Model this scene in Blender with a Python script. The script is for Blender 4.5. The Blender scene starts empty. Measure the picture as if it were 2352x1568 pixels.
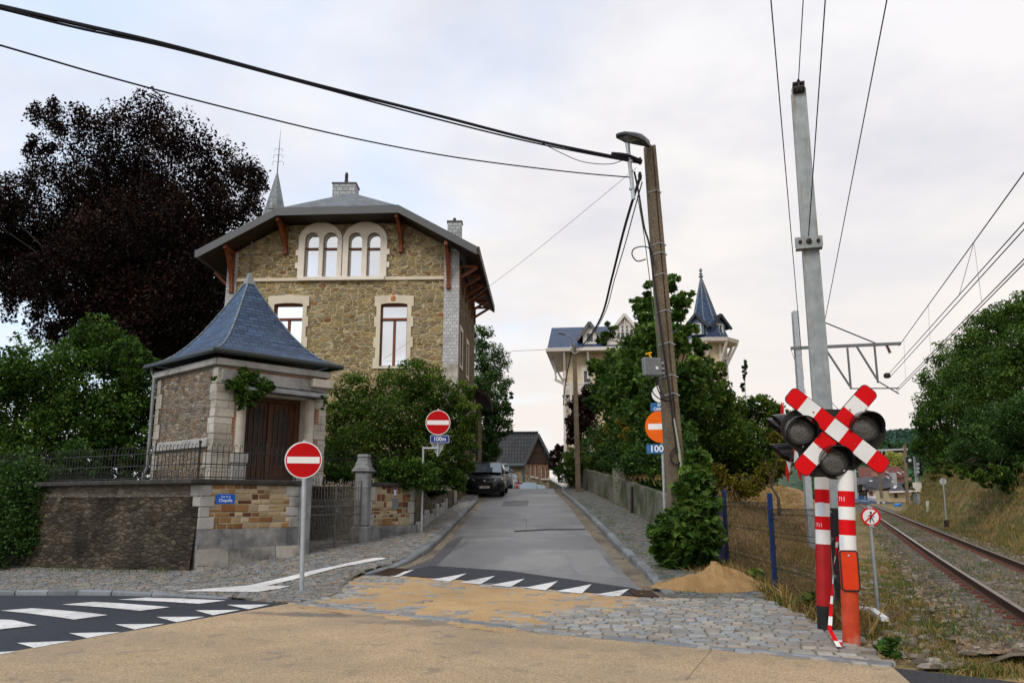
import bpy, bmesh, math, random
import numpy as np
from mathutils import Vector, Matrix, noise
from mathutils.geometry import tessellate_polygon
R = math.radians
rng = random.Random(7)
SC = bpy.context.scene
COL = SC.collection
# ------------------------------------------------------------------ camera, sky, sun, exposure
FPX, CX, CY, HZ, EYE = 1829.0, 1176.0, 784.0, 1150.0, 1.6
TH = math.atan((HZ - CY) / FPX)
cam = bpy.data.cameras.new('camera')
cam.sensor_width = 36.0
cam.lens = 36.0 * FPX / 2352.0
cam.clip_start, cam.clip_end = 0.1, 6000
camo = bpy.data.objects.new('camera', cam)
camo.location = (0, 0, EYE)
camo.rotation_euler = (R(90) + TH, 0, 0)
COL.objects.link(camo)
SC.camera = camo
SUN_EL, SUN_AZ = 42, -150          # behind the camera, to the left
W = bpy.data.worlds.new('World')
SC.world = W
W.use_nodes = True
nt = W.node_tree
nt.nodes.clear()
def wn(t, **k):
 n = nt.nodes.new(t)
 for a, b in k.items(): setattr(n, a, b)
 return n
def wl(a, b): nt.links.new(a, b)
sky = wn('ShaderNodeTexSky', sky_type='NISHITA', sun_disc=False)
sky.sun_elevation = R(SUN_EL); sky.sun_rotation = R(SUN_AZ); sky.air_density = 1.2; sky.dust_density = 2.0
tc = wn('ShaderNodeTexCoord')
sep = wn('ShaderNodeSeparateXYZ'); wl(tc.outputs['Generated'], sep.inputs[0])
zz = wn('ShaderNodeMath', operation='MAXIMUM'); wl(sep.outputs['Z'], zz.inputs[0]); zz.inputs[1].default_value = 0.0
za = wn('ShaderNodeMath', operation='ADD'); wl(zz.outputs[0], za.inputs[0]); za.inputs[1].default_value = 0.16
dx = wn('ShaderNodeMath', operation='DIVIDE'); wl(sep.outputs['X'], dx.inputs[0]); wl(za.outputs[0], dx.inputs[1])
dy = wn('ShaderNodeMath', operation='DIVIDE'); wl(sep.outputs['Y'], dy.inputs[0]); wl(za.outputs[0], dy.inputs[1])
cmb = wn('ShaderNodeCombineXYZ'); wl(dx.outputs[0], cmb.inputs[0]); wl(dy.outputs[0], cmb.inputs[1])
n1 = wn('ShaderNodeTexNoise'); wl(cmb.outputs[0], n1.inputs['Vector'])
n1.inputs['Scale'].default_value = 1.1; n1.inputs['Detail'].default_value = 7; n1.inputs['Roughness'].default_value = 0.52; n1.inputs['Distortion'].default_value = 0.4
n2 = wn('ShaderNodeTexNoise'); wl(cmb.outputs[0], n2.inputs['Vector'])
n2.inputs['Scale'].default_value = 1.5; n2.inputs['Detail'].default_value = 5; n2.inputs['Roughness'].default_value = 0.55
# thin veil: pale cream low down, cooler lavender grey higher up
elev = wn('ShaderNodeValToRGB'); wl(zz.outputs[0], elev.inputs[0])
elev.color_ramp.elements[0].position = 0.0; elev.color_ramp.elements[0].color = (8.4, 7.7, 7.2, 1)
elev.color_ramp.elements[1].position = 0.62; elev.color_ramp.elements[1].color = (8.6, 8.6, 9.0, 1)
e = elev.color_ramp.elements.new(0.22); e.color = (8.9, 8.4, 8.0, 1)
grey = wn('ShaderNodeMapRange'); wl(n2.outputs[0], grey.inputs[0])
grey.inputs[1].default_value = 0.40; grey.inputs[2].default_value = 0.62; grey.inputs[3].default_value = 0.0; grey.inputs[4].default_value = 0.9
mg = wn('ShaderNodeMix', data_type='RGBA'); wl(grey.outputs[0], mg.inputs[0]); wl(elev.outputs[0], mg.inputs[6]); mg.inputs[7].default_value = (6.5, 6.55, 7.3, 1)
fade = wn('ShaderNodeMapRange'); wl(zz.outputs[0], fade.inputs[0]); fade.inputs[1].default_value = 0.08; fade.inputs[2].default_value = 0.42
mlow = wn('ShaderNodeMix', data_type='RGBA'); wl(fade.outputs[0], mlow.inputs[0]); wl(elev.outputs[0], mlow.inputs[6]); wl(mg.outputs[2], mlow.inputs[7])
# gaps in the veil show the blue behind it, mostly to the left
bl = wn('ShaderNodeMath', operation='MULTIPLY_ADD'); wl(sep.outputs['X'], bl.inputs[0]); bl.inputs[1].default_value = -0.42; wl(n1.outputs[0], bl.inputs[2])
bm_ = wn('ShaderNodeMapRange'); wl(bl.outputs[0], bm_.inputs[0]); bm_.inputs[1].default_value = 0.50; bm_.inputs[2].default_value = 0.76; bm_.inputs[4].default_value = 0.8
bright = wn('ShaderNodeMix', data_type='RGBA', blend_type='ADD'); bright.inputs[0].default_value = 1.0; wl(sky.outputs[0], bright.inputs[6]); bright.inputs[7].default_value = (4.2, 5.2, 6.7, 1)
mx = wn('ShaderNodeMix', data_type='RGBA'); wl(bm_.outputs[0], mx.inputs[0]); wl(mlow.outputs[2], mx.inputs[6]); wl(bright.outputs[2], mx.inputs[7])
bg = wn('ShaderNodeBackground'); wl(mx.outputs[2], bg.inputs[0]); bg.inputs[1].default_value = 0.111
wo = wn('ShaderNodeOutputWorld'); wl(bg.outputs[0], wo.inputs[0])
sl = bpy.data.lights.new('sun', 'SUN'); sl.energy = 1.5; sl.angle = R(22); sl.color = (1.0, 0.94, 0.86)
so = bpy.data.objects.new('sun', sl); COL.objects.link(so)
sd = Vector((math.sin(R(SUN_AZ)) * math.cos(R(SUN_EL)), math.cos(R(SUN_AZ)) * math.cos(R(SUN_EL)), math.sin(R(SUN_EL))))
so.rotation_euler = (-sd).to_track_quat('-Z', 'Y').to_euler()
SC.view_settings.view_transform = 'Standard'
SC.view_settings.look = 'None'
SC.view_settings.exposure = 0.0
SC.view_settings.gamma = 1.0
SC.cycles.max_bounces = 6
SC.cycles.diffuse_bounces = 3
SC.cycles.transparent_max_bounces = 8
try:
 SC.cycles.use_denoising = True
except Exception: pass
# ------------------------------------------------------------------ terrain
def sp(t, k): return k * np.logaddexp(0.0, np.asarray(t, float) / k)
def ss(a, b, t):
 t = np.clip((np.asarray(t, float) - a) / (b - a), 0, 1)
 return t * t * (3 - 2 * t)
def H(X, Y):
 X = np.asarray(X, float); Y = np.asarray(Y, float)
 ramp = 0.077 * sp(Y - 15.5, 0.9) - 0.137 * sp(Y - 48, 2.0) + 0.06 * sp(Y - 105, 5)
 rail = 0.0085 * sp(Y - 18, 3) - 0.0085 * sp(Y - 230, 5)
 s = 1 - ss(4.9, 8.0, X)
 return s * ramp + (1 - s) * rail - 0.08 * (sp(-X - 6.5, 0.8) - sp(-X - 30, 2)) * (1 - ss(60, 120, Y))
def Hf(x, y): return float(H(x, y))
def ray(x, y):
 u, v = (x - CX) / FPX, (CY - y) / FPX
 return Vector((u, math.cos(TH) - v * math.sin(TH), math.sin(TH) + v * math.cos(TH)))
def at(x, y, Y):
 d = ray(x, y)
 return Vector((0, 0, EYE)) + d * (Y / d.y)
def gnd(x, y, off=0.0, f=H):
 d = ray(x, y); t0, t = 3.0, 3.0
 o = Vector((0, 0, EYE))
 while t < 900:
  p = o + d * t
  if p.z < float(f(p.x, p.y)) + off: break
  t0 = t; t *= 1.01
 for _ in range(40):
  m = (t0 + t) / 2; p = o + d * m
  if p.z < float(f(p.x, p.y)) + off: t = m
  else: t0 = m
 return o + d * t
def g2(x, y, off=0.0):
 p = gnd(x, y, off); return (p.x, p.y)
def atz(x, y, z):
 d = ray(x, y); return Vector((0, 0, EYE)) + d * ((z - EYE) / d.z)
# ------------------------------------------------------------------ object helpers
def tag(o, label=None, cat=None, group=None, kind=None):
 if label: o['label'] = label
 if cat: o['category'] = cat
 if group: o['group'] = group
 if kind: o['kind'] = kind
 return o
def thing(name, label, cat, loc, group=None, rz=0.0):
 o = bpy.data.objects.new(name, None); COL.objects.link(o)
 o.location = loc; o.rotation_euler = (0, 0, rz); o.empty_display_size = 0.3
 return tag(o, label, cat, group)
def wloc(o):
 v = Vector((0, 0, 0))
 while o is not None:
  v = v + Vector(o.location); o = o.parent
 return v
def link_mesh(name, me, parent=None):
 o = bpy.data.objects.new(name, me); COL.objects.link(o)
 if parent is not None: o.parent = parent
 return o
def copy_tree(o, parent=None):
 c = o.copy(); COL.objects.link(c)
 if parent is not None: c.parent = parent
 for ch in list(o.children): copy_tree(ch, c)
 return c
class MB:
 """mesh builder in world coordinates"""
 def __init__(s): s.v = []; s.f = []; s.m = []; s.c = None
 def add(s, vs, fs, m=0):
  b = len(s.v); s.v.extend([tuple(p) for p in vs])
  for f in fs: s.f.append([b + i for i in f]); s.m.append(m)
  return s
 def quad(s, a, b, c, d, m=0): return s.add([a, b, c, d], [(0, 1, 2, 3)], m)
 def poly(s, pts, m=0): return s.add(pts, [tuple(range(len(pts)))], m)
 def prism(s, bot, top, m=0, cap=True):
  n = len(bot); fs = [(i, (i + 1) % n, n + (i + 1) % n, n + i) for i in range(n)]
  if cap: fs += [tuple(range(n - 1, -1, -1)), tuple(range(n, 2 * n))]
  return s.add(list(bot) + list(top), fs, m)
 def box(s, c, size, ax=None, m=0, ch=0.0):
  """ax: (u, v, w) unit axes; ch: edge chamfer"""
  u, v, w = ax or (Vector((1, 0, 0)), Vector((0, 1, 0)), Vector((0, 0, 1)))
  c = Vector(c); hx, hy, hz = size[0] / 2, size[1] / 2, size[2] / 2
  if ch <= 0:
   P = [c + u * (hx * i) + v * (hy * j) + w * (hz * k) for k in (-1, 1) for j in (-1, 1) for i in (-1, 1)]
   return s.add(P, [(0, 2, 3, 1), (4, 5, 7, 6), (0, 1, 5, 4), (2, 6, 7, 3), (0, 4, 6, 2), (1, 3, 7, 5)], m)
  def ring(a, b, z):
   k = min(ch, a * .45, b * .45)
   return [c + u * x + v * y + w * z for x, y in ((-a + k, -b), (a - k, -b), (a, -b + k), (a, b - k), (a - k, b), (-a + k, b), (-a, b - k), (-a, -b + k))]
  k = min(ch, hz * .45)
  rs = [ring(hx - k, hy - k, -hz), ring(hx, hy, -hz + k), ring(hx, hy, hz - k), ring(hx - k, hy - k, hz)]
  P = sum(rs, []); F = [tuple(range(7, -1, -1)), tuple(range(24, 32))]
  for r in range(3):
   for i in range(8):
                j = (i + 1) % 8; F.append((r * 8 + i, r * 8 + j, r * 8 + 8 + j, r * 8 + 8 + i))
  return s.add(P, F, m)
 def tube(s, pts, r, n=8, m=0, cap=True, closed=False):
  pts = [Vector(p) for p in pts]; k = len(pts)
  rs = r if isinstance(r, (list, tuple)) else [r] * k
  t = (pts[1] - pts[0]).normalized()
  a = t.orthogonal().normalized(); V = []
  for i in range(k):
   if closed: tt = pts[(i + 1) % k] - pts[i - 1]
   else: tt = (pts[min(i + 1, k - 1)] - pts[max(i - 1, 0)])
   if tt.length < 1e-9: tt = t
   tt = tt.normalized()
   a = a - tt * a.dot(tt)
   a = a.normalized() if a.length > 1e-6 else tt.orthogonal().normalized()
   b = tt.cross(a)
   for j in range(n):
                q = 2 * math.pi * j / n
                V.append(pts[i] + (a * math.cos(q) + b * math.sin(q)) * rs[i])
  F = []
  for i in range(k if closed else k - 1):
   i2 = (i + 1) % k
   for j in range(n): F.append((i * n + j, i * n + (j + 1) % n, i2 * n + (j + 1) % n, i2 * n + j))
  if cap and not closed: F += [tuple(range(n - 1, -1, -1)), tuple(range((k - 1) * n, k * n))]
  return s.add(V, F, m)
 def bar(s, a, b, w, h=None, up=None, m=0, ch=0.0):
  a, b = Vector(a), Vector(b); t = (b - a)
  L = t.length; t = t / L; h = h or w
  up = Vector(up or (0, 0, 1))
  if abs(t.dot(up)) > .98: up = Vector((0, 1, 0))
  sd_ = t.cross(up).normalized(); u2 = sd_.cross(t)
  return s.box((a + b) / 2, (L, w, h), (t, sd_, u2), m, ch)
 def lathe(s, base, prof, n=16, axis=None, m=0):
  w = Vector(axis or (0, 0, 1)).normalized(); a = w.orthogonal().normalized(); b = w.cross(a); base = Vector(base)
  V = [base + w * z + (a * math.cos(2 * math.pi * j / n) + b * math.sin(2 * math.pi * j / n)) * r for r, z in prof for j in range(n)]
  F = [(i * n + j, i * n + (j + 1) % n, (i + 1) * n + (j + 1) % n, (i + 1) * n + j) for i in range(len(prof) - 1) for j in range(n)]
  F += [tuple(range(n - 1, -1, -1)), tuple(range((len(prof) - 1) * n, len(prof) * n))]
  return s.add(V, F, m)
 def plate(s, fr, outer, holes=(), c0=0.0, c1=0.05, m=0, side=None, back=True):
  """flat shape in frame fr (a right, b up, c towards the viewer), extruded c0..c1"""
  def area(p): return sum(p[i][0] * p[(i + 1) % len(p)][1] - p[(i + 1) % len(p)][0] * p[i][1] for i in range(len(p)))
  loops = [list(outer) if area(outer) > 0 else list(outer)[::-1]]
  for h in holes: loops.append(list(h) if area(h) < 0 else list(h)[::-1])
  tri = tessellate_polygon([[Vector((p[0], p[1], 0)) for p in l] for l in loops])
  flat = sum(loops, []); n = len(flat)
  V = [fr.pt(p[0], p[1], c1) for p in flat] + [fr.pt(p[0], p[1], c0) for p in flat]
  F = []
  for t in tri:
   p = [flat[i] for i in t]
   t = t if area(p) > 0 else t[::-1]
   F.append(tuple(t))
  nb = len(F)
  if back: F += [tuple(i + n for i in f[::-1]) for f in F[:nb]]
  s.add(V, F, m)
  k = 0; F = []
  for l in loops:
   q = len(l)
   for i in range(q): F.append((k + i, n + k + i, n + k + (i + 1) % q, k + (i + 1) % q))
   k += q
  b0 = len(s.v) - 2 * n
  for f in F: s.f.append([b0 + i for i in f]); s.m.append(m if side is None else side)
  return s
 def build(s, name, mats, parent=None, smooth=None, uv=True):
  off = wloc(parent) if parent is not None else Vector((0, 0, 0))
  me = bpy.data.meshes.new(name)
  me.from_pydata([(p[0] - off.x, p[1] - off.y, p[2] - off.z) for p in s.v], [], s.f)
  mats = mats if isinstance(mats, (list, tuple)) else [mats]
  for q in mats: me.materials.append(q)
  me.polygons.foreach_set('material_index', s.m)
  if uv: auto_uv(me, off)
  if smooth is not None:
   try: me.shade_smooth(); me.set_sharp_from_angle(angle=R(smooth))
   except Exception: pass
  me.update()
  return link_mesh(name, me, parent)
def auto_uv(me, off):
 """metric face-aligned UVs: u along the horizontal, v up the face"""
 n = len(me.loops)
 if n == 0: return
 lay = me.uv_layers.new(name='UVMap')
 co = np.empty(len(me.vertices) * 3); me.vertices.foreach_get('co', co); co = co.reshape(-1, 3) + np.array(off)
 vi = np.empty(n, int); me.loops.foreach_get('vertex_index', vi)
 pn = np.empty(len(me.polygons) * 3); me.polygons.foreach_get('normal', pn); pn = pn.reshape(-1, 3)
 lt = np.empty(len(me.polygons), int); me.polygons.foreach_get('loop_total', lt)
 nn = np.repeat(pn, lt, axis=0); p = co[vi]
 t = np.stack([-nn[:, 1], nn[:, 0], np.zeros(n)], 1)
 ln = np.linalg.norm(t, axis=1); flat = ln < 0.25
 t = t / np.maximum(ln, 1e-6)[:, None]; t[flat] = (1, 0, 0)
 b = np.cross(nn, t); b[flat] = (0, 1, 0)
 uv = np.stack([(p * t).sum(1), (p * b).sum(1)], 1)
 lay.data.foreach_set('uv', uv.astype(np.float32).ravel())
class Fr:
 """local frame on a plane: o origin, u to the right, up, n towards the viewer"""
 def __init__(s, o, u, up=(0, 0, 1)):
  s.o = Vector(o); s.u = Vector(u).normalized(); s.up = Vector(up).normalized()
  s.n = s.u.cross(s.up).normalized()
 def pt(s, a, b, c=0.0): return s.o + s.u * a + s.up * b + s.n * c
 def px(s, x, y, c=0.0):
  d = ray(x, y); o = s.o + s.n * c; e = Vector((0, 0, EYE))
  t = (o - e).dot(s.n) / d.dot(s.n); p = e + d * t - s.o
  return (p.dot(s.u), p.dot(s.up))
 def rect(s, x0, y0, x1, y1, c=0.0):
  a, b = s.px(x0, y0, c); e, f = s.px(x1, y1, c)
  return a, b, e, f
 def ax(s): return (s.u, s.up, s.n)
def face_cam(p, yaw=0.0):
 p = Vector(p); a = math.atan2(p.x, p.y) + R(yaw)      # frame whose normal points back at the street corner
 return Fr(p, (math.cos(a), -math.sin(a), 0))
def rect(a0, b0, a1, b1): return [(a0, b0), (a1, b0), (a1, b1), (a0, b1)]
def circ(a, b, r, n=32, r2=None): return [(a + r * math.cos(2 * math.pi * i / n), b + (r2 or r) * math.sin(2 * math.pi * i / n)) for i in range(n)]
def rrect(a0, b0, a1, b1, r, n=4):
 P = []
 for cx, cy, s0 in ((a1 - r, b1 - r, 0), (a0 + r, b1 - r, 90), (a0 + r, b0 + r, 180), (a1 - r, b0 + r, 270)):
  for i in range(n + 1):
   q = R(s0 + 90 * i / n); P.append((cx + r * math.cos(q), cy + r * math.sin(q)))
 return P
def arch(a0, b0, a1, b1, rise=None, n=12):
 """opening with an arched head; rise None: half circle"""
 w = (a1 - a0) / 2; rise = w if rise is None else rise
 c = (a0 + a1) / 2
 P = [(a0, b0), (a1, b0)]
 for i in range(n + 1):
  q = math.pi * i / n; P.append((c + w * math.cos(q), b1 - rise + rise * math.sin(q)))
 return P
def text(name, body, fr, a, b, size, mat, parent, c=0.0, ext=0.002, bold=0.0, align='CENTER', sx=1.0):
 cu = bpy.data.curves.new(name, 'FONT'); cu.body = body; cu.size = size; cu.extrude = ext; cu.offset = bold
 cu.align_x = align; cu.align_y = 'CENTER'; cu.resolution_u = 3
 o = bpy.data.objects.new(name, cu); COL.objects.link(o)
 bpy.context.view_layer.update()
 me = bpy.data.meshes.new_from_object(o.evaluated_get(bpy.context.evaluated_depsgraph_get()))
 bpy.data.objects.remove(o); bpy.data.curves.remove(cu)
 off = wloc(parent)
 for v in me.vertices:
  p = fr.pt(a + v.co.x * sx, b + v.co.y, c + v.co.z) - off; v.co = p
 me.materials.clear(); me.materials.append(mat)
 return link_mesh(name, me, parent)
def smooth_path(pts, n=6):
 P_ = []
 for i in range(len(pts) - 1):
  p0, p1, p2, p3 = pts[max(i - 1, 0)], pts[i], pts[i + 1], pts[min(i + 2, len(pts) - 1)]
  for k in range(n): t_ = k / n; P_.append(.5 * ((2 * p1) + (p2 - p0) * t_ + (2 * p0 - 5 * p1 + 4 * p2 - p3) * t_ ** 2 + (3 * p1 - p0 - 3 * p2 + p3) * t_ ** 3))
 return P_ + [pts[-1]]
# ------------------------------------------------------------------ materials
class NT:
 def __init__(s, name):
  s.m = bpy.data.materials.new(name); s.m.use_nodes = True; s.t = s.m.node_tree; s.t.nodes.clear()
  s.out = s.n('ShaderNodeOutputMaterial'); s.b = s.n('ShaderNodeBsdfPrincipled'); s.l(s.b.outputs[0], s.out.inputs[0])
  s.co = s.n('ShaderNodeTexCoord')
 def n(s, t, **k):
  q = s.t.nodes.new(t)
  for a, b in k.items(): setattr(q, a, b)
  return q
 def l(s, a, b): s.t.links.new(a, b)
 def put(s, sock, v):
  if isinstance(v, bpy.types.NodeSocket): s.l(v, sock)
  else: sock.default_value = v if not (isinstance(v, tuple) and len(v) == 3 and sock.type == 'RGBA') else (*v, 1)
 def coord(s, kind='UV', scale=(1, 1, 1), rot=0.0):
  mp = s.n('ShaderNodeMapping'); s.l(s.co.outputs[kind], mp.inputs[0]); mp.inputs['Scale'].default_value = scale; mp.inputs['Rotation'].default_value = (0, 0, rot)
  return mp.outputs[0]
 def noise(s, vec, scale, detail=4, rough=.55, dist=0.0):
  q = s.n('ShaderNodeTexNoise'); s.l(vec, q.inputs['Vector']); q.inputs['Scale'].default_value = scale; q.inputs['Detail'].default_value = detail
  q.inputs['Roughness'].default_value = rough; q.inputs['Distortion'].default_value = dist
  return q.outputs[0]
 def noisec(s, vec, scale, detail=2):
  q = s.n('ShaderNodeTexNoise'); s.l(vec, q.inputs['Vector']); q.inputs['Scale'].default_value = scale; q.inputs['Detail'].default_value = detail
  return q.outputs[1]
 def vor(s, vec, scale, feature='F1', rnd=1.0):
  q = s.n('ShaderNodeTexVoronoi', feature=feature); s.l(vec, q.inputs['Vector']); q.inputs['Scale'].default_value = scale; q.inputs['Randomness'].default_value = rnd
  return q
 def ramp(s, fac, stops, interp='LINEAR'):
  q = s.n('ShaderNodeValToRGB'); s.l(fac, q.inputs[0]); e = q.color_ramp.elements; q.color_ramp.interpolation = interp
  for i, (p, c) in enumerate(stops):
   x = e[i] if i < 2 else e.new(p)
   x.position = p; x.color = (*c, 1) if len(c) == 3 else c
  return q.outputs[0]
 def mr(s, v, a, b, c=0.0, d=1.0):
  q = s.n('ShaderNodeMapRange'); s.l(v, q.inputs[0])
  for i, x in enumerate((a, b, c, d)): q.inputs[i + 1].default_value = x
  return q.outputs[0]
 def mix(s, f, a, b, mode='MIX'):
  q = s.n('ShaderNodeMix', data_type='RGBA', blend_type=mode)
  s.put(q.inputs[0], f); s.put(q.inputs[6], a); s.put(q.inputs[7], b); return q.outputs[2]
 def math(s, op, a, b=0.0):
  q = s.n('ShaderNodeMath', operation=op); s.put(q.inputs[0], a); s.put(q.inputs[1], b); return q.outputs[0]
 def addv(s, a, b, k):
  q = s.n('ShaderNodeVectorMath', operation='MULTIPLY_ADD'); s.l(b, q.inputs[0]); q.inputs[1].default_value = (k, k, k); s.l(a, q.inputs[2]); return q.outputs[0]
 def bump(s, h, k=.5, dist=.02):
  q = s.n('ShaderNodeBump'); s.l(h, q.inputs['Height']); q.inputs['Strength'].default_value = k; q.inputs['Distance'].default_value = dist
  s.l(q.outputs[0], s.b.inputs['Normal'])
 def attr(s, name='Col'):
  q = s.n('ShaderNodeAttribute', attribute_name=name); return q.outputs[0]
 def set(s, col=None, rough=None, spec=None, metal=None, **k):
  if col is not None: s.put(s.b.inputs['Base Color'], col)
  if rough is not None: s.put(s.b.inputs['Roughness'], rough)
  if spec is not None: s.put(s.b.inputs['Specular IOR Level'], spec)
  if metal is not None: s.put(s.b.inputs['Metallic'], metal)
  for a, b in k.items(): s.put(s.b.inputs[a], b)
  return s.m
def plain(name, col, rough=.6, metal=0.0, var=.12, scale=6.0, spec=.22, bump=0.0, dirt=None, coord='Object'):
 t = NT(name); v = t.coord(coord)
 nz = t.noise(v, scale, 5)
 lo = tuple(c * (1 - var) for c in col); hi = tuple(min(1, c * (1 + var)) for c in col)
 c = t.ramp(nz, [(.3, lo), (.7, hi)])
 if dirt:
  d = t.mr(t.noise(v, scale * .45, 6, .65), .5, .72, 0, dirt[1]); c = t.mix(d, c, dirt[0])
 if bump: t.bump(nz, bump, .01)
 return t.set(c, t.mr(nz, 0, 1, max(0, rough - .08), min(1, rough + .08)), spec, metal)
def rubble(name, stones, mortar, sx=3.0, sy=4.6, mw=.03, bump=.9, big=None, grime=None, rough=.85):
 """irregular stone masonry: warped cells with mortar joints"""
 t = NT(name); v = t.coord('UV'); wv = t.addv(v, t.noisec(v, 1.6, 2), .75 / sy)
 wv = t.addv(wv, t.noisec(v, 7, 2), .16 / sy)
 mp = t.n('ShaderNodeMapping'); t.l(wv, mp.inputs[0]); mp.inputs['Scale'].default_value = (sx, sy, 1); cv = mp.outputs[0]
 ce = t.vor(cv, 1.0, 'F1', .85); ed = t.vor(cv, 1.0, 'DISTANCE_TO_EDGE', .85)
 sepc = t.n('ShaderNodeSeparateColor'); t.l(ce.outputs['Color'], sepc.inputs[0])
 n = len(stones); st = t.ramp(sepc.outputs[0], [(i / max(1, n - 1), c) for i, c in enumerate(stones)])
 fine = t.noise(v, 26, 5, .65); st = t.mix(t.mr(fine, .3, .7, 0.0, .38), st, (.05, .045, .035), 'MIX')
 val = t.mr(sepc.outputs[1], 0, 1, .72, 1.25); st = t.mix(1.0, st, val, 'MULTIPLY')
 edn = t.math('ADD', ed.outputs[0], t.mr(t.noise(v, 14, 4), 0, 1, -.05, .05))
 f = t.mr(edn, mw, mw + .05); c = t.mix(f, mortar, st)
 if grime:
  g = t.mr(t.noise(v, grime[2], 6, .65), .42, .62, 0, grime[1]); c = t.mix(g, c, grime[0])
 h = t.math('ADD', t.mr(edn, 0, .16, 0, 1.0), t.math('MULTIPLY', fine, .35))
 t.bump(h, bump, .03)
 return t.set(c, rough, .12)
def bricky(name, cols, mortar, bw, bh, mw=.012, bump=.5, rough=.8, offset=.5, spec=.3, warp=.0, grime=None, squash=1.0, metal=0.0):
 """coursed units: slates, bricks, ashlar, boards"""
 t = NT(name); v = t.coord('UV')
 if warp: v = t.addv(v, t.noisec(v, 3, 2), warp)
 q = t.n('ShaderNodeTexBrick', offset=offset, squash=squash); t.l(v, q.inputs['Vector'])
 q.inputs['Scale'].default_value = 1.0; q.inputs['Mortar Size'].default_value = mw; q.inputs['Mortar Smooth'].default_value = .15; q.inputs['Bias'].default_value = 0
 q.inputs['Brick Width'].default_value = bw; q.inputs['Row Height'].default_value = bh
 q.inputs['Color1'].default_value = (0, 0, 0, 1); q.inputs['Color2'].default_value = (1, 1, 1, 1); q.inputs['Mortar'].default_value = (.5, .5, .5, 1)
 n = len(cols); c = t.ramp(q.outputs[0], [(i / max(1, n - 1), k) for i, k in enumerate(cols)])
 fine = t.noise(v, 18, 5, .6); c = t.mix(1.0, c, t.mr(fine, .2, .8, .72, 1.2), 'MULTIPLY')
 big = t.noise(v, .9, 4, .6); c = t.mix(1.0, c, t.mr(big, .3, .7, .8, 1.15), 'MULTIPLY')
 c = t.mix(q.outputs[1], c, mortar)
 if grime:
  g = t.mr(t.noise(v, grime[2], 6, .65), .45, .66, 0, grime[1]); c = t.mix(g, c, grime[0])
 h = t.math('ADD', t.math('SUBTRACT', 1.0, q.outputs[1]), t.math('MULTIPLY', fine, .3))
 t.bump(h, bump, .012)
 return t.set(c, t.mr(fine, .2, .8, rough - .1, min(1, rough + .1)), spec, metal)
def grained(name, cols, scale=60.0, rough=.85, bump=.4, patches=None, coord='Object', spec=.25, blots=()):
 """asphalt, sand, soil: speckled aggregate with large soft patches"""
 t = NT(name); v = t.coord(coord)
 a = t.noise(v, scale, 3, .7); vv = t.vor(v, scale * 1.5)
 sc_ = t.n('ShaderNodeSeparateColor'); t.l(vv.outputs['Color'], sc_.inputs[0])
 s = t.math('ADD', t.math('MULTIPLY', a, .6), t.math('MULTIPLY', sc_.outputs[0], .4))
 n = len(cols); c = t.ramp(s, [(.28 + .44 * i / max(1, n - 1), k) for i, k in enumerate(cols)])
 b = t.noise(v, .55, 5, .6, .3); c = t.mix(1.0, c, t.mr(b, .3, .7, .82, 1.14), 'MULTIPLY')
 if patches:
  for col, amt, ps, lo, hi in patches:
   g = t.mr(t.noise(v, ps, 5, .62, .5), lo, hi, 0, amt); c = t.mix(g, c, col)
 for (x, y), (rx, ry), rot, col, amt in blots:
  mp = t.n('ShaderNodeMapping', vector_type='TEXTURE'); t.l(t.co.outputs['Object'], mp.inputs[0]); mp.inputs['Location'].default_value = (x, y, 0); mp.inputs['Scale'].default_value = (rx, ry, 50); mp.inputs['Rotation'].default_value = (0, 0, R(rot))
  gq = t.n('ShaderNodeTexGradient', gradient_type='SPHERICAL'); t.l(mp.outputs[0], gq.inputs[0]); m_ = t.math('ADD', gq.outputs[1], t.mr(t.noise(v, 3.0, 5), .3, .7, -.35, .25)); c = t.mix(t.mr(m_, .05, .6, 0, amt), c, col)
 t.bump(s, bump, .01)
 return t.set(c, t.mr(b, .3, .7, rough - .08, min(1, rough + .08)), spec)
def attrmat(name, rough=.7, bump=.3, scale=30, spec=.3, moss=None):
 t = NT(name); v = t.coord('Object'); nz = t.noise(v, scale, 5, .6)
 c = t.mix(1.0, t.attr(), t.mr(nz, .25, .75, .78, 1.18), 'MULTIPLY')
 if moss:
  g = t.mr(t.noise(v, moss[2], 5, .65), .5, .65, 0, moss[1]); c = t.mix(g, c, moss[0])
 t.bump(nz, bump, .008)
 return t.set(c, t.mr(nz, .2, .8, rough - .1, min(1, rough + .1)), spec)
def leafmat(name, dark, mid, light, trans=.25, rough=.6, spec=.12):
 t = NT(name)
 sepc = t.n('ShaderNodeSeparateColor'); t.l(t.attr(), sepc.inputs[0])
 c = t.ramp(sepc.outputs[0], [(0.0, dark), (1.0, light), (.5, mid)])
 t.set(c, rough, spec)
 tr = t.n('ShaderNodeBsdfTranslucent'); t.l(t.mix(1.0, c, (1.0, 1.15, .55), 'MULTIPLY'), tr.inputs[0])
 ms = t.n('ShaderNodeMixShader'); ms.inputs[0].default_value = trans
 t.l(t.b.outputs[0], ms.inputs[1]); t.l(tr.outputs[0], ms.inputs[2]); t.l(ms.outputs[0], t.out.inputs[0])
 return t.m
def wood(name, c1, c2, rough=.6, sc=(14, 1.2, 1)):
 t = NT(name); v = t.coord('UV', sc); nz = t.noise(v, 2.2, 6, .65, .6); v2 = t.coord('UV'); b = t.noise(v2, 2.2, 4)
 c = t.ramp(nz, [(.32, c1), (.68, c2)]); c = t.mix(1.0, c, t.mr(b, .3, .7, .7, 1.2), 'MULTIPLY')
 t.bump(nz, .4, .008); return t.set(c, rough, .3)
M = {}
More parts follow.
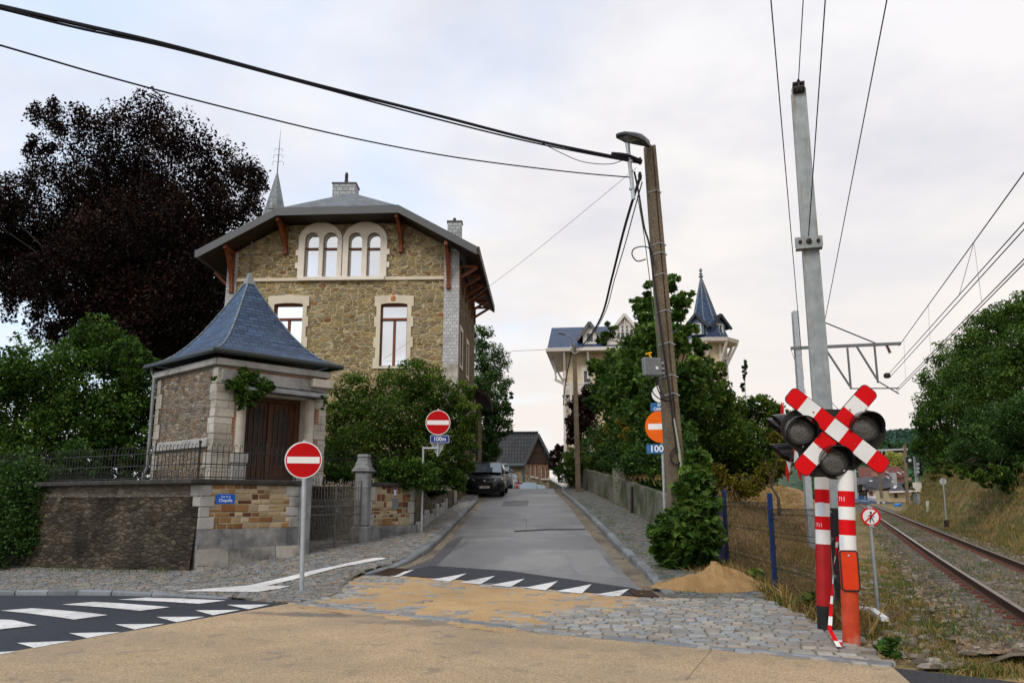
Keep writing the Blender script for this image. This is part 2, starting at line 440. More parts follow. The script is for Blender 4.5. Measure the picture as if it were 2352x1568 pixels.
M['tan_asphalt'] = grained('tan asphalt', [(.21, .145, .08), (.40, .285, .165), (.54, .415, .27)], 62, .85, .35,
 [((.25, .205, .15), .5, .35, .50, .68), ((.30, .17, .07), .22, .9, .58, .74), ((.17, .14, .10), .35, 2.2, .60, .72)], blots=[((-2.9, 12.0), (1.5, .28), -12, (.10, .095, .09), .75), ((-1.2, 11.2), (1.3, .35), -12, (.11, .105, .095), .6), ((1.2, 9.4), (2.6, .5), -14, (.20, .165, .115), .35)])
M['dark_asphalt'] = grained('fresh dark asphalt', [(.012, .013, .018), (.03, .033, .042), (.05, .052, .06)], 50, .7, .3, [((.05, .05, .06), .4, .6, .5, .7)])
M['black_asphalt'] = grained('black asphalt', [(.01, .01, .012), (.026, .026, .03), (.045, .045, .05)], 50, .75, .35)
M['street_asphalt'] = grained('worn street asphalt', [(.07, .07, .072), (.132, .131, .132), (.215, .213, .21)], 70, .5, .22, [((.235, .23, .215), .7, .42, .48, .62), ((.085, .085, .09), .6, .30, .52, .66), ((.05, .05, .055), .45, 1.3, .60, .70)], spec=.55)
M['pale_asphalt'] = grained('pale worn asphalt', [(.12, .12, .118), (.195, .193, .186), (.28, .275, .265)], 70, .5, .22, [((.11, .11, .11), .6, .8, .48, .62)], spec=.5)
M['patch_asphalt'] = grained('patched asphalt', [(.03, .03, .034), (.062, .063, .068), (.10, .10, .104)], 40, .55, .3, spec=.45)
M['gutter'] = grained('gutter concrete', [(.10, .08, .055), (.19, .155, .11), (.28, .23, .165)], 40, .8, .4, [((.06, .05, .035), .75, 1.2, .46, .64)])
M['kerb'] = attrmat('bluestone kerb', .55, .3, 14, .4, ((.07, .07, .055), .6, 1.6))
M['sett'] = attrmat('granite sett', .62, .35, 22, .4, ((.11, .10, .07), .35, 2.0))
M['joint'] = grained('sandy joints', [(.09, .075, .05), (.17, .14, .095), (.24, .20, .13)], 30, .9, .3)
M['heap_sand'] = grained('darker heaped sand', [(.22, .125, .045), (.33, .20, .082), (.42, .275, .125)], 80, .95, .4, [((.20, .115, .045), .6, 2.2, .48, .62), ((.40, .27, .13), .5, 3.5, .56, .7)])  # darker sand tone used for the heap only
M['sand'] = grained('loose yellow sand', [(.31, .19, .085), (.43, .285, .14), (.52, .36, .19)], 70, .95, .35, [((.34, .20, .08), .5, 1.4, .5, .68)])
M['paint'] = grained('worn white road paint', [(.50, .49, .46), (.68, .67, .64), (.76, .75, .73)], 40, .6, .2, [((.30, .29, .27), .55, 3.2, .52, .68), ((.09, .09, .09), .7, 9, .62, .68)])
M['soil'] = grained('dry soil and grass litter', [(.085, .06, .03), (.20, .14, .065), (.33, .23, .10)], 9, .95, .6, [((.05, .075, .02), .75, .7, .50, .62), ((.30, .20, .07), .6, 1.6, .5, .66)])
M['garden_soil'] = grained('garden soil', [(.02, .02, .01), (.045, .05, .02), (.07, .08, .03)], 9, .95, .6)
M['bank'] = grained('dry yellow bank', [(.10, .065, .025), (.24, .16, .065), (.36, .25, .10)], 7, .95, .6, [((.055, .085, .022), .9, .45, .42, .55), ((.10, .06, .025), .7, .9, .52, .66)])
M['brown_bank'] = grained('brown bank litter', [(.12, .06, .025), (.30, .17, .065), (.46, .30, .12)], 7, .95, .6, [((.42, .36, .26), .5, 2.5, .60, .70), ((.08, .09, .03), .5, .6, .54, .68)])
M['ballast_bed'] = grained('ballast bed', [(.035, .027, .018), (.095, .075, .05), (.17, .14, .10)], 9, .95, .8, [((.06, .07, .025), .6, .5, .52, .64)])
M['stonechip'] = attrmat('ballast stone', .85, .3, 20, .2)
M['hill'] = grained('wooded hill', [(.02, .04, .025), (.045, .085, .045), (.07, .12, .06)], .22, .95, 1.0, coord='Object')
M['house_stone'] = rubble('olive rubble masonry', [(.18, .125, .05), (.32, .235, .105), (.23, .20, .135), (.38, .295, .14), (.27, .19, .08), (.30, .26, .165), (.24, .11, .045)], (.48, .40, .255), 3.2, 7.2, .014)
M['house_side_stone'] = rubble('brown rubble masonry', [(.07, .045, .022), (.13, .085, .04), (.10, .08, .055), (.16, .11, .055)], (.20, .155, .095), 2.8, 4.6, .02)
M['chapel_stone'] = rubble('mixed rubble masonry', [(.11, .095, .08), (.25, .175, .115), (.15, .14, .13), (.32, .27, .20), (.20, .12, .07), (.26, .24, .21)], (.25, .215, .165), 5.2, 11.5, .016)
M['dark_wall'] = rubble('shade darkened retaining masonry', [(.035, .027, .018), (.075, .056, .036), (.13, .105, .075), (.05, .042, .032), (.16, .13, .09)], (.05, .04, .03), 4.4, 11.5, .014, grime=((.016, .012, .008), .88, .55))  # stone and grime tones darkened to carry the shade on this wall
M['pale_band'] = rubble('pale rubble band', [(.20, .165, .125), (.30, .25, .19), (.25, .21, .17)], (.17, .14, .11), 4.0, 9, .02, grime=((.09, .075, .06), .4, .8))
M['garden_wall'] = rubble('garden wall rubble', [(.10, .08, .05), (.17, .135, .085), (.13, .115, .09), (.21, .17, .11)], (.10, .085, .06), 3.6, 6.2, .03, grime=((.035, .04, .02), .6, .7))
M['ashlar'] = bricky('pale limestone ashlar', [(.36, .33, .28), (.47, .44, .38), (.42, .38, .31)], (.16, .14, .11), .75, .38, .006, .25, .75, grime=((.13, .115, .09), .6, 1.1))
M['limestone'] = plain('pale limestone', (.47, .43, .36), .75, var=.16, scale=3, bump=.25, dirt=((.15, .13, .10), .55))
M['bluestone'] = plain('grey bluestone', (.19, .195, .20), .65, var=.3, scale=3, bump=.3, dirt=((.07, .07, .065), .8))
M['pale_bluestone'] = plain('pale weathered bluestone', (.34, .33, .31), .7, var=.2, scale=3, bump=.3, dirt=((.07, .07, .068), .85))
M['dark_plinth'] = bricky('stained bluestone plinth', [(.085, .09, .095), (.16, .16, .165), (.12, .12, .12)], (.04, .04, .04), 1.3, .9, .008, .3, .65, grime=((.34, .33, .31), .75, 1.3))
M['coping'] = plain('dark mossy coping', (.04, .038, .034), .8, var=.4, scale=5, bump=.4)
M['cream'] = plain('cream rendered surround', (.62, .545, .42), .7, var=.08, scale=2, dirt=((.36, .31, .24), .35))
M['cream_white'] = plain('off white surround', (.72, .66, .57), .65, var=.06, scale=2, dirt=((.45, .40, .33), .3))
M['mansion_wall'] = bricky('cream mansion render', [(.56, .46, .31), (.63, .53, .37)], (.45, .37, .25), 30, 1.1, .02, .15, .8)
M['white_wood'] = plain('white painted wood', (.60, .57, .52), .5, var=.06, scale=4, dirt=((.42, .39, .34), .35))
M['white_slate'] = bricky('white fish scale slates', [(.42, .42, .42), (.54, .54, .54)], (.22, .22, .22), .18, .15, .010, .6, .55)
M['slate_blue'] = bricky('blue slate', [(.018, .040, .095), (.034, .070, .150), (.050, .095, .19), (.024, .048, .11)], (.008, .012, .02), .26, .12, .012, .8, .45, spec=.3, grime=((.07, .095, .125), .3, 2.2))
M['slate_grey'] = bricky('grey slate', [(.07, .08, .09), (.12, .135, .15), (.16, .17, .18)], (.03, .035, .04), .26, .12, .010, .55, .45, spec=.5)
M['slate_pale'] = bricky('pale slate hanging', [(.30, .32, .32), (.40, .42, .42), (.34, .36, .37)], (.10, .11, .12), .30, .20, .014, .5, .6)
M['spire_slate'] = bricky('weathered spire slate', [(.15, .18, .19), (.24, .28, .29), (.18, .21, .23)], (.07, .08, .09), .28, .16, .012, .5, .5)
M['pantile'] = bricky('dark pantiles', [(.014, .018, .026), (.024, .03, .042), (.034, .042, .055)], (.004, .005, .007), .30, .38, .05, 1.0, .45, offset=0.0, spec=.25)
M['red_roof'] = bricky('red clay tiles', [(.12, .032, .022), (.17, .05, .033)], (.06, .02, .015), .3, .3, .02, .5, .7)
M['zinc'] = plain('dark zinc fascia', (.068, .072, .076), .5, var=.12, scale=1.5, spec=.5)
M['gutter_metal'] = plain('dark green gutter', (.012, .018, .016), .35, var=.2, spec=.5)
M['downpipe'] = plain('grey zinc downpipe', (.22, .23, .23), .5, metal=.3)
M['wood_red'] = wood('red brown stained timber', (.11, .028, .010), (.26, .07, .022), .5)
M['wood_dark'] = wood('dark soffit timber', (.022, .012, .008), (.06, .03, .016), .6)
M['wood_door'] = wood('weathered oak door', (.016, .006, .003), (.125, .042, .013), .55, (22, .9, 1))
M['wood_gable'] = bricky('dark gable boards', [(.03, .018, .012), (.07, .042, .026)], (.01, .007, .005), 6, .16, .012, .6, .7)
M['brick_red'] = bricky('red brick', [(.22, .07, .035), (.34, .12, .055), (.28, .09, .045)], (.30, .25, .19), .22, .075, .010, .5, .8)
M['glass_sky'] = NT('tmp2').m
M['iron'] = plain('dark wrought iron', (.035, .034, .033), .55, metal=.4, var=.3, scale=8)
M['iron_grey'] = plain('grey weathered iron', (.12, .12, .115), .6, metal=.3, var=.35, scale=8, dirt=((.13, .055, .025), .5))
M['galv'] = plain('galvanised steel', (.40, .43, .45), .42, metal=.55, var=.12, scale=9)
M['red_sign'] = plain('red sign face', (.46, .002, .004), .5, var=.05, scale=3, spec=.12)
M['orange_sign'] = plain('faded orange sign face', (.80, .13, .004), .5, spec=.12, var=.14, scale=5, dirt=((.62, .09, .01), .5))
M['white_sign'] = plain('white sign face', (.78, .77, .75), .4, var=.04, scale=3)
M['grey_back'] = plain('grey sign back', (.42, .43, .43), .5, metal=.3, var=.08)
M['blue_sign'] = plain('blue enamel sign', (.004, .11, .52), .4, spec=.2, var=.08, scale=4)
M['navy_sign'] = plain('dark blue sign', (.012, .035, .20), .35, var=.08)
M['teal_sign'] = plain('faded blue sign', (.02, .12, .30), .4, var=.1, dirt=((.05, .17, .34), .4))
M['blue_post'] = plain('blue coated post', (.005, .024, .105), .45, var=.2, scale=8, dirt=((.02, .02, .03), .5))
M['blue_fence'] = plain('blue painted fence', (.03, .10, .24), .5, var=.15)
M['stripe_red'] = plain('red reflective wrap', (.62, .003, .006), .5, var=.06, scale=3, spec=.12)
M['stripe_white'] = plain('white reflective wrap', (.76, .75, .72), .4, var=.05, scale=3, dirt=((.45, .42, .38), .3))
M['red_paint'] = plain('dull red paint', (.34, .006, .009), .4, var=.15, scale=5, spec=.3)
M['red_worn'] = plain('sun bleached red paint', (.50, .055, .018), .5, var=.2, scale=7, dirt=((.46, .24, .17), .9))
M['red_box'] = plain('orange red housing', (.62, .040, .006), .45, spec=.2, var=.12, scale=5, dirt=((.42, .02, .008), .5))
M['black_paint'] = plain('black paint', (.015, .015, .015), .5, var=.3, dirt=((.15, .02, .01), .25))
M['black_matt'] = plain('dull black housing', (.022, .020, .017), .5, var=.3, scale=5, dirt=((.06, .052, .035), .6))
M['black_gloss'] = plain('black lamp rim', (.008, .008, .009), .25, spec=.5)
M['cable'] = plain('black cable', (.012, .011, .018), .5)
M['wire'] = plain('dull violet wire', (.05, .045, .09), .5, metal=.5)
M['thin_wire'] = plain('thin copper wire', (.25, .12, .11), .6)
M['dropper'] = plain('pale dropper wire', (.45, .43, .40), .6)
M['rail_side'] = plain('rusty rail side', (.07, .032, .02), .7, var=.3, scale=6)
M['rail_top'] = plain('worn rail head', (.34, .29, .245), .36, metal=.7, var=.15)
M['steel_dark'] = plain('dull dark steel', (.15, .155, .16), .55, metal=.2, var=.15)
M['grate'] = plain('rusty iron grate', (.05, .026, .016), .7, var=.3)
M['sleeper'] = wood('grey timber sleeper', (.06, .05, .04), (.17, .15, .12), .85)
M['clip'] = plain('rusty red rail clip', (.13, .038, .024), .7, var=.3)
M['tyre'] = plain('black tyre', (.012, .012, .012), .8)
M['rim'] = plain('alloy rim', (.35, .35, .36), .3, metal=.8)
M['lamp_clear'] = plain('clear headlamp', (.60, .64, .68), .12, spec=.8, var=.2, scale=14)
M['plate'] = plain('white number plate', (.62, .55, .52), .4)
M['plate_text'] = plain('dark red lettering', (.16, .01, .02), .5)
M['white_text'] = plain('white lettering', (.78, .78, .78), .4, var=.02)
M['black_text'] = plain('black lettering', (.01, .01, .012), .5)
M['navy_text'] = plain('dark navy pictogram', (.01, .01, .03), .5)
M['box_grey'] = plain('grey plastic box', (.17, .18, .19), .5, var=.1)
M['yellow'] = plain('yellow strap', (.70, .40, .01), .5)
M['bark'] = plain('brown bark', (.055, .042, .03), .9, var=.4, scale=9, bump=.6)
M['green_bark'] = plain('mossy bark', (.06, .06, .035), .9, var=.4, scale=9, bump=.6)
M['tape'] = M['stripe_white']
M['mortar'] = plain('pale mortar', (.40, .34, .25), .9, bump=.3)
# window glass: mirrors the bright sky, darker head on
t = NT('window glass'); v = t.coord('Object'); nz = t.noise(v, .6, 2)
t.bump(nz, .05, .05)
M['glass_sky'] = t.set((.72, .76, .80), .04, .8, .92)
t = NT('dim window glass'); M['glass_dim'] = t.set((.02, .025, .03), .06, .9)
t = NT('car glass'); M['car_glass'] = t.set((.20, .26, .30), .04, .9, .6)
t = NT('signal lens'); v = t.coord('Object', (1, 1, 1)); q = t.vor(v, 55); c = t.ramp(q.outputs[0], [(0, (.03, .03, .027)), (.6, (.13, .125, .11))])
t.bump(q.outputs[0], .35, .006); M['lens'] = t.set(c, .12, .9, Alpha=1.0)
def carpaint(n, c):
 t = NT(n); return t.set(c, .3, .3, .1, **{'Coat Weight': .35, 'Coat Roughness': .05})
# concrete poles: rough aggregate with pitting
M['pole_concrete'] = grained('pitted concrete pole', [(.045, .034, .02), (.135, .10, .062), (.29, .24, .175)], 75, .9, .6, [((.06, .05, .035), .6, 1.6, .5, .66)])
M['mossy_concrete'] = grained('mossy concrete wall', [(.07, .07, .05), (.15, .145, .11), (.22, .21, .165)], 14, .9, .5, [((.05, .062, .025), .85, .8, .46, .62), ((.03, .03, .022), .6, 1.6, .54, .68)])
# steel mast with rust runs
t = NT('rust streaked steel mast'); v = t.coord('UV', (9, .55, 1)); nz = t.noise(v, 1.4, 6, .65); v2 = t.coord('UV'); b = t.noise(v2, 5, 5)
c = t.ramp(b, [(.3, (.20, .225, .23)), (.7, (.31, .335, .335))]); c = t.mix(t.mr(nz, .54, .72, 0, .8), c, (.20, .13, .07)); c = t.mix(t.mr(t.noise(v, 3.1, 6), .58, .72, 0, .6), c, (.15, .15, .14))
M['mast'] = t.set(c, .6, .35, .25)
L_BEECH = leafmat('copper beech leaf', (.003, .002, .002), (.010, .0055, .0045), (.040, .017, .011), .08, .6, .08)
L_GREEN = leafmat('green leaf', (.006, .016, .004), (.036, .084, .014), (.15, .25, .04), .3)
L_DARK = leafmat('deep green leaf', (.009, .022, .007), (.036, .082, .02), (.105, .19, .045), .3)
L_MAPLE = leafmat('maple leaf', (.012, .028, .006), (.046, .10, .018), (.155, .235, .045), .32)
L_BUSH = leafmat('bush leaf', (.009, .024, .004), (.048, .098, .015), (.18, .24, .035), .3)
L_YEL = leafmat('yellowing leaf', (.05, .055, .008), (.17, .15, .02), (.36, .25, .03), .3)
L_PURP = leafmat('purple leaf', (.008, .004, .006), (.022, .010, .012), (.05, .022, .022), .15)
L_LIME = leafmat('pale yellow green leaf', (.16, .19, .04), (.33, .34, .09), (.52, .50, .18), .3)
L_DRY = leafmat('dry straw', (.11, .065, .022), (.27, .175, .065), (.44, .32, .13), .2, .8)
L_GRASS = leafmat('green grass blade', (.025, .05, .01), (.075, .12, .025), (.17, .20, .05), .3, .6)
# ------------------------------------------------------------------ setting: ground, roads, pavements
def drape(name, poly, off, mat, step=1.0, f=H, extra=None, kind='structure'):
 bm = bmesh.new()
 bm.faces.new([bm.verts.new((p[0], p[1], 0)) for p in poly])
 xs = [p[0] for p in poly]; ys = [p[1] for p in poly]
 for ax, lo, hi in ((0, min(xs), max(xs)), (1, min(ys), max(ys))):
  st = step; k = math.ceil(lo / st) * st
  while k < hi:
   co = (k, 0, 0) if ax == 0 else (0, k, 0); no = (1, 0, 0) if ax == 0 else (0, 1, 0)
   bmesh.ops.bisect_plane(bm, geom=bm.verts[:] + bm.edges[:] + bm.faces[:], plane_co=co, plane_no=no, dist=1e-5)
   k += st * (1 if abs(k) < 40 else 3)
 bmesh.ops.triangulate(bm, faces=[q for q in bm.faces if len(q.verts) > 4])
 for v in bm.verts:
  v.co.z = float(f(v.co.x, v.co.y)) + off + (extra(v.co.x, v.co.y) if extra else 0)
 bmesh.ops.recalc_face_normals(bm, faces=bm.faces)
 if sum(q.normal.z for q in bm.faces) < 0: bmesh.ops.reverse_faces(bm, faces=bm.faces)
 me = bpy.data.meshes.new(name); bm.to_mesh(me); bm.free()
 me.materials.append(mat); auto_uv(me, Vector((0, 0, 0))); me.shade_smooth()
 return tag(link_mesh(name, me), kind=kind)
def inpoly(x, y, P):
 c = False; j = len(P) - 1
 for i in range(len(P)):
  if (P[i][1] > y) != (P[j][1] > y) and x < (P[j][0] - P[i][0]) * (y - P[i][1]) / (P[j][1] - P[i][1]) + P[i][0]: c = not c
  j = i
 return c
def ext(a, b, k):   # from a through b, k metres past b
 v = Vector((b[0] - a[0], b[1] - a[1])).normalized() * k
 return (b[0] + v.x, b[1] + v.y)
def gp(pts, off=0.0): return [g2(x, y, off) for x, y in pts]
# base sheet to the horizon
def base_sheet():
 xs = np.concatenate([np.linspace(-900, -60, 12), np.arange(-50, 60, 1.25), np.linspace(62, 900, 14)])
 ys = np.concatenate([np.linspace(-300, -20, 8), np.arange(-12, 130, 1.25), np.linspace(135, 1800, 20)])
 X, Y = np.meshgrid(xs, ys); Z = H(X, Y) - .08
 V = np.stack([X.ravel(), Y.ravel(), Z.ravel()], 1); n = len(xs); F = []
 for j in range(len(ys) - 1):
  for i in range(n - 1): F.append((j * n + i, j * n + i + 1, (j + 1) * n + i + 1, (j + 1) * n + i))
 me = bpy.data.meshes.new('ground'); me.from_pydata(V.tolist(), [], F); me.materials.append(M['soil']); me.shade_smooth()
 tag(link_mesh('ground', me), kind='structure')
base_sheet()
# main road of tan asphalt in the foreground
A = g2(665, 1385); EDGE = gp([(665, 1385), (900, 1412), (1090, 1434), (1240, 1453), (1500, 1478), (1780, 1505), (2050, 1531)])
TL = g2(0, 1500); TLx = ext(A, TL, 45)
TR = g2(2092, 1568); TRx = ext(EDGE[-1], TR, 40)
drape('main_road', EDGE + [TRx, (TRx[0] - 40, TRx[1] - 6), (TLx[0], TLx[1] - 30), TLx], 0.0, M['tan_asphalt'], 1.5)
B1 = g2(2352, 1566)
drape('crossing_asphalt', [EDGE[-1], B1, ext(EDGE[-1], B1, 35), (TRx[0] + 60, TRx[1]), TRx], -.004, M['black_asphalt'], 1.5)
# side road with zebra crossing on the left
KL = gp([(0, 1366), (170, 1366), (330, 1368), (520, 1374), (665, 1385)])
KLx = ext(KL[1], KL[0], 40)
drape('side_road', [KLx] + KL + [TL, TLx], -.004, M['dark_asphalt'], 1.2)
def marks(name, polys, off, mat):
 mb = bmesh.new()
 me_all = []
 for P in polys:
  o = drape('road_marking', P, off, mat, .8); o.name = 'road_marking'
 mb.free()
PXM = 2352 / 2500
def crop3(pts): return [((x / 1.9186) * PXM, (850 + y / 1.9192) * PXM) for x, y in pts]
zeb = [[(0, 1270), (60, 1272), (172, 1297), (0, 1316), (-140, 1330), (-300, 1320), (-150, 1290)],
       [(0, 1228), (150, 1217), (505, 1249), (345, 1270)],
       [(290, 1200), (435, 1187), (795, 1212), (655, 1229)],
       [(550, 1177), (690, 1167), (1058, 1181), (930, 1196)]]
marks('zebra_crossing', [gp(crop3(p)) for p in zeb], .004, M['paint'])
tri = [[(80, 1380), (340, 1370), (160, 1404)], [(322, 1334), (566, 1329), (408, 1357)], [(540, 1293), (772, 1290), (630, 1317)],
       [(733, 1258), (958, 1257), (828, 1283)], [(915, 1227), (1124, 1225), (998, 1250)], [(1062, 1201), (1262, 1200), (1165, 1222)],
       [(-140, 1432), (88, 1417), (-40, 1442)]]
marks('give_way_teeth', [gp(crop3(p)) for p in tri], .004, M['paint'])
drape('asphalt_seam', gp([(1641, 1482), (1642.2, 1482), (1576, 1562), (1574.5, 1562)]), .004, M['gutter'], .6)
KR = gp([(1528, 1370), (1478, 1318), (1415, 1260), (1375, 1215), (1340, 1178), (1310, 1150), (1290, 1134)])      # right kerb, road side
KLs = gp([(868, 1316), (935, 1296), (985, 1268), (1015, 1240), (1048, 1205), (1096, 1155)])                         # left kerb, road side
AR = gp([(1505, 1372), (1462, 1345), (1405, 1285), (1352, 1222), (1305, 1160), (1274, 1130)])                        # asphalt edge right
AL = gp([(900, 1318), (985, 1290), (1030, 1245), (1064, 1205), (1108, 1155)])
def far(pts, Y): a, b = pts[-2], pts[-1]; k = (Y - b[1]) / (b[1] - a[1]); return (b[0] + (b[0] - a[0]) * k * .4, Y)
KRF = [(3.05, 50), (3.1, 75), (3.2, 120)]; KLF = [(-1.75, 44), (-1.7, 50), (-1.6, 75), (-1.5, 120)]
ARF = [(2.55, 50), (2.6, 75), (2.7, 120)]; ALF = [(-1.4, 44), (-1.35, 50), (-1.25, 75), (-1.1, 120)]
drape('gutter', KLs + KLF + KRF[::-1] + KR[::-1], .0, M['gutter'], .8)
drape('street', AL + ALF + ARF[::-1] + AR[::-1], .008, M['street_asphalt'], .8)
# darker repair patches and the seam across the road
drape('asphalt_patch', gp([(905, 1316), (990, 1285), (1035, 1242), (1066, 1231), (1042, 1262), (1000, 1300), (985, 1303), (930, 1322)]), .014, M['patch_asphalt'], .8)
drape('asphalt_patch', gp([(905, 1318), (990, 1300), (1170, 1312), (1330, 1334), (1455, 1352), (1500, 1372), (1430, 1368), (1260, 1352), (1080, 1334), (910, 1322)]), .018, M['dark_asphalt'], .8)
drape('asphalt_seam', gp([(1180, 1219), (1260, 1214.5), (1345, 1214.5), (1345, 1217), (1262, 1217.5), (1182, 1222)]), .014, M['dark_asphalt'], .8)
C5 = lambda pts: [((1050 + x / 2.613) * PXM, (900 + y / 2.613) * PXM) for x, y in pts]
C4 = lambda pts: [((600 + x / 2.613) * PXM, (900 + y / 2.613) * PXM) for x, y in pts]
teeth = [C5(p) for p in ([(185, 1368), (415, 1326), (318, 1382)], [(380, 1386), (605, 1344), (512, 1398)], [(600, 1402), (815, 1360), (735, 1420)],
                         [(805, 1424), (1030, 1380), (968, 1440)], [(1055, 1446), (1270, 1410), (1205, 1460)], [(0, 1352), (232, 1311), (130, 1362)])]
teeth.append(C4([(890, 1318), (1075, 1287), (965, 1336)]))
marks('give_way_teeth', [gp(p) for p in teeth], .024, M['paint'])
for q_ in ([(1205, 1188), (1209, 1204), (1207, 1219), (1208.5, 1219), (1210.5, 1204), (1206.2, 1188)], [(1085, 1231), (1064, 1250), (1042, 1264), (1043.5, 1264.5), (1066, 1250.5)]): drape('asphalt_seam', gp(q_), .013, M['patch_asphalt'], .8)
drape('asphalt_patch', gp([(1290, 1268), (1372, 1262), (1425, 1330), (1330, 1322)]), .0125, M['pale_asphalt'], .8)
drape('asphalt_patch', gp([(1160, 1150), (1215, 1149), (1212, 1162), (1150, 1163)]), .0125, M['patch_asphalt'], .8)
def kerb(name, pts, w, h, out, ln=.95, h0=None, mat='kerb'):
 """row of separate stones along a line; out=+1 stone body lies left of travel"""
 P = [Vector((x, y)) for x, y in pts]; seg = [(P[i + 1] - P[i]).length for i in range(len(P) - 1)]; L = sum(seg)
 def pos(s_):
  for i, q in enumerate(seg):
   if s_ <= q or i == len(seg) - 1: return P[i].lerp(P[i + 1], s_ / q)
   s_ -= q
 V = []; F = []; C = []; s0 = 0.0; r = random.Random(3)
 while s0 < L - .1:
  s1 = min(L, s0 + ln * r.uniform(.85, 1.15)); a, b = pos(s0 + .008), pos(s1 - .008)
  t = (b - a).normalized(); nrm = Vector((-t.y, t.x)) * out
  col = r.uniform(.14, .23); cc = (col * .93, col, col * 1.06)
  hh = lambda s_: h if h0 is None else h0 + (h - h0) * min(1, s_ / 3.0)
  ring = []
  for p, s_ in ((a, s0), (b, s1)):
   z = Hf(p.x, p.y); k = hh(s_) + r.uniform(-.008, .008); jj = r.uniform(-.012, .012)
   q = p + nrm * jj; e = q + nrm * w
   ring.append([(q.x, q.y, z - .12), (q.x + nrm.x * .012, q.y + nrm.y * .012, z + k - .03), (q.x + nrm.x * .04, q.y + nrm.y * .04, z + k), (e.x, e.y, z + k - .004), (e.x, e.y, z - .12)])
  b0 = len(V); V += ring[0] + ring[1]; C += [cc] * 10
  for i in range(4): F.append((b0 + i, b0 + 5 + i, b0 + 6 + i, b0 + i + 1))
  F += [(b0, b0 + 1, b0 + 2, b0 + 3, b0 + 4), (b0 + 9, b0 + 8, b0 + 7, b0 + 6, b0 + 5)]
  s0 = s1
 return rawmesh(name, V, F, C, M[mat])
def rawmesh(name, V, F, C, mat, parent=None, kind='structure'):
 me = bpy.data.meshes.new(name); me.from_pydata(V, [], F); me.materials.append(mat)
 if C is not None:
  at_ = me.color_attributes.new('Col', 'FLOAT_COLOR', 'POINT')
  at_.data.foreach_set('color', np.concatenate([np.array(C, np.float32), np.ones((len(V), 1), np.float32)], 1).ravel())
 bm = bmesh.new(); bm.from_mesh(me); bmesh.ops.recalc_face_normals(bm, faces=bm.faces); bm.to_mesh(me); bm.free()
 o = link_mesh(name, me, parent)
 return tag(o, kind=kind) if kind else o
kerb('kerb', KR + KRF[:2], .17, .13, -1, 1.0, .06)
kerb('kerb', [g2(840, 1319)] + KLs + KLF[:3], .22, .12, 1, 1.0, .03)
kerb('kerb', KL[::-1][1:] + [KLx], .14, .09, -1, .9, .02)
kerb('road_edging', EDGE, .13, .022, 1, .9)
# paving setts, each a separate stone
def setts(name, poly, ang, lx, ly, hf, off, paint=(), tint=(1, 1, 1), vmin=.17, vmax=.36, seed=1, bounds=None, gap=.018, warm=.12, zj=.0035):
 r = np.random.default_rng(seed); ca, sa = math.cos(R(ang)), math.sin(R(ang))
 P = np.array(poly); U = P[:, 0] * ca + P[:, 1] * sa; Wv = -P[:, 0] * sa + P[:, 1] * ca
 V = []; F = []; C = []
 w = Wv.min()
 while w < Wv.max():
  wy = ly * r.uniform(.9, 1.12); u = U.min() - r.uniform(0, lx)
  while u < U.max():
   lx_ = lx * r.uniform(.72, 1.3); cu, cw = u + lx_ / 2, w + wy / 2
   x, y = cu * ca - cw * sa, cu * sa + cw * ca; u += lx_
   if not inpoly(x, y, poly): continue
   white = any(inpoly(x, y, q) for q in paint)
   a, b = lx_ / 2 - gap / 2, wy / 2 - gap / 2
   zt = r.normal(0, zj); tl = r.normal(0, .008, 2); b0 = len(V)
   for s_, dz in ((1.0, -.05), (.98, -.007), (.86, 0.0)):
                for i, j in ((-1, -1), (1, -1), (1, 1), (-1, 1)):
                    pu = cu + i * a * s_ + r.normal(0, .0035); pw = cw + j * b * s_ + r.normal(0, .003)
                    X, Y = pu * ca - pw * sa, pu * sa + pw * ca
                    V.append((X, Y, hf(X, Y) + off + zt + dz + (i * a * tl[0] + j * b * tl[1])))
   for k in (0, 4):
                for i in range(4): F.append((b0 + k + i, b0 + k + (i + 1) % 4, b0 + k + 4 + (i + 1) % 4, b0 + k + 4 + i))
   F.append((b0 + 8, b0 + 9, b0 + 10, b0 + 11))
   if white: k = r.uniform(.60, .72); cc = (k, k * .99, k * .96)
   else:
                k = r.uniform(vmin, vmax); h = r.uniform(-1, 1); cc = (k * (1 + warm * h) * tint[0], k * (1 + .02 * h) * tint[1], k * (1 - warm * .9 * h) * tint[2])
                if r.random() < .04: cc = (k * 1.2, k * .95, k * .72)
   C += [cc] * 12
  w += wy
 V = [(float(a), float(b), float(c)) for a, b, c in V]
 return rawmesh(name, V, F, C, M['sett'])
def hl(x, y): return float(H(x, y)) + .03 + .09 * float(ss(14.5, 18.5, y)) * float(ss(-9.5, -6, x))
def hr(x, y): return float(H(x, y)) + .11 * float(ss(13.0, 15.5, y))
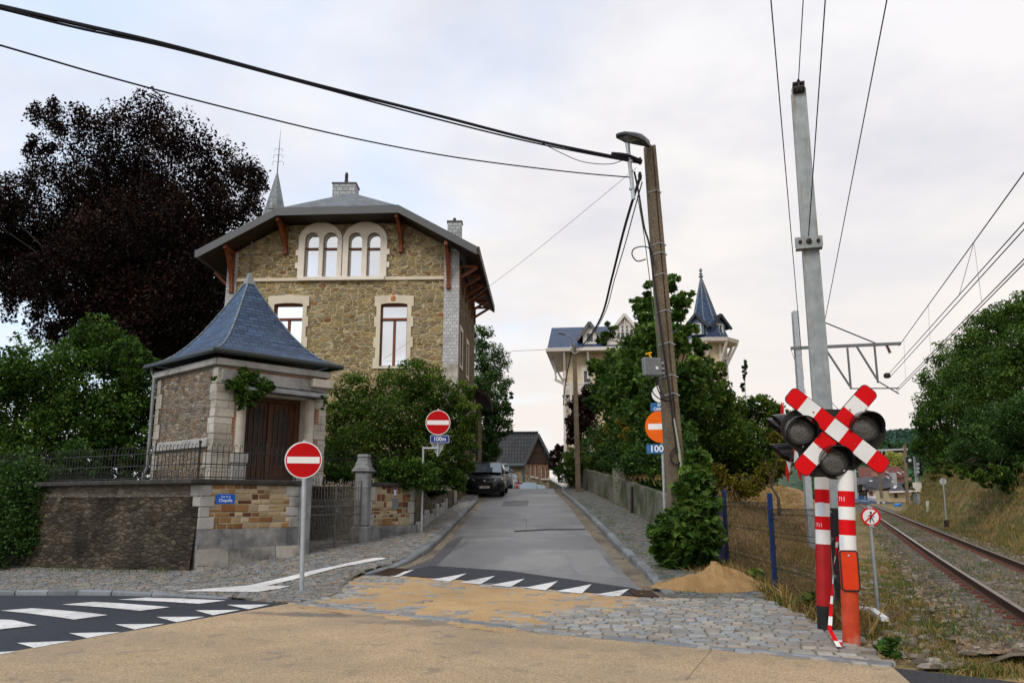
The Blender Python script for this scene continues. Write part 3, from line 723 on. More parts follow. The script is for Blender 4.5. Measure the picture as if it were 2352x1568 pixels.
# left pavement in front of the walls
PLp = [KL[4]] + gp([(760, 1372), (800, 1335), (840, 1317)]) + [(p[0] - .2, p[1]) for p in KLs[1:]] + [(-2.0, 44)] + [(-3.6, 44)] + gp([(1052, 1160), (960, 1222), (845, 1243), (700, 1252), (690, 1272), (437, 1316)]) + [(-7.2, 17.65), (-14.6, 22.45), (-22, 27.35)]
PLp += [(-50, 45), (KLx[0], KLx[1] + .2)] + [(p[0], p[1] + .16) for p in KL[:4]]
drape('pavement', PLp, -.022, M['joint'], .8, f=np.vectorize(hl))
hl_v = np.vectorize(lambda x, y: float(H(x, y)) + .03 + .09 * float(ss(14.5, 18.5, y)) * float(ss(-9.5, -6, x))); gl = lambda P: [tuple(gnd(x, y, 0, hl_v)[:2]) for x, y in P]
pt1 = gl([(405, 1358), (565, 1345), (668, 1346), (640, 1352), (590, 1360)]); pt2 = gl([(562, 1346), (720, 1310), (860, 1281), (880, 1281), (888, 1283), (775, 1304), (610, 1346)])
setts('pavement_setts', PLp, 8, .15, .095, hl, .0, (), (1.0, .96, .88), .12, .25, 2, warm=.16)
for q_ in (pt1, pt2): drape('road_marking', q_, .010, M['paint'], .6, f=np.vectorize(hl))
# cobbled apron across the street mouth, half buried in sand
AP = EDGE + gp([(2030, 1515), (1905, 1442), (1800, 1392), (1745, 1372), (1540, 1374)]) + gp([(1500, 1374), (1260, 1355), (1080, 1337), (905, 1324), (845, 1320), (800, 1336), (755, 1372)])
drape('apron', AP, .0, M['joint'], .8)
setts('apron_setts', AP, -16, .20, .155, lambda x, y: float(H(x, y)), .014, (), (1.05, 1, .91), .18, .32, 4, gap=.02, warm=.14, zj=.005)
# right pavement
PRp = [(p[0] + .17, p[1]) for p in KR] + [(3.2, 50), (3.3, 75), (4.4, 75), (4.2, 50)] + gp([(1335, 1125), (1416, 1164), (1500, 1212), (1560, 1262), (1650, 1315), (1760, 1374)]) + [g2(1535, 1374)]
drape('pavement', PRp, -.022, M['joint'], .8, f=np.vectorize(hr))
setts('pavement_setts', PRp, -8, .17, .115, hr, .0, (), (.97, .98, .86), .075, .165, 6, warm=.2)
# spread sand
SP = gp([(830, 1330), (905, 1326), (1080, 1340), (1260, 1357), (1500, 1376), (1530, 1382), (1440, 1392), (1330, 1402), (1290, 1418), (1255, 1432), (1180, 1440), (1040, 1424), (760, 1393), (735, 1385)])
def sand_sheet():
 cx = [p[0] for p in SP]; cy = [p[1] for p in SP]; st = .045
 xs = np.arange(min(cx) - .5, max(cx) + .5, st); ys = np.arange(min(cy) - .5, max(cy) + .5, st)
 def edge(x, y):
  d = 9
  for i in range(len(SP)):
   a = Vector(SP[i]); b = Vector(SP[(i + 1) % len(SP)]); p = Vector((x, y)); k = max(0, min(1, (p - a).dot(b - a) / (b - a).length_squared))
   d = min(d, (p - a - (b - a) * k).length)
  return d if inpoly(x, y, SP) else -d
 idx = {}; V = []; F = []
 G = {}
 for j, y in enumerate(ys):
  for i, x in enumerate(xs):
   e = edge(x, y)
   if e < -.45: continue
   nz = noise.fractal(Vector((x * 1.6, y * 1.6, 3.1)), 1.0, 2.0, 4)
   nf = noise.noise(Vector((x * 6, y * 6, 1.7)))
   cover = min(.6, e * .75) + nz * .62 - .26
   z = Hf(x, y) + .013 + max(-.05, min(.020, cover * .026)) + nf * .006 + .004 * noise.noise(Vector((x * 14, y * 14, 2)))
   idx[i, j] = len(V); V.append((x, y, z))
 for (i, j) in idx:
  q = [idx.get(k) for k in ((i, j), (i + 1, j), (i + 1, j + 1), (i, j + 1))]
  if None not in q: F.append(q)
 me = bpy.data.meshes.new('spread_sand'); me.from_pydata(V, [], F); me.materials.append(M['sand']); me.shade_smooth()
 tag(link_mesh('spread_sand', me), kind='stuff')
sand_sheet()
def heap():
 c = gnd(1645, 1362); c = Vector((c.x, c.y + .32, 0)); n = 150; m = 48; V = []; F = []
 for j in range(m):
  for i in range(n):
   a = 2 * math.pi * i / n; t_ = j / (m - 1)
   rx, ry = 1.0 * (1 + .10 * math.sin(2 * a + 1) + .05 * math.sin(5 * a)), 0.62 * (1 + .08 * math.sin(3 * a))
   x, y = c.x + rx * t_ * math.cos(a), c.y + ry * t_ * math.sin(a)
   h = .34 * max(0, 1 - t_) ** 1.45 * (1 + .2 * math.cos(a - .4)) + .05 * max(0, 1 - ((t_ - .45) / .3) ** 2) * max(0, math.sin(2 * a + .7))  + (.035 * noise.fractal(Vector((x * 4, y * 4, 0)), 1, 2, 4) + .03 * noise.noise(Vector((x * 10, y * 10, 1))) + .012 * noise.noise(Vector((x * 26, y * 26, 1)))) * (1.2 - t_) + .09 * noise.noise(Vector((x * 2.2, y * 2.2, 5))) * (1 - t_)
   V.append((x, y, Hf(x, y) + .10 * float(ss(13, 14.5, y)) + h + .01 - .05 * max(0, t_ - .9) * 10))
 for j in range(m - 1):
  for i in range(n): F.append((j * n + i, j * n + (i + 1) % n, (j + 1) * n + (i + 1) % n, (j + 1) * n + i))
 me = bpy.data.meshes.new('sand_heap'); me.from_pydata(V, [], F); me.materials.append(M['heap_sand']); me.shade_smooth()
 tag(link_mesh('sand_heap', me), 'heap of yellow sand dumped on the right pavement in front of the blue fence', 'sand heap')
heap()
# drain grates
def grate(poly, lab):
 P = gp(poly); c = Vector((sum(p[0] for p in P) / 4, sum(p[1] for p in P) / 4)); z = Hf(*c) + .012
 o = thing('drain_grate', lab, 'drain', (c.x, c.y, z))
 u = Vector((P[1][0] - P[0][0], P[1][1] - P[0][1], Hf(*P[1]) - Hf(*P[0]))); v = Vector((P[3][0] - P[0][0], P[3][1] - P[0][1], Hf(*P[3]) - Hf(*P[0])))
 b = MB(); o0 = Vector((*P[0], Hf(*P[0]) + .012)); un, vn = u.normalized(), v.normalized(); w = un.cross(vn)
 b.quad(o0 + w * .003, o0 + u + w * .003, o0 + u + v + w * .003, o0 + v + w * .003, 1)
 for k in range(9):
  a = o0 + u * ((k + .5) / 9); b.bar(a + w * .015, a + v + w * .015, .03, .02, m=0)
 for s_ in (0, 1):
  b.bar(o0 + v * s_ + w * .017, o0 + u + v * s_ + w * .017, .04, .024, m=0); b.bar(o0 + u * s_ + w * .019, o0 + u * s_ + v + w * .019, .04, .024, m=0)
 b.build('grate_bars', [M['grate'], M['black_paint']], o)
grate([(862, 1322), (905, 1324), (935, 1309), (895, 1308)], 'rusty drain grate at the foot of the left kerb by the painted teeth')
grate([(1462, 1371), (1512, 1374), (1490, 1358), (1445, 1358)], 'rusty drain grate at the right kerb beside the sand heap')
# ------------------------------------------------------------------ left: retaining walls, gate, chapel, stone house
C2 = lambda x, y: ((350 + x / 2.24) * PXM, (300 + y / 2.24) * PXM)
C3 = lambda x, y: ((x / 1.9186) * PXM, (850 + y / 1.9192) * PXM)
K4 = lambda x, y: C4([(x, y)])[0]
def pxs(fr, cf, pts, c=0.0): return [fr.px(*cf(x, y), c) for x, y in pts]
def prect(fr, cf, x0, y0, x1, y1, c=0.0):
 a0, b1 = fr.px(*cf(x0, y0), c); a1, b0 = fr.px(*cf(x1, y1), c); return min(a0, a1), min(b0, b1), max(a0, a1), max(b0, b1)
P0, P1, P2, P3, P4, P5 = (-14.6, 22.5), (-6.65, 17.3), (-4.98, 19.0), (-3.93, 21.35), (-2.85, 23.6), (-2.45, 34.0)
ZC = 2.05          # coping / terrace level
# garden terrace behind the walls (with the notch of the path behind the gate)
bk = Vector((-.91, .41))
Q2 = (P2[0] + bk.x * 4, P2[1] + bk.y * 4); Q3 = (P3[0] + bk.x * 4 + .3, P3[1] + bk.y * 4 + .3)
TP = [(-40, 40), P0, P1, P2, Q2, Q3, P3, P4, P5, (-2.4, 36), (-2.2, 60), (-40, 70)]
b = MB(); tri = tessellate_polygon([[Vector((*p, 0)) for p in TP]])
b.add([(p[0], p[1], ZC - .06) for p in TP], [t if True else t for t in tri])
o = b.build('garden_terrace', M['garden_soil']); tag(o, kind='structure')
if o.data.polygons[0].normal.z < 0: o.data.flip_normals()
# dark retaining wall, battered, on the left
rw = thing('retaining_wall', 'dark rubble retaining wall below the railing at far left', 'wall', (P1[0], P1[1], Hf(*P1)))
def wallrun(b, A, B, z0f, z1, th=.45, batter=.0, n=24, m=0):
 A, B = Vector(A), Vector(B); t = (B - A).normalized(); nr = Vector((t.y, -t.x))     # outward = right of travel
 for i in range(n):
  p, q = A.lerp(B, i / n), A.lerp(B, (i + 1) / n)
  zp, zq = z0f(*p), z0f(*q)
  po, qo = p + nr * batter, q + nr * batter
  b.quad((po.x, po.y, zp), (qo.x, qo.y, zq), (q.x, q.y, z1), (p.x, p.y, z1), m)
  b.quad((p.x, p.y, z1), (q.x, q.y, z1), (q.x - nr.x * th, q.y - nr.y * th, z1), (p.x - nr.x * th, p.y - nr.y * th, z1), m)
zb = lambda x, y: Hf(x, y) - .15
PA = (P1[0] - .33 * .84, P1[1] + .33 * .54)
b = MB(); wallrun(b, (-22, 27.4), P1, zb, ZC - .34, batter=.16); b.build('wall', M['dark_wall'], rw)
b = MB(); wallrun(b, (-22, 27.4), P1, lambda x, y: ZC - .36, ZC - .09, batter=.02, n=6); b.build('upper_band', M['pale_band'], rw)
b = MB(); b.bar((-22, 27.35, ZC - .04), (P1[0] + .06, P1[1] - .12, ZC - .04), .5, .11, ch=.02); b.build('coping', M['coping'], rw)
# corner wall with ochre panels, bluestone plinth
FG = Fr((P1[0], P1[1], 0), (P2[0] - P1[0], P2[1] - P1[1], 0))
LG = (Vector(P2) - Vector(P1)).length
gw = thing('gate_wall', 'corner wall with ochre stone panel and stained bluestone plinth left of the iron gate', 'wall', (P1[0], P1[1], Hf(*P1)))
zp_ = FG.px(560, 1214)[1]; zlow = FG.px(560, 1256)[1]
def ashlar(fr, a0, z0, a1, z1, par, seed):
 r = random.Random(seed); V = []; F = []; C = []; off = wloc(par); z = z0
 pal = [(.30, .22, .115), (.19, .085, .03), (.38, .30, .185), (.11, .045, .022), (.29, .16, .06), (.42, .34, .23), (.16, .07, .03), (.22, .115, .045), (.33, .25, .15)]
 def blk(x0, y0, x1, y1):
  b0 = len(V); g = .009; c = r.uniform(.006, .022); col = r.choice(pal); k = r.uniform(.8, 1.2); j = lambda: r.uniform(-.006, .006)
  for s_, cc in ((0, -.03), (0, c - .012), (.016, c)):
   for x, y in ((x0 + g + s_, y0 + g + s_), (x1 - g - s_, y0 + g + s_), (x1 - g - s_, y1 - g - s_), (x0 + g + s_, y1 - g - s_)): V.append(tuple(fr.pt(x + j(), y + j(), cc) - off)); C.append(tuple(q * k for q in col))
  for t_ in (0, 4):
   for i in range(4): F.append((b0 + t_ + i, b0 + t_ + (i + 1) % 4, b0 + t_ + 4 + (i + 1) % 4, b0 + t_ + 4 + i))
  F.append((b0 + 8, b0 + 9, b0 + 10, b0 + 11))
 while z < z1 - .06:
  h = r.choice((.10, .13, .17, .21)); h = z1 - z if z + h > z1 - .08 else h; x = a0
  while x < a1 - .05:
   w = r.uniform(.13, .36); w = a1 - x if x + w > a1 - .10 else w
   if h > .16 and r.random() < .4: blk(x, z, x + w, z + h * .5); blk(x, z + h * .5, x + w, z + h)
   else: blk(x, z, x + w, z + h)
   x += w
  z += h
 rawmesh('ochre_block', V, F, C, M['ochre'], par, None)
M['foundation'] = bricky('blotched foundation stone', [(.22, .21, .19), (.34, .32, .28), (.27, .25, .22)], (.05, .05, .05), 1.1, 1.5, .008, .3, .7, grime=((.05, .05, .05), .85, 1.6))
M['ochre'] = attrmat('ochre blocks', .8, .6, 18, .25)
b = MB(); b.plate(FG, rect(.12, zp_, LG - .1, ZC - .1), (), -.45, 0); b.build('ochre_panel', M['mortar'], gw); ashlar(FG, .2, zp_, LG - .2, ZC - .1, gw, 4)
r_ = random.Random(5)
zs = [zp_ + (ZC - .1 - zp_) * k for k in (0, .27, .5, .74, 1.0)]
for i in range(4):
 z0, z1 = zs[i] + .004, zs[i + 1] - .004
 for side in (0, 1):
  w = (.36, .24, .34, .26)[(i + side) % 4]
  a0 = -.02 if side == 0 else LG - w; b = MB()
  b.box(FG.pt(a0 + w / 2, (z0 + z1) / 2, -.2), (w, z1 - z0, .46), FG.ax(), ch=.015)
  if side == 0:
   FL0 = Fr((P1[0], P1[1], 0), (P1[0] - P0[0], P1[1] - P0[1], 0)); k = (.26, .36, .24, .34)[i]
   b.box(FL0.pt(-k / 2 + .01, (z0 + z1) / 2, -.2), (k, z1 - z0, .44), FL0.ax(), ch=.015)
  b.build('quoin', M['pale_bluestone'], gw)
for nm, z0a, z1a, c0, mt in (('plinth', zlow, zp_, .05, 'dark_plinth'), ('foundation', None, zlow, .10, 'foundation')):
 b = MB(); n = 10
 for i in range(n):
  a0, a1 = -.03 + (LG + .05) * i / n, -.03 + (LG + .05) * (i + 1) / n
  bo = [FG.pt(a, z0a if z0a is not None else 0, c) for a, c in ((a0, c0 + (.04 if z0a else .10)), (a1, c0 + (.04 if z0a else .10)))]
  if z0a is None:
   for p in bo: p.z = Hf(p.x, p.y) - .1
  top = [FG.pt(a1, z1a, c0), FG.pt(a0, z1a, c0)]
  b.quad(bo[0], bo[1], top[0], top[1]); b.quad(top[1], top[0], FG.pt(a1, z1a, -.3), FG.pt(a0, z1a, -.3))
  if i == n - 1: b.quad(bo[1], FG.pt(a1, bo[1].z, -.4), FG.pt(a1, z1a, -.4), top[0])
  if i == 0: b.quad(FG.pt(a0 - .02, bo[0].z, -.6), bo[0], top[1], FG.pt(a0, z1a, -.6))
 b.build(nm, M[mt], gw)
b = MB(); b.box(FG.pt(LG / 2, ZC - .04, -.16), (LG + .18, .11, .54), FG.ax(), ch=.02); b.build('coping', M['coping'], gw)
# left gate pillar (plain bluestone pier, end of this wall)
b = MB(); zg = Hf(*P2)
b.box(FG.pt(LG + .12, (zg + ZC) / 2 + .05, -.1), (.30, ZC - zg + .3, .42), FG.ax(), ch=.02); b.build('gate_pier', M['bluestone'], gw)
# street name plate
FS = Fr(FG.pt(*FG.px(517.5, 1145), .012), FG.u)
sw = abs(FG.px(539, 1145)[0] - FG.px(497, 1145)[0]); sh = abs(FG.px(517, 1135)[1] - FG.px(517, 1156.5)[1])
sn = thing('street_name_plate', 'blue enamel street name plate fixed to the ochre stone panel', 'street sign', FS.o)
b = MB(); b.plate(FS, rrect(-sw / 2, -sh / 2, sw / 2, sh / 2, .02), (), 0, .012); pl = b.build('plate', M['blue_sign'], sn)
text('street_name', 'Rue de la', FS, 0, sh * .23, sh * .30, M['white_text'], sn, .0125, sx=.95)
text('street_name', 'Chapelle', FS, 0, -sh * .17, sh * .46, M['white_text'], sn, .0125, bold=.001, sx=.95)
# path walls behind the gate
pw = thing('path_wall', 'shadowed rubble walls of the sunken path behind the iron gate', 'wall', (Q2[0], Q2[1], .4))
b = MB()
for a, c in ((P2, Q2), (Q2, Q3), (Q3, P3)): b.quad((*a, .1), (*c, .1), (*c, ZC - .06), (*a, ZC - .06))
b.build('wall', M['garden_wall'], pw)
# carved gate pillar and the right hand panel
FR_ = Fr((P3[0], P3[1], 0), (P4[0] - P3[0], P4[1] - P3[1], 0)); LR = (Vector(P4) - Vector(P3)).length
FP = face_cam((P3[0], P3[1], 0), 18); zg = Hf(*P3)
gp_ = thing('gate_pillar', 'grey bluestone gate pillar with carved cap right of the iron gate', 'pillar', (P3[0], P3[1], zg))
def pxz(x, y, Y): return at(x, y, Y).z
zt = pxz(852, 1043, P3[1]); zn = pxz(852, 1083, P3[1]); zpl = pxz(852, 1208, P3[1])
b = MB(); b.box(FP.pt(0, (zg - .1 + zpl) / 2, 0), (.44, zpl - zg + .1, .44), FP.ax(), ch=.03); b.build('pillar_base', M['bluestone'], gp_)
b = MB(); b.box(FP.pt(0, (zpl + zn) / 2, 0), (.36, zn - zpl, .36), FP.ax(), ch=.035)
b.box(FP.pt(0, zpl + (zn - zpl) * .72, 0), (.385, .05, .385), FP.ax(), ch=.012); b.build('shaft', M['bluestone'], gp_)
b = MB(); hc = zt - zn
b.box(FP.pt(0, zn + .03, 0), (.50, .06, .50), FP.ax(), ch=.015); b.box(FP.pt(0, zn + .085, 0), (.44, .05, .44), FP.ax(), ch=.015)
def frus(b, fr, z0, z1, w0, w1): b.prism([fr.pt(i * w0, z0, j * w0) for i, j in ((-1, 1), (1, 1), (1, -1), (-1, -1))], [fr.pt(i * w1, z1, j * w1) for i, j in ((-1, 1), (1, 1), (1, -1), (-1, -1))])
frus(b, FP, zn + .11, zt - .07, .185, .12); frus(b, FP, zt - .07, zt, .15, .13)
for s_ in (-1, 1):
 b.lathe(FP.pt(s_ * .13, zn + .19, .15), [(.05, -.02), (.06, 0), (.02, .03)], 10, FP.n); b.lathe(FP.pt(.15, zn + .19, s_ * .13), [(.05, -.02), (.06, 0), (.02, .03)], 10, FP.u)
b.build('carved_cap', M['bluestone'], gp_)
rwl = thing('gate_wall', 'short wall with ochre stone panel and grey plinth right of the carved pillar', 'wall', (P3[0], P3[1], zg))
zrp = FR_.px(905, 1206)[1]
b = MB(); b.plate(FR_, rect(.16, zrp, LR - .12, ZC - .05), (), -.45, 0); b.build('ochre_panel', M['mortar'], rwl); ashlar(FR_, .3, zrp, LR - .2, ZC - .05, rwl, 9)
for side in (0, 1):
 zz_ = [zrp + (ZC - .05 - zrp) * k for k in (0, .3, .62, 1.0)]
 for i in range(3):
  w = (.42, .30, .44)[i] if side == 0 else (.24, .34, .22)[i]; b = MB()
  a0 = .10 if side == 0 else LR - w
  b.box(FR_.pt(a0 + w / 2, (zz_[i] + zz_[i + 1]) / 2, -.2), (w, zz_[i + 1] - zz_[i] - .01, .46), FR_.ax(), ch=.015); b.build('quoin', M['pale_bluestone'], rwl)
b = MB(); n = 8
for i in range(n):
 a0, a1 = .2 + (LR - .15) * i / n, .2 + (LR - .15) * (i + 1) / n
 lo = [FR_.pt(a0, 0, .14), FR_.pt(a1, 0, .14)]
 for p in lo: p.z = Hf(p.x, p.y) - .1
 b.quad(lo[0], lo[1], FR_.pt(a1, zrp, .10), FR_.pt(a0, zrp, .10)); b.quad(FR_.pt(a0, zrp, .10), FR_.pt(a1, zrp, .10), FR_.pt(a1, zrp, -.3), FR_.pt(a0, zrp, -.3))
 if i == n - 1: b.quad(lo[1], FR_.pt(a1, lo[1].z, -.4), FR_.pt(a1, zrp, -.4), FR_.pt(a1, zrp, .10))
b.build('plinth', M['dark_plinth'], rwl)
b = MB(); b.box(FR_.pt(LR / 2, ZC - .01, -.18), (LR, .10, .52), FR_.ax(), ch=.02); b.build('coping', M['coping'], rwl)
FB = Fr(FR_.pt(*FR_.px(*K4(948, 787)), .01), FR_.u); k = .62
em = thing('heritage_shield', 'small blue and white shield emblem fixed above the grey plaque', 'emblem', FB.o)
sw, sh = .075, .135
shield = [(-sw, sh * .8), (sw, sh * .8), (sw, -sh * .35), (sw * .55, -sh * .75), (0, -sh), (-sw * .55, -sh * .75), (-sw, -sh * .35)]
b = MB(); b.plate(FB, shield, (), 0, .012); b.build('shield', M['navy_sign'], em)
b = MB(); b.plate(FB, [(-sw, sh * .62), (0, .05), (sw, sh * .62), (sw, sh * .42), (.035, 0), (sw * .9, -sh * .42), (sw * .55, -sh * .7), (0, -.06), (-sw * .55, -sh * .7), (-sw * .9, -sh * .42), (-.035, 0), (-sw, sh * .42)], (), .012, .015); b.build('white_mark', M['white_text'], em)
a0, b0, a1, b1 = prect(FR_, K4, 932, 824, 970, 890)
pq = thing('wall_plaque', 'grey metal plaque on the ochre stone panel under the shield emblem', 'plaque', FR_.pt(a0, b0, 0))
b = MB(); b.plate(FR_, rect(a0, b0, a1, b1), (), .002, .02); b.build('plate', M['box_grey'], pq)
# iron gate: two leaves
FI = Fr((P2[0] + .12, P2[1] + .1, 0), (P3[0] - P2[0], P3[1] - P2[1], 0)); LI = (Vector(P3) - Vector(P2)).length - .42
gt = thing('iron_gate', 'two leaf grey wrought iron gate with spiked bars between the stone pillars', 'gate', FI.pt(LI / 2, Hf(*P2), 0))
zlo = max(Hf(*P2), Hf(*P3)) + .10; zmid = FI.px(770, 1162)[1]
for leaf in (0, 1):
 b = MB(); a0 = .14 + leaf * (LI / 2); a1 = a0 + LI / 2 - .04; n = 9
 ztop = lambda a: ZC + .02 - .10 * math.sin(math.pi * (a - .14) / LI)
 for i in range(n + 1):
  a = a0 + (a1 - a0) * i / n; e = i in (0, n)
  b.tube([FI.pt(a, zlo - (.05 if e else 0)), FI.pt(a, ztop(a) + (.05 if e else 0))], .019 if e else .010, 6)
  if not e: b.lathe(FI.pt(a, ztop(a)), [(.008, 0), (.020, .03), (.002, .12)], 6)
  if i < n:
   am = a + (a1 - a0) / n / 2
   b.tube([FI.pt(am, zlo), FI.pt(am, zmid + .10)], .008, 5); b.lathe(FI.pt(am, zmid + .10), [(.008, 0), (.016, .03), (.002, .09)], 6)
 for z in (zlo + .02, zlo + .12, zmid - .20, zmid): b.bar(FI.pt(a0, z), FI.pt(a1, z), .022, .03)
 lf = b.build('gate_leaf', M['iron_grey'], gt)
b = MB(); b.box(FI.pt(.14 + LI / 2, zmid - .1, .03), (.15, .12, .03), FI.ax()); b.build('lock', M['iron_grey'], gt)
# railing on top of the walls
def railing(label, A, B, z0, h, n, name='iron_railing'):
 A, B = Vector(A), Vector(B); fr = Fr((*A, 0), (*(B - A), 0)); L = (B - A).length
 o = thing(name, label, 'railing', (*((A + B) / 2), z0))
 b = MB()
 for i in range(n + 1):
  a = L * i / n; big = i % 12 == 0
  b.tube([fr.pt(a, z0), fr.pt(a, z0 + h + (.05 if big else 0))], .013 if big else .009, 6)
  if big: b.lathe(fr.pt(a, z0 + h + .05), [(.02, 0), (.026, .02), (.02, .045), (.002, .06)], 6)
  else: b.tube([fr.pt(a, z0 + h), fr.pt(a + .008, z0 + h + .03), fr.pt(a + .03, z0 + h + .05), fr.pt(a + .052, z0 + h + .032), fr.pt(a + .058, z0 + h)], .007, 5)
  if i < n:
   am = a + L / n / 2
   b.tube([fr.pt(am, z0 + .06), fr.pt(am, z0 + .15), fr.pt(am + .02, z0 + .20), fr.pt(am - .01, z0 + .225)], .006, 5)
 b.build('picket', M['iron'], o)
 for k, z in enumerate((.05, .36, .66)):
  b = MB(); b.bar(fr.pt(0, z0 + h * z / .8), fr.pt(L, z0 + h * z / .8), .022, .022); b.build('cross_bar', M['iron'], o)
 return o
zr = ZC + .015
railing('black iron railing along the top of the dark retaining wall at left', (-16.0, 23.3), (P1[0] - .12, P1[1] + .06), zr, .72, 84)
railing('black iron railing above the blue street name plate', (P1[0] - .1, P1[1] + .08), (P2[0] - .14, P2[1] + .08), zr, .72, 18)
railing('black iron railing half hidden in bush behind the iron gate', (-5.9, 21.9), (-3.4, 24.2), ZC - .05, .95, 22)
# ------------------------------------------------------------------ chapel
_c = at(490, 1000, 19.0); CC = Vector((_c.x, _c.y, 0)); ZB = ZC - .08
ul = Vector((.731, -.682, 0)); ur = Vector((.682, .731, 0)); S = 3.15
FL = Fr(CC, ul); FF = Fr(CC, ur)
WL = -FL.px(358, 940)[0]; WR = FF.px(748, 940)[0]
zE = FF.px(500, 822)[1]                       # top of wall
ch = thing('chapel', 'small square stone chapel with flared blue slate roof and oak door behind the railing', 'chapel', (CC.x, CC.y, ZB))
b = MB(); b.plate(FL, rect(-WL, ZB, 0, zE), (), -.4, 0)
b.plate(Fr(FF.pt(WR, 0, 0), -FL.u), rect(-0.0, ZB, WL, zE), (), -.4, 0)
b.plate(Fr(FL.pt(-WL, 0, 0), -FF.u), rect(-WR, ZB, 0, zE), (), -.4, 0)
b.build('rubble_wall', M['chapel_stone'], ch)
da0, db0, da1, db1 = prect(FF, K4, -95, 195, 390, 640)
da0 = FF.px(565, 960)[0]; da1 = FF.px(702, 960)[0]; dzt = FF.px(640, 912)[1]
b = MB(); b.plate(FF, rect(.01, ZB, WR, zE), [rect(da0, ZB + .02, da1, dzt)], -.5, -.012); b.build('front_wall', M['limestone'], ch)
# quoins at the near corner, alternating, and at the far left corner
k0, k1 = ZB + .75, zE - .16
ys = [ZB, ZB + .30, ZB + .62, ZB + .95]
zq = [ZB + (zE - .2 - ZB) * k / 7 for k in range(8)]
for i in range(7):
 z0, z1 = zq[i] + .004, zq[i + 1] - .004; wl_, wr_ = ((.22, .50), (.34, .46))[i % 2]
 if i < 2: wl_, wr_ = wl_ + .1, wr_ + .02
 b = MB()
 b.box(FF.pt(wr_ / 2 - .012, (z0 + z1) / 2, -.12), (wr_, z1 - z0, .27), FF.ax(), ch=.012); b.box(FL.pt(-wl_ / 2 + .014, (z0 + z1) / 2, -.12), (wl_, z1 - z0, .274), FL.ax(), ch=.012)
 b.build('quoin', M['ashlar'], ch)
 b = MB(); w = (.20, .33)[i % 2]; b.box(FL.pt(-WL + w / 2 - .012, (z0 + z1) / 2, -.12), (w, z1 - z0, .27), FL.ax(), ch=.012); b.build('quoin', M['ashlar'], ch)
 b = MB(); w = (.24, .36)[i % 2]; b.box(FF.pt(WR - w / 2 + .012, (z0 + z1) / 2, -.12), (w, z1 - z0, .27), FF.ax(), ch=.012); b.build('quoin', M['ashlar'], ch)
# string course low on the left wall, cornice under the eaves
zs0 = FL.px(420, 1022)[1]
b = MB(); b.box(FL.pt(-WL / 2 - .02, zs0, .0), (WL - .35, .22, .16), FL.ax(), ch=.02); b.build('base_course', M['pale_bluestone'], ch)
b = MB()
b.box(FF.pt(WR / 2, zE - .08, -.05), (WR + .12, .17, .34), FF.ax(), ch=.02); b.box(FL.pt(-WL / 2, zE - .08, -.05), (WL + .10, .168, .336), FL.ax(), ch=.02); b.build('cornice', M['pale_bluestone'], ch)
b = MB(); zz1 = zE - .20
b.box(FF.pt(WR / 2, zz1, -.03), (WR - .5, .05, .10), FF.ax()); b.build('brick_strip', M['brick_red'], ch)
b = MB(); b.box(FF.pt(WR / 2, zE - .40, -.06), (WR - .16, .30, .24), FF.ax(), ch=.02); b.build('beam', M['pale_bluestone'], ch)
# door with frame, columns, pedestals, canopy slab
b = MB(); b.plate(FF, rect(da0 - .0, ZB, da1, dzt), (), -.46, -.42); b.build('dark_recess', M['black_matt'], ch)
dr = thing
b = MB(); n = 10; b.plate(FF, rect(da0 + .1, ZB, da1 - .1, dzt - .12), (), -.42, -.36); door = b.build('door', M['wood_door'], ch)
for sg in (0, 1): b = MB(); b.plate(FF, arch(da0 + .22 + sg * (da1 - da0 - .3) / 2, ZB + .55, da0 + .08 + (sg + 1) * (da1 - da0 - .3) / 2 , dzt - .25, .25), (), -.36, -.352); b.build('dark_inset', M['black_matt'], door)
b = MB()
for i in range(n + 1): a = da0 + .14 + (da1 - da0 - .28) * i / n; b.bar(FF.pt(a, ZB, -.345), FF.pt(a, dzt - .2, -.345), .035, .03, up=FF.n, ch=.008)
b.bar(FF.pt((da0 + da1) / 2, ZB, -.33), FF.pt((da0 + da1) / 2, dzt - .12, -.33), .11, .05, up=FF.n, ch=.012)
b.build('door_batten', M['wood_door'], door)
b = MB()
for a in (da0 + .06, da1 - .06): b.bar(FF.pt(a, ZB, -.33), FF.pt(a, dzt, -.33), .13, .10, up=FF.n, ch=.012)
b.bar(FF.pt(da0, dzt - .06, -.33), FF.pt(da1, dzt - .06, -.33), .10, .12, up=FF.up, ch=.012); b.build('door_frame', M['wood_door'], ch)
for a in (da0 - .15, da1 + .13):
 zped = FF.px(640, 1052)[1] if False else ZB + .78
 b = MB(); b.lathe(FF.pt(a, zped, -.02), [(.135, 0), (.125, .04), (.12, .06), (.115, dzt - zped - .08), (.13, dzt - zped - .05), (.13, dzt - zped)], 16); b.build('column', M['limestone'], ch)
 b = MB(); b.box(FF.pt(a, zped - .13, -.02), (.40, .26, .36), FF.ax(), ch=.02); b.box(FF.pt(a, ZB + (zped - .26 - ZB) / 2, -.02), (.34, zped - .26 - ZB, .32), FF.ax(), ch=.02); b.build('pedestal', M['pale_bluestone'], ch)
 s_ = -1 if a < (da0 + da1) / 2 else 1
 b = MB(); b.box(FF.pt(a + s_ * .215, (zped + dzt) / 2, -.02), (.13, dzt - zped - .02, .06), FF.ax()); b.build('brick_strip', M['brick_red'], ch)
b = MB(); zsl = dzt + .05
b.prism([FF.pt(x, zsl, c) for x, c in ((da0 - .3, .42), (da1 + .42, .42), (da1 + .42, -.1), (da0 - .3, -.1))], [FF.pt(x, zsl + z, c) for x, c, z in ((da0 - .28, .40, .07), (da1 + .40, .40, .07), (da1 + .40, -.1, .22), (da0 - .28, -.1, .22))])
b.build('canopy_slab', M['bluestone'], ch)
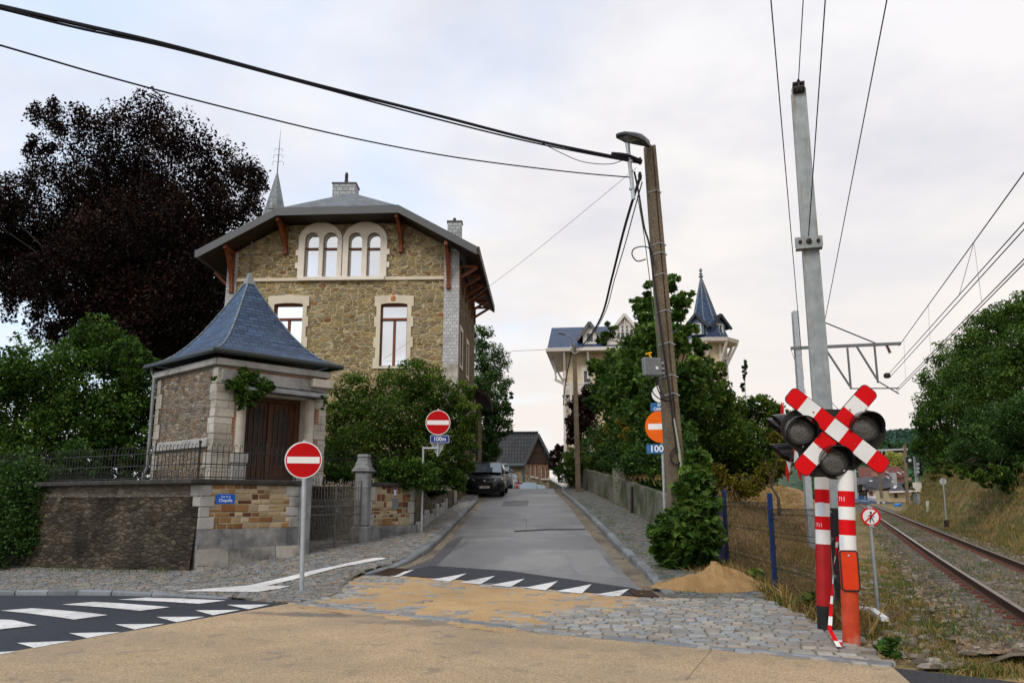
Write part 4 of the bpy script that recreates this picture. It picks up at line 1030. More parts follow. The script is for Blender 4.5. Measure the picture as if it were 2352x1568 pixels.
b = MB(); b.box(FF.pt(da1 + .36, zsl + .40, .08), (.62, .22, .30), FF.ax(), ch=.02); b.build('bracket_stone', M['limestone'], ch)
# flared slate roof
cen = FF.pt(WR / 2, 0, -WL / 2); ze = FF.px(500, 806)[1] + .03
ap = at(583, 640, cen.y); zA = ap.z
ohw = .22
prof = [(0, .012), (.10, .075), (.22, .155), (.34, .24), (.5, .355), (.67, .49), (.8, .62), (.88, .72), (.94, .82), (.98, .93), (1, 1)]
hu, hv = WR / 2 + ohw, WL / 2 + ohw
b = MB(); rings = []
for t_, r in prof:
 z = zA + (ze - zA) * t_
 rings.append([cen + FF.u * (i * hu * r) + FF.n * (j * hv * r) + Vector((0, 0, z)) for i, j in ((-1, 1), (1, 1), (1, -1), (-1, -1))])
for i in range(len(rings) - 1):
 for j in range(4): b.quad(rings[i + 1][j], rings[i + 1][(j + 1) % 4], rings[i][(j + 1) % 4], rings[i][j])
b.poly(rings[-1][::-1]); rf = b.build('roof', M['slate_blue'], ch)
b = MB()
for j in range(4): b.tube([rings[i][j] + Vector((0, 0, .015)) for i in range(len(rings))], .022, 6)
b.build('hip_strip', M['spire_slate'], rf)
b = MB(); e = [p + Vector((0, 0, -.05)) for p in rings[-1]]; b.tube([q + (q - cen - Vector((0, 0, q.z))) * .025 for q in e], .07, 10, closed=True); b.build('gutter', M['gutter_metal'], ch)
b = MB(); b.prism([cen + FF.u * (i * .13) + FF.n * (j * .13) + Vector((0, 0, zA - .18)) for i, j in ((-1, 1), (1, 1), (1, -1), (-1, -1))], [cen + FF.u * (i * .03) + FF.n * (j * .03) + Vector((0, 0, zA + .16)) for i, j in ((-1, 1), (1, 1), (1, -1), (-1, -1))]); b.build('lead_cap', M['downpipe'], rf)
zx = pxz(583, 555, cen.y); zc_ = pxz(583, 586, cen.y)
b = MB(); tp = cen + Vector((0, 0, zA)); b.tube([tp, cen + Vector((0, 0, zx))], .014, 6); b.bar(cen - FF.u * .17 + FL.u * .0 + Vector((-.14, 0, zc_)), cen + Vector((.2, 0, zc_)), .022, .022)
b.build('cross_finial', M['iron'], ch)
b = MB(); q = FL.pt(-WL - .05, 0, .07); b.tube([q + Vector((-.18, .1, ze - .06)), q + Vector((-.02, 0, ze - .35)), q + Vector((0, 0, ZB + .5)), q + Vector((-.08, 0, ZB + .3)), q + Vector((-.08, 0, ZB))], .045, 10)
for z in (.9, 1.8, 2.5): b.tube([q + Vector((0, 0, ZB + z)), q + Vector((0, 0, ZB + z + .05))], .055, 10)
b.build('downpipe', M['downpipe'], ch)
# ------------------------------------------------------------------ stone house
fa = R(2.3); hu_ = Vector((math.cos(fa), -math.sin(fa), 0))
_h = at(1047, 1000, 34.0); HO = Vector((_h.x, _h.y, 0)); FH = Fr(HO, hu_)
HW = -FH.px(*C2(455, 950))[0]; HD = 8.4
zB = Hf(HO.x, HO.y) - .3
hs = thing('stone_house', 'tall olive rubble house with half hipped roof and paired arched windows', 'house', (HO.x, HO.y, zB))
vz = lambda pts, c: pxs(FH, C2, pts, c)
OV = 1.25
Ltip, L1, R1, Rtip = vz([(300, 695), (730, 468), (1395, 452), (1823, 678)], OV)
sl_ = (L1[1] - Ltip[1]) / (L1[0] - Ltip[0]); sr_ = (R1[1] - Rtip[1]) / (R1[0] - Rtip[0])
ra = (Rtip[1] - Ltip[1] + sl_ * Ltip[0] - sr_ * Rtip[0]) / (sl_ - sr_); rz = Ltip[1] + sl_ * (ra - Ltip[0])
th = .34
zrf = lambda a: min(Ltip[1] + sl_ * (a - Ltip[0]), Rtip[1] + sr_ * (a - Rtip[0]))
wins = {}
up = [(890, 955), (990, 1057), (1127, 1192), (1229, 1294)]
holes = []; upw = []
for x0, x1 in up:
 a0, b0, a1, b1 = prect(FH, C2, x0, 602, x1, 845); upw.append((a0, b0, a1, b1)); holes.append(arch(a0, b0, a1, b1))
low = []
for x0, x1 in ((718, 857), (1300, 1437)):
 a0, b0, a1, b1 = prect(FH, C2, x0, 987, x1, 1330); low.append((a0, b0, a1, b1)); holes.append(arch(a0, b0, a1, b1, .07))
gtop = [(-.01, zrf(0) - th - .02), (R1[0], R1[1] - th), (L1[0], L1[1] - th), (-HW + .01, zrf(-HW) - th - .02)]
b = MB(); b.plate(FH, [(-HW + .01, zB), (-.01, zB)] + gtop, holes, -.35, 0); b.build('front_wall', M['house_stone'], hs)
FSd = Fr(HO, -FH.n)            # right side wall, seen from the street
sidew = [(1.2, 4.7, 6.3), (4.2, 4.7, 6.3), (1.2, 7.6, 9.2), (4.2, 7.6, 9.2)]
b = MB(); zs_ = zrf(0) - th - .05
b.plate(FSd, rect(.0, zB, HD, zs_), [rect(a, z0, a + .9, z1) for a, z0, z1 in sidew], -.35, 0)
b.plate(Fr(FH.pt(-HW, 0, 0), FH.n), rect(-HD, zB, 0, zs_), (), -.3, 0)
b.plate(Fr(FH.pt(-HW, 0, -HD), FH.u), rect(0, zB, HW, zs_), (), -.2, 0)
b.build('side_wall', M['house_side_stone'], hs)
for a, z0, z1 in sidew:
 b = MB(); b.plate(FSd, rect(a - .16, z0 - .14, a + 1.06, z1 + .18), [rect(a, z0, a + .9, z1)], -.1, .03); w_ = b.build('window_surround', M['cream'], hs)
 b = MB(); b.plate(FSd, rect(a, z0, a + .9, z1), (), -.2, -.16); b.build('glass', M['glass_dim'], w_)
# white slate hung corner strips
x0, _, x1, _ = prect(FH, C2, 1648, 700, 1706, 800); zst = FH.px(*C2(1680, 1320))[1]
def strip(a0, a1):
 b = MB(); b.box(FH.pt((a0 + a1) / 2, (zst + zrf((a0 + a1) / 2) - th) / 2, -.1), (a1 - a0, zrf((a0 + a1) / 2) - th - zst, .30), FH.ax()); b.build('slate_strip', M['white_slate'], hs)
strip(x0, .05); strip(-HW - .04, -HW + .42)
b = MB(); b.box(FH.pt((x0 + .05) / 2, (zst + zB) / 2, -.1), (.05 - x0, zst - zB - .02, .32), FH.ax()); b.build('corner_ashlar', M['ashlar'], hs)
# string course and sills
b = MB(); za = FH.px(*C2(1000, 856))[1]; b.box(FH.pt((x0 - HW + .42) / 2, za, .02), (HW - .42 + x0, .16, .12), FH.ax(), ch=.015); b.build('string_course', M['cream'], hs)
a0, _, a1, _ = prect(FH, C2, 850, 850, 1320, 868); b = MB(); b.box(FH.pt((a0 + a1) / 2, za, .07), (a1 - a0, .17, .22), FH.ax(), ch=.015); b.build('sill', M['cream_white'], hs)
# arched surrounds
for g in (0, 1):
 A0 = FH.px(*C2((851, 1093)[g], 700))[0]; A1 = FH.px(*C2((1088, 1334)[g], 700))[0]; bt = za + .085; tp_ = FH.px(*C2(970, 549))[1]
 ou = arch(A0, bt, A1, tp_, (A1 - A0) * .43, 18)
 # toothed outer edge
 hh = [arch(*upw[2 * g + k]) for k in (0, 1)]
 b = MB(); b.plate(FH, ou, hh, -.02, .10); ws = b.build('window_surround', M['cream_white'], hs)
 b = MB()
 for z in (bt + .55, bt + 1.15):
  s_ = -1 if g == 0 else 1; ae = A0 if g == 0 else A1
  b = MB(); b.box(FH.pt(ae + s_ * .05, z, .035), (.14, .26, .11), FH.ax()); b.build('tooth_block', M['cream_white'], ws)
 # arched moulding over the pair and over each light
 cx_, w_ = (A0 + A1) / 2, (A1 - A0) / 2; rz_ = (A1 - A0) * .43
 b = MB(); b.tube([FH.pt(cx_ + (w_ - .03) * math.cos(q), tp_ - rz_ + (rz_ - .03) * math.sin(q), .10) for q in [math.pi * i / 20 for i in range(21)]], .045, 6); b.build('moulding', M['cream_white'], ws)
 for k in (0, 1):
  q0 = upw[2 * g + k]; c_ = (q0[0] + q0[2]) / 2; w2 = (q0[2] - q0[0]) / 2 + .10
  b = MB(); b.tube([FH.pt(c_ + w2 * math.cos(q), q0[3] - w2 + .10 + w2 * math.sin(q), .10) for q in [math.pi * i / 14 for i in range(15)]], .035, 6); b.build('moulding', M['cream_white'], ws)
for a0, b0, a1, b1 in upw:
 b = MB(); b.plate(FH, arch(a0, b0, a1, b1), (), -.24, -.20); gl = b.build('window', M['glass_sky'], hs)
 zt_ = b0 + (b1 - b0) * .66; w_ = .055; b = MB()
 ia = [(a0 + w_, zt_ + .04), (a1 - w_, zt_ + .04)] + [(x, y) for x, y in arch(a0 + w_, b0, a1 - w_, b1 - w_)[2:]]
 b.plate(FH, arch(a0, b0, a1, b1), [rect(a0 + w_, b0 + w_, a1 - w_, zt_ - .03), ia], -.20, -.13); b.build('window_frame', M['white_wood'], gl)
 b = MB(); b.bar(FH.pt(a0, zt_, -.12), FH.pt(a1, zt_, -.12), .05, .075); b.build('transom', M['wood_red'], gl)
for i, (a0, b0, a1, b1) in enumerate(low):
 b = MB(); w_ = .27
 su = [(a0 - w_, b0 - .1), (a1 + w_, b0 - .1)]
 n_ = 7
 for k in range(n_): z0, z1 = b0 - .1 + (b1 - b0 + .42) * k / n_, b0 - .1 + (b1 - b0 + .42) * (k + 1) / n_; e = w_ - (.09 if k % 2 else 0); su += [(a1 + e, z0 + .001), (a1 + e, z1)]
 su += [((a0 + a1) / 2 + .2, b1 + .36), ((a0 + a1) / 2, b1 + .40), ((a0 + a1) / 2 - .2, b1 + .36)]
 for k in range(n_ - 1, -1, -1): z0, z1 = b0 - .1 + (b1 - b0 + .42) * k / n_, b0 - .1 + (b1 - b0 + .42) * (k + 1) / n_; e = w_ - (.09 if k % 2 else 0); su += [(a0 - e, z1), (a0 - e, z0 + .001)]
 b.plate(FH, su, [arch(a0, b0, a1, b1, .07)], -.02, .06); b.build('window_surround', M['cream'], hs)
 b = MB(); b.plate(FH, arch(a0, b0, a1, b1, .07), (), -.26, -.22); gl = b.build('window', M['glass_sky'], hs)
 zt_ = b0 + (b1 - b0) * .755; f = .05; b = MB()
 b.plate(FH, arch(a0, b0, a1, b1, .07), [rect(a0 + f, b0 + f, (a0 + a1) / 2 - .05, zt_ - .05), rect((a0 + a1) / 2 + .05, b0 + f, a1 - f, zt_ - .05), [(a0 + f, zt_ + .04), (a1 - f, zt_ + .04), (a1 - f, b1 - .1), (a0 + f, b1 - .1)]], -.21, -.14); b.build('window_frame', M['wood_red'], gl)
 b = MB(); b.bar(FH.pt(a0, zt_, -.12), FH.pt(a1, zt_, -.12), .06, .09); b.build('transom', M['wood_red'], gl)
# small carved ornament above the right window
a, z = FH.px(*C2(1368, 962)); b = MB(); b.box(FH.pt(a, z, .04), (.2, .22, .1), FH.ax(), ch=.03); b.box(FH.pt(a, z + .2, .03), (.1, .16, .08), FH.ax(), ch=.03); b.build('keystone_ornament', plain('terracotta ornament', (.42, .16, .06), .8, var=.3, scale=20), hs)
# roof
cf, cb, cr = OV, -HD - 1.0, OV - 2.1
top = {k: v for k, v in zip('ABCD', (Ltip, L1, R1, Rtip))}
def RP(a, z, c): return FH.pt(a, z, c)
b = MB()
Lf, L1f, R1f, Rf = [RP(*p, cf) for p in (Ltip, L1, R1, Rtip)]; RG = RP(ra, rz, cr); RB = RP(ra, rz, cb); Lb, Rb = RP(*Ltip, cb), RP(*Rtip, cb)
b.poly([Lf, L1f, RG, RB, Lb][::-1]); b.poly([Rf, Rb, RB, RG, R1f][::-1]); b.poly([L1f, R1f, RG])
rf = b.build('roof', M['slate_grey'], hs)
dn = Vector((0, 0, -th + .04)); b = MB()
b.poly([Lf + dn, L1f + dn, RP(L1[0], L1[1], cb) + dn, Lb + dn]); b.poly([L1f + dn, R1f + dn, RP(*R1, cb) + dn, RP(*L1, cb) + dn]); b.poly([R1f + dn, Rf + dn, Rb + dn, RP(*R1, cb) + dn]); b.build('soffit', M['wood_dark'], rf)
b = MB(); ov = [(p[0], p[1] + .02) for p in (Ltip, L1, R1, Rtip)]
b.plate(FH, ov[::-1] + [(p[0], p[1] - th) for p in (Ltip, L1, R1, Rtip)], (), cf - .01, cf + .05)
b.build('verge_fascia', M['zinc'], rf)
for p, nm in ((Ltip, 0), (Rtip, 1)):
 b = MB(); s_ = -1 if nm == 0 else 1; b.bar(FH.pt(p[0] + s_ * .06, p[1] - th / 2, cf + .05), FH.pt(p[0] + s_ * .06, p[1] - th / 2, cb), .12, th); b.build('eave_gutter', M['zinc'] if nm == 0 else M['wood_dark'], rf)
# timber brackets
for (xt, yt), (xb, yb) in (((448, 668), (482, 908)), ((735, 515), (777, 700)), ((1385, 500), (1409, 688)), ((1655, 650), (1668, 888))):
 at_, bt_ = FH.px(*C2(xt, yt), OV - .2); ab, bb = FH.px(*C2(xb, yb), .08)
 zt_ = min(bt_, zrf(at_) - th); b = MB()
 n_ = 8; P_ = []
 for k in range(n_ + 1):
  q = k / n_; P_.append(FH.pt(ab + (at_ - ab) * q ** 1.2, bb + (zt_ - bb) * q, .1 + (OV - .35) * q ** 1.7))
 for k in range(n_): b.bar(P_[k], P_[k + 1] + (P_[k + 1] - P_[k]) * .04, .15, .15, up=FH.u)
 b.bar(FH.pt(ab, bb - .15, .08), FH.pt(ab, zt_, .08), .15, .12, up=FH.n); b.bar(FH.pt(at_, zt_ - .08, 0), FH.pt(at_, zt_ - .08, OV - .1), .14, .16)
 b.box(FH.pt(ab, bb - .1, .1), (.19, .16, .18), FH.ax(), ch=.02)
 b.build('timber_bracket', M['wood_red'], hs)
for k in range(6):
 c = -.35 - k * 1.55; ae = Rtip[0] - .1; ze_ = Rtip[1] - th - .04; b = MB()
 b.bar(FH.pt(.02, ze_ - .55, c), FH.pt(ae, ze_ - .05, c), .10, .12); b.bar(FH.pt(0, ze_ - .02 + .0, c), FH.pt(ae, ze_ - .02, c), .10, .10); b.bar(FH.pt(.05, ze_ - .9, c), FH.pt(.05, ze_, c), .10, .10); b.build('eave_strut', M['wood_red'], hs)
a_ = Ltip[0] + .1; b = MB(); b.bar(FH.pt(-HW, Ltip[1] - 1.3, -.4), FH.pt(a_, Ltip[1] - th - .2, -.4), .12, .12); b.build('eave_strut', M['wood_red'], hs)
# chimneys
def chimney(x0, x1, ytop, ybot, Y, pots, mat='slate_pale'):
 p0, p1 = at(*C2(x0, ytop), Y), at(*C2(x1, ytop), Y); zb_ = at(*C2(x0, ybot), Y).z - .8; w = (p1 - p0).length; c = (p0 + p1) / 2
 o_b = MB(); o_b.box((c.x, c.y, (c.z + zb_) / 2), (w, w * .75, c.z - zb_)); cm = o_b.build('chimney', M[mat], rf)
 b = MB(); b.box((c.x, c.y, c.z + .03), (w + .1, w * .75 + .1, .07), ch=.015); b.build('chimney_cap', M['zinc'], cm)
 for xp, yp, r in pots:
  q = at(*C2(xp, yp), Y); b = MB(); b.lathe((q.x, c.y, c.z + .06), [(r * 1.0, 0), (r * .9, (q.z - c.z) * .4), (r * .75, (q.z - c.z) * .42), (r * .85, (q.z - c.z) * .8), (r * .6, q.z - c.z)], 12); b.build('chimney_pot', M['black_matt'], cm)
chimney(1046, 1170, 350, 430, 37.0, [(1112, 280, .10)])
chimney(1666, 1742, 550, 640, 42.5, [(1702, 527, .11)])
q = at(*C2(706, 440), 38.5); b = MB(); b.lathe((q.x, q.y, q.z - 1.6), [(.13, 0), (.13, 1.25), (.18, 1.27), (.18, 1.5), (.15, 1.6)], 12); b.build('flue_pipe', M['downpipe'], rf)
# slate spire at the back of the roof, with wrought finial
ps = at(*C2(733, 268), 44.0); pb = at(*C2(705, 520), 44.0); hw = abs(at(*C2(640, 510), 44).x - at(*C2(775, 500), 44).x) / 2
cxs = (at(*C2(640, 510), 44).x + at(*C2(775, 500), 44).x) / 2
b = MB(); n_ = 8; hb = ps.z - pb.z + 2.0; rb = hw * (hb / (ps.z - pb.z))
rgs = [[Vector((ps.x + (cxs - ps.x) * 0 + r * math.cos(2 * math.pi * (j + .5) / n_), ps.y + r * math.sin(2 * math.pi * (j + .5) / n_), z)) for j in range(n_)] for r, z in ((rb, ps.z - hb), (rb * .48, ps.z - hb * .5), (.03, ps.z))]
for i in range(2):
 for j in range(n_): b.quad(rgs[i][j], rgs[i][(j + 1) % n_], rgs[i + 1][(j + 1) % n_], rgs[i + 1][j])
spi = b.build('spire', M['spire_slate'], rf)
b = MB(); tz = at(*C2(748, 40), 44).z; b.tube([ps, (ps.x + .02, ps.y, ps.z + 1.2), (ps.x + .04, ps.y, tz)], [.035, .025, .008], 6)
for zq_, r in ((ps.z + .5, .17), (ps.z + .95, .14), (ps.z + 1.35, .12)):
 for s_ in (-1, 1):
  b.tube([(ps.x + s_ * (r + r * math.cos(q)), ps.y, zq_ + r * math.sin(q)) for q in [math.pi * (i / 6 - .2) for i in range(9)]], .010, 5)
b.build('finial', M['iron'], spi)
# white annex with dark overhanging roof, along the street beyond the house
X5 = lambda x, y: C5([(x, y)])[0]
an = thing('house_annex', 'narrow white and timber annex with dark overhanging roof behind the stone house', 'house', (-2.4, 43, Hf(-2.4, 43)))
FA = Fr(at(*X5(258, 500), 42.6) * Vector((1, 1, 0)).x if False else Vector((at(*X5(262, 480), 42.6).x, 42.6, 0)), (1, 0, 0))
a0, z0, a1, z1 = prect(FA, X5, 262, 195, 300, 600)
zb_ = Hf(-2.0, 43) - .2
b = MB(); b.plate(FA, rect(a0 - 1.5, zb_, a1, z1 + .2), (), -6, 0); b.build('wall', M['house_side_stone'], an)
b = MB(); zm = z0 + (z1 - z0) * .5
for z0_, z1_ in ((zm + .2, z1), (z0 - .2, zm - .35)): b.plate(FA, rect(a0 + .02, z0_, a1 - .06, z1_), (), 0, .04)
b.build('white_cladding', bricky('white boards', [(.62, .62, .60), (.70, .70, .68)], (.30, .30, .28), 3, .16, .01, .5, .6), an)
b = MB(); e0, e1 = FA.px(*X5(255, 110)), FA.px(*X5(345, 180), .6)
b.prism([FA.pt(a0 - 2, e0[1] + .9, .8), FA.pt(a1 + .55, e1[1], .8), FA.pt(a1 + .55, e1[1], -6), FA.pt(a0 - 2, e0[1] + .9, -6)], [FA.pt(a0 - 2, e0[1] + 1.05, .8), FA.pt(a1 + .6, e1[1] + .14, .8), FA.pt(a1 + .6, e1[1] + .14, -6), FA.pt(a0 - 2, e0[1] + 1.05, -6)])
b.build('roof', M['wood_dark'], an)
b = MB(); b.bar(FA.pt(a1 + .62, e1[1] - .02, .85), FA.pt(a1 + .62, e1[1] - .02, -6), .14, .14)
b.bar(FA.pt(a1 - .02, z0 - .5, .06), FA.pt(a1 - .02, z1 + .3, .06), .12, .1, up=FA.n); b.build('timber', M['wood_dark'], an)
# rough garden wall along the left pavement up to the black car
gwl = thing('garden_wall', 'low rubble garden wall under the bush along the left pavement', 'wall', (*P4, Hf(*P4)))
b = MB(); FQ = Fr((*P4, 0), (P5[0] - P4[0], P5[1] - P4[1], 0)); LQ = (Vector(P5) - Vector(P4)).length; n = 14
for i in range(n):
 a0, a1 = LQ * i / n + .03, LQ * (i + 1) / n
 zz0 = [Hf(*FQ.pt(a, 0).xy) - .1 for a in (a0, a1)]; zt0 = [ZC + .05 - .55 * min(1, max(0, (a - 1.0) / 3.0)) + .09 * max(0, a - 4) for a in (a0, a1)]
 b.prism([FQ.pt(a0, zz0[0], .05), FQ.pt(a1, zz0[1], .05), FQ.pt(a1, zz0[1], -.4), FQ.pt(a0, zz0[0], -.4)], [FQ.pt(a0, zt0[0], 0), FQ.pt(a1, zt0[1], 0), FQ.pt(a1, zt0[1], -.4), FQ.pt(a0, zt0[0], -.4)])
b.build('wall', M['garden_wall'], gwl)
b = MB()
for i in range(9):
 a = .4 + i * .8; z = Hf(*FQ.pt(a, 0).xy); h = .35 + .1 * (i % 3); b.box(FQ.pt(a, z + h / 2, .09), (.62, h, .12), FQ.ax(), ch=.03)
b.build('foot_stone', M['pale_bluestone'], gwl)
# ------------------------------------------------------------------ right: banks, railway
def XL(Y): return 5.98 + 0.41 * (Y - 9.3)           # left rail
def ballz(Y): return float(H(40, Y))
def curve_x(Y): return XL(Y) - 0.0035 * max(0, Y - 120) ** 2
def grid_sheet(name, xs, ys, zf, mat, keep=None):
 idx = {}; V = []; F = []
 for j, y in enumerate(ys):
  for i, x in enumerate(xs):
   if keep and not keep(x, y): continue
   idx[i, j] = len(V); V.append((float(x), float(y), float(zf(x, y))))
 for (i, j) in list(idx):
  q = [idx.get(k) for k in ((i, j), (i + 1, j), (i + 1, j + 1), (i, j + 1))]
  if None not in q: F.append(q)
 me = bpy.data.meshes.new(name); me.from_pydata(V, [], F); me.materials.append(mat); me.shade_smooth()
 return tag(link_mesh(name, me), kind='structure')
def lerpa(a, b, st): return list(np.arange(a, b, st))
# garden bank between the street wall and the railway
def gb(x, y):
 e = XL(y) - 3.3 - x
 if x < 4.7: return Hf(x, y) - .6
 h = 2.3 * float(ss(-.3, 5.0, e)) * float(ss(12.5, 24, y)) + .6 * float(ss(24, 45, y)) * float(ss(2, 8, e))
 return Hf(x, y) * 0 + ballz(y) - .12 + h + .10 * noise.fractal(Vector((x * .8, y * .8, 0)), 1, 2, 4) * min(1, max(0, e))
grid_sheet('garden_bank', lerpa(4.62, 40, .55), lerpa(14.5, 95, .7), gb, M['brown_bank'], lambda x, y: x < XL(y) - 2.2)
# right hand embankment
def rbk(x, y):
 e = x - (XL(y) + 3.0)
 return ballz(y) - .12 + 4.4 * float(ss(-.6, 3.8, e)) * (.62 + .38 * float(ss(25, 45, y))) * float(ss(7, 15, y)) * (1 - float(ss(68, 92, y))) + (.18 * noise.fractal(Vector((x * .5, y * .5, 4)), 1, 2, 4) + .12 * noise.noise(Vector((x * 1.3, y * 1.3, 2)))) * min(1, max(0, e * .6))
grid_sheet('embankment', lerpa(7.5, 95, .6), lerpa(7, 170, .9), rbk, M['bank'], lambda x, y: XL(y) + 2.2 < x < XL(y) + 26)
# ballast bed
V = []; F = []; n = 9
Ys = lerpa(8.6, 30, .5) + lerpa(30, 90, 2) + lerpa(90, 240, 4)
for j, y in enumerate(Ys):
 for i in range(n):
  q = i / (n - 1); x = curve_x(y) - 1.1 + 4.2 * q
  V.append((x, y, ballz(y) + .02 + .055 * math.sin(math.pi * q) ** .6 - (.13 if i == 0 else 0) + .012 * noise.noise(Vector((x * 3, y * 3, 0)))))
for j in range(len(Ys) - 1):
 for i in range(n - 1): F.append((j * n + i, j * n + i + 1, (j + 1) * n + i + 1, (j + 1) * n + i))
me = bpy.data.meshes.new('ballast_bed'); me.from_pydata(V, [], F); me.materials.append(M['ballast_bed']); me.shade_smooth(); tag(link_mesh('ballast_bed', me), kind='structure')
# loose stones, dense near the camera
def stones(name, n, area, zf, s0, s1, cols, seed):
 r = np.random.default_rng(seed); V = []; F = []; C = []
 ico = [(.5, .1, .62), (.1, .55, .7), (-.5, .3, .55), (-.45, -.4, .66), (.2, -.52, .6), (1, .1, .1), (.3, .95, .15), (-.85, .6, .05), (-.8, -.65, .12), (.35, -.95, .08)]
 fs = [(0, 1, 2, 3, 4)] + [(5 + i, 5 + (i + 1) % 5, (i + 1) % 5, i) for i in range(5)]
 k = 0
 while k < n:
  x, y = area(r); s_ = r.uniform(s0, s1) ; z = zf(x, y); q = r.uniform(0, 6.28); c, s2 = math.cos(q), math.sin(q)
  e = r.uniform(.6, 1.3, 3); b0 = len(V); col = np.array(cols[r.integers(len(cols))]) * r.uniform(.7, 1.3)
  for p in ico:
   X, Y = p[0] * e[0] * s_, p[1] * e[1] * s_; V.append((float(x + X * c - Y * s2), float(y + X * s2 + Y * c), float(z + p[2] * e[2] * s_ * .8 * r.uniform(.8, 1.15)))); C.append(tuple(col))
  F += [tuple(b0 + i for i in f) for f in fs]; k += 1
 return rawmesh(name, V, F, C, M['stonechip'], kind='stuff')
def area_b(r):
 y = 8.8 + 34 * r.random() ** 1.8; return curve_x(y) - 1.05 + 4.1 * r.random(), y
stones('ballast', 7500, area_b, lambda x, y: ballz(y) + .012 + .055 * math.sin(math.pi * min(1, max(0, (x - curve_x(y) + 1.1) / 4.2))) ** .6, .025, .065,
       [(.13, .10, .068), (.19, .15, .105), (.24, .20, .15), (.09, .07, .05), (.17, .11, .065)], 3)
def area_v(r):
 y = 8.5 + 12 * r.random() ** 1.5; return 4.15 + (curve_x(y) - 1.0 - 4.15) * r.random(), y
stones('verge_stones', 900, area_v, lambda x, y: Hf(x, y) - .05, .02, .075, [(.12, .10, .075), (.19, .165, .135), (.08, .065, .045), (.24, .21, .17)], 8)
# railway track: two rails and separate sleepers
tk = thing('railway_track', 'single railway track with rusty rails curving away to the left', 'railway track', (XL(12), 12, .1))
tz = lambda y: ballz(y) + .235
for s_ in (0, 1):
 b = MB(); Yr = lerpa(8.5, 60, 1.0) + lerpa(60, 240, 3.0)
 prof_ = [(-.065, -.15), (.065, -.15), (.065, -.138), (.014, -.125), (.011, -.04), (.035, -.028), (.036, 0), (-.036, 0), (-.035, -.028), (-.011, -.04), (-.014, -.125), (-.065, -.138)]
 V = []
 for y in Yr:
  dxy = Vector((curve_x(y + .5) - curve_x(y - .5), 1.0)).normalized(); nx = Vector((dxy.y, -dxy.x))
  for u, z in prof_: p = Vector((curve_x(y), y)) + nx * (1.5 * s_ + u); V.append((p.x, p.y, tz(y) + z))
 k = len(prof_); F = []; mi = []
 for j in range(len(Yr) - 1):
  for i in range(k): F.append((j * k + i, j * k + (i + 1) % k, (j + 1) * k + (i + 1) % k, (j + 1) * k + i)); mi.append(1 if i == 6 else 0)
 b.v = V; b.f = F; b.m = mi; b.build('rail', [M['rail_side'], M['rail_top']], tk)
slp = None; y = 9.15; i = 0
while i < 96:
 d = Vector((curve_x(y + .5) - curve_x(y - .5), 1.0)).normalized(); ang = math.atan2(-d.x, d.y)
 if slp is None:
  b = MB(); b.box((0, 0, -.06), (2.5, .24, .14), ch=.02, m=0)
  for xr in (-.75, .75):
   for e in (-1, 1):
                b.box((xr + e * .14, 0, .02), (.12, .11, .04), ch=.015, m=1); b.lathe((xr + e * .13, 0, .04), [(.024, 0), (.024, .015), (.01, .022)], 8, m=1)
  ofs = wloc(tk); b.v = [(p[0] + ofs.x, p[1] + ofs.y, p[2] + ofs.z) for p in b.v]
  slp = b.build('sleeper', [M['sleeper'], M['clip']], tk); o = slp
 else: o = slp.copy(); COL.objects.link(o)
 nx = Vector((d.y, -d.x)); c = Vector((curve_x(y), y)) + nx * .75
 o.location = (c.x - ofs.x, c.y - ofs.y, tz(y) - .155 - ofs.z); o.rotation_euler = (0, 0, ang)
 y += .62 * d.y * (1 if i < 60 else 1.6); i += 1
# ------------------------------------------------------------------ catenary masts and wires
def tapered_h(b, p, w0, w1, d0, d1, h, fr, m=0):
 """H section column, flange towards the viewer"""
 for c_s in (-1, 1):
  b.prism([fr.pt(i * w0 / 2, p.z, c_s * d0 / 2 + k * .016) for i, k in ((-1, 1), (1, 1), (1, -1), (-1, -1))], [fr.pt(i * w1 / 2, p.z + h, c_s * d1 / 2 + k * .016) for i, k in ((-1, 1), (1, 1), (1, -1), (-1, -1))], m)
 b.prism([fr.pt(i * .012, p.z, k * (d0 / 2 - .02)) for i, k in ((-1, 1), (1, 1), (1, -1), (-1, -1))], [fr.pt(i * .012, p.z + h, k * (d1 / 2 - .02)) for i, k in ((-1, 1), (1, 1), (1, -1), (-1, -1))], m)
MY = 12.4
mp = at(1894, 1000, MY); mt_ = at(1821, 210, MY)
FM = Fr((mp.x, MY, 0), Vector((math.cos(R(-17)), math.sin(R(-17)), 0)))
mz = Hf(mp.x, MY)
ms = thing('catenary_mast', 'tall rust streaked steel catenary mast rising behind the level crossing lights', 'mast', (mp.x, MY, mz))
b = MB(); p = Vector((mp.x, MY, mz - .2)); tapered_h(b, p, .30, .23, .28, .20, mt_.z - mz + .2, FM); b.build('column', M['mast'], ms)
zb1 = at(1852, 563, MY).z
b = MB(); b.box(FM.pt(-.03, zb1, .19), (.42, .17, .05), FM.ax(), ch=.01); b.box(FM.pt(-.03, zb1 - .10, .16), (.40, .03, .16), FM.ax())
b.build('clamp_plate', M['mast'], ms)
for da in (-.16, -.03, .11): b = MB(); b.lathe(FM.pt(da, zb1, .215), [(.045 if da == -.03 else .028, 0), (.045 if da == -.03 else .028, .03), (.01, .04)], 10, FM.n); b.build('bolt', M['black_matt'], ms)
b = MB(); b.box(FM.pt(0, mt_.z - .02, .15), (.19, .16, .08), FM.ax(), ch=.015); b.box(FM.pt(0, mt_.z + .05, .13), (.19, .03, .18), FM.ax())
for da in (-.07, .07): b.lathe(FM.pt(da, mt_.z - .05, .19), [(.022, 0), (.022, .04), (.008, .05)], 8, FM.n)
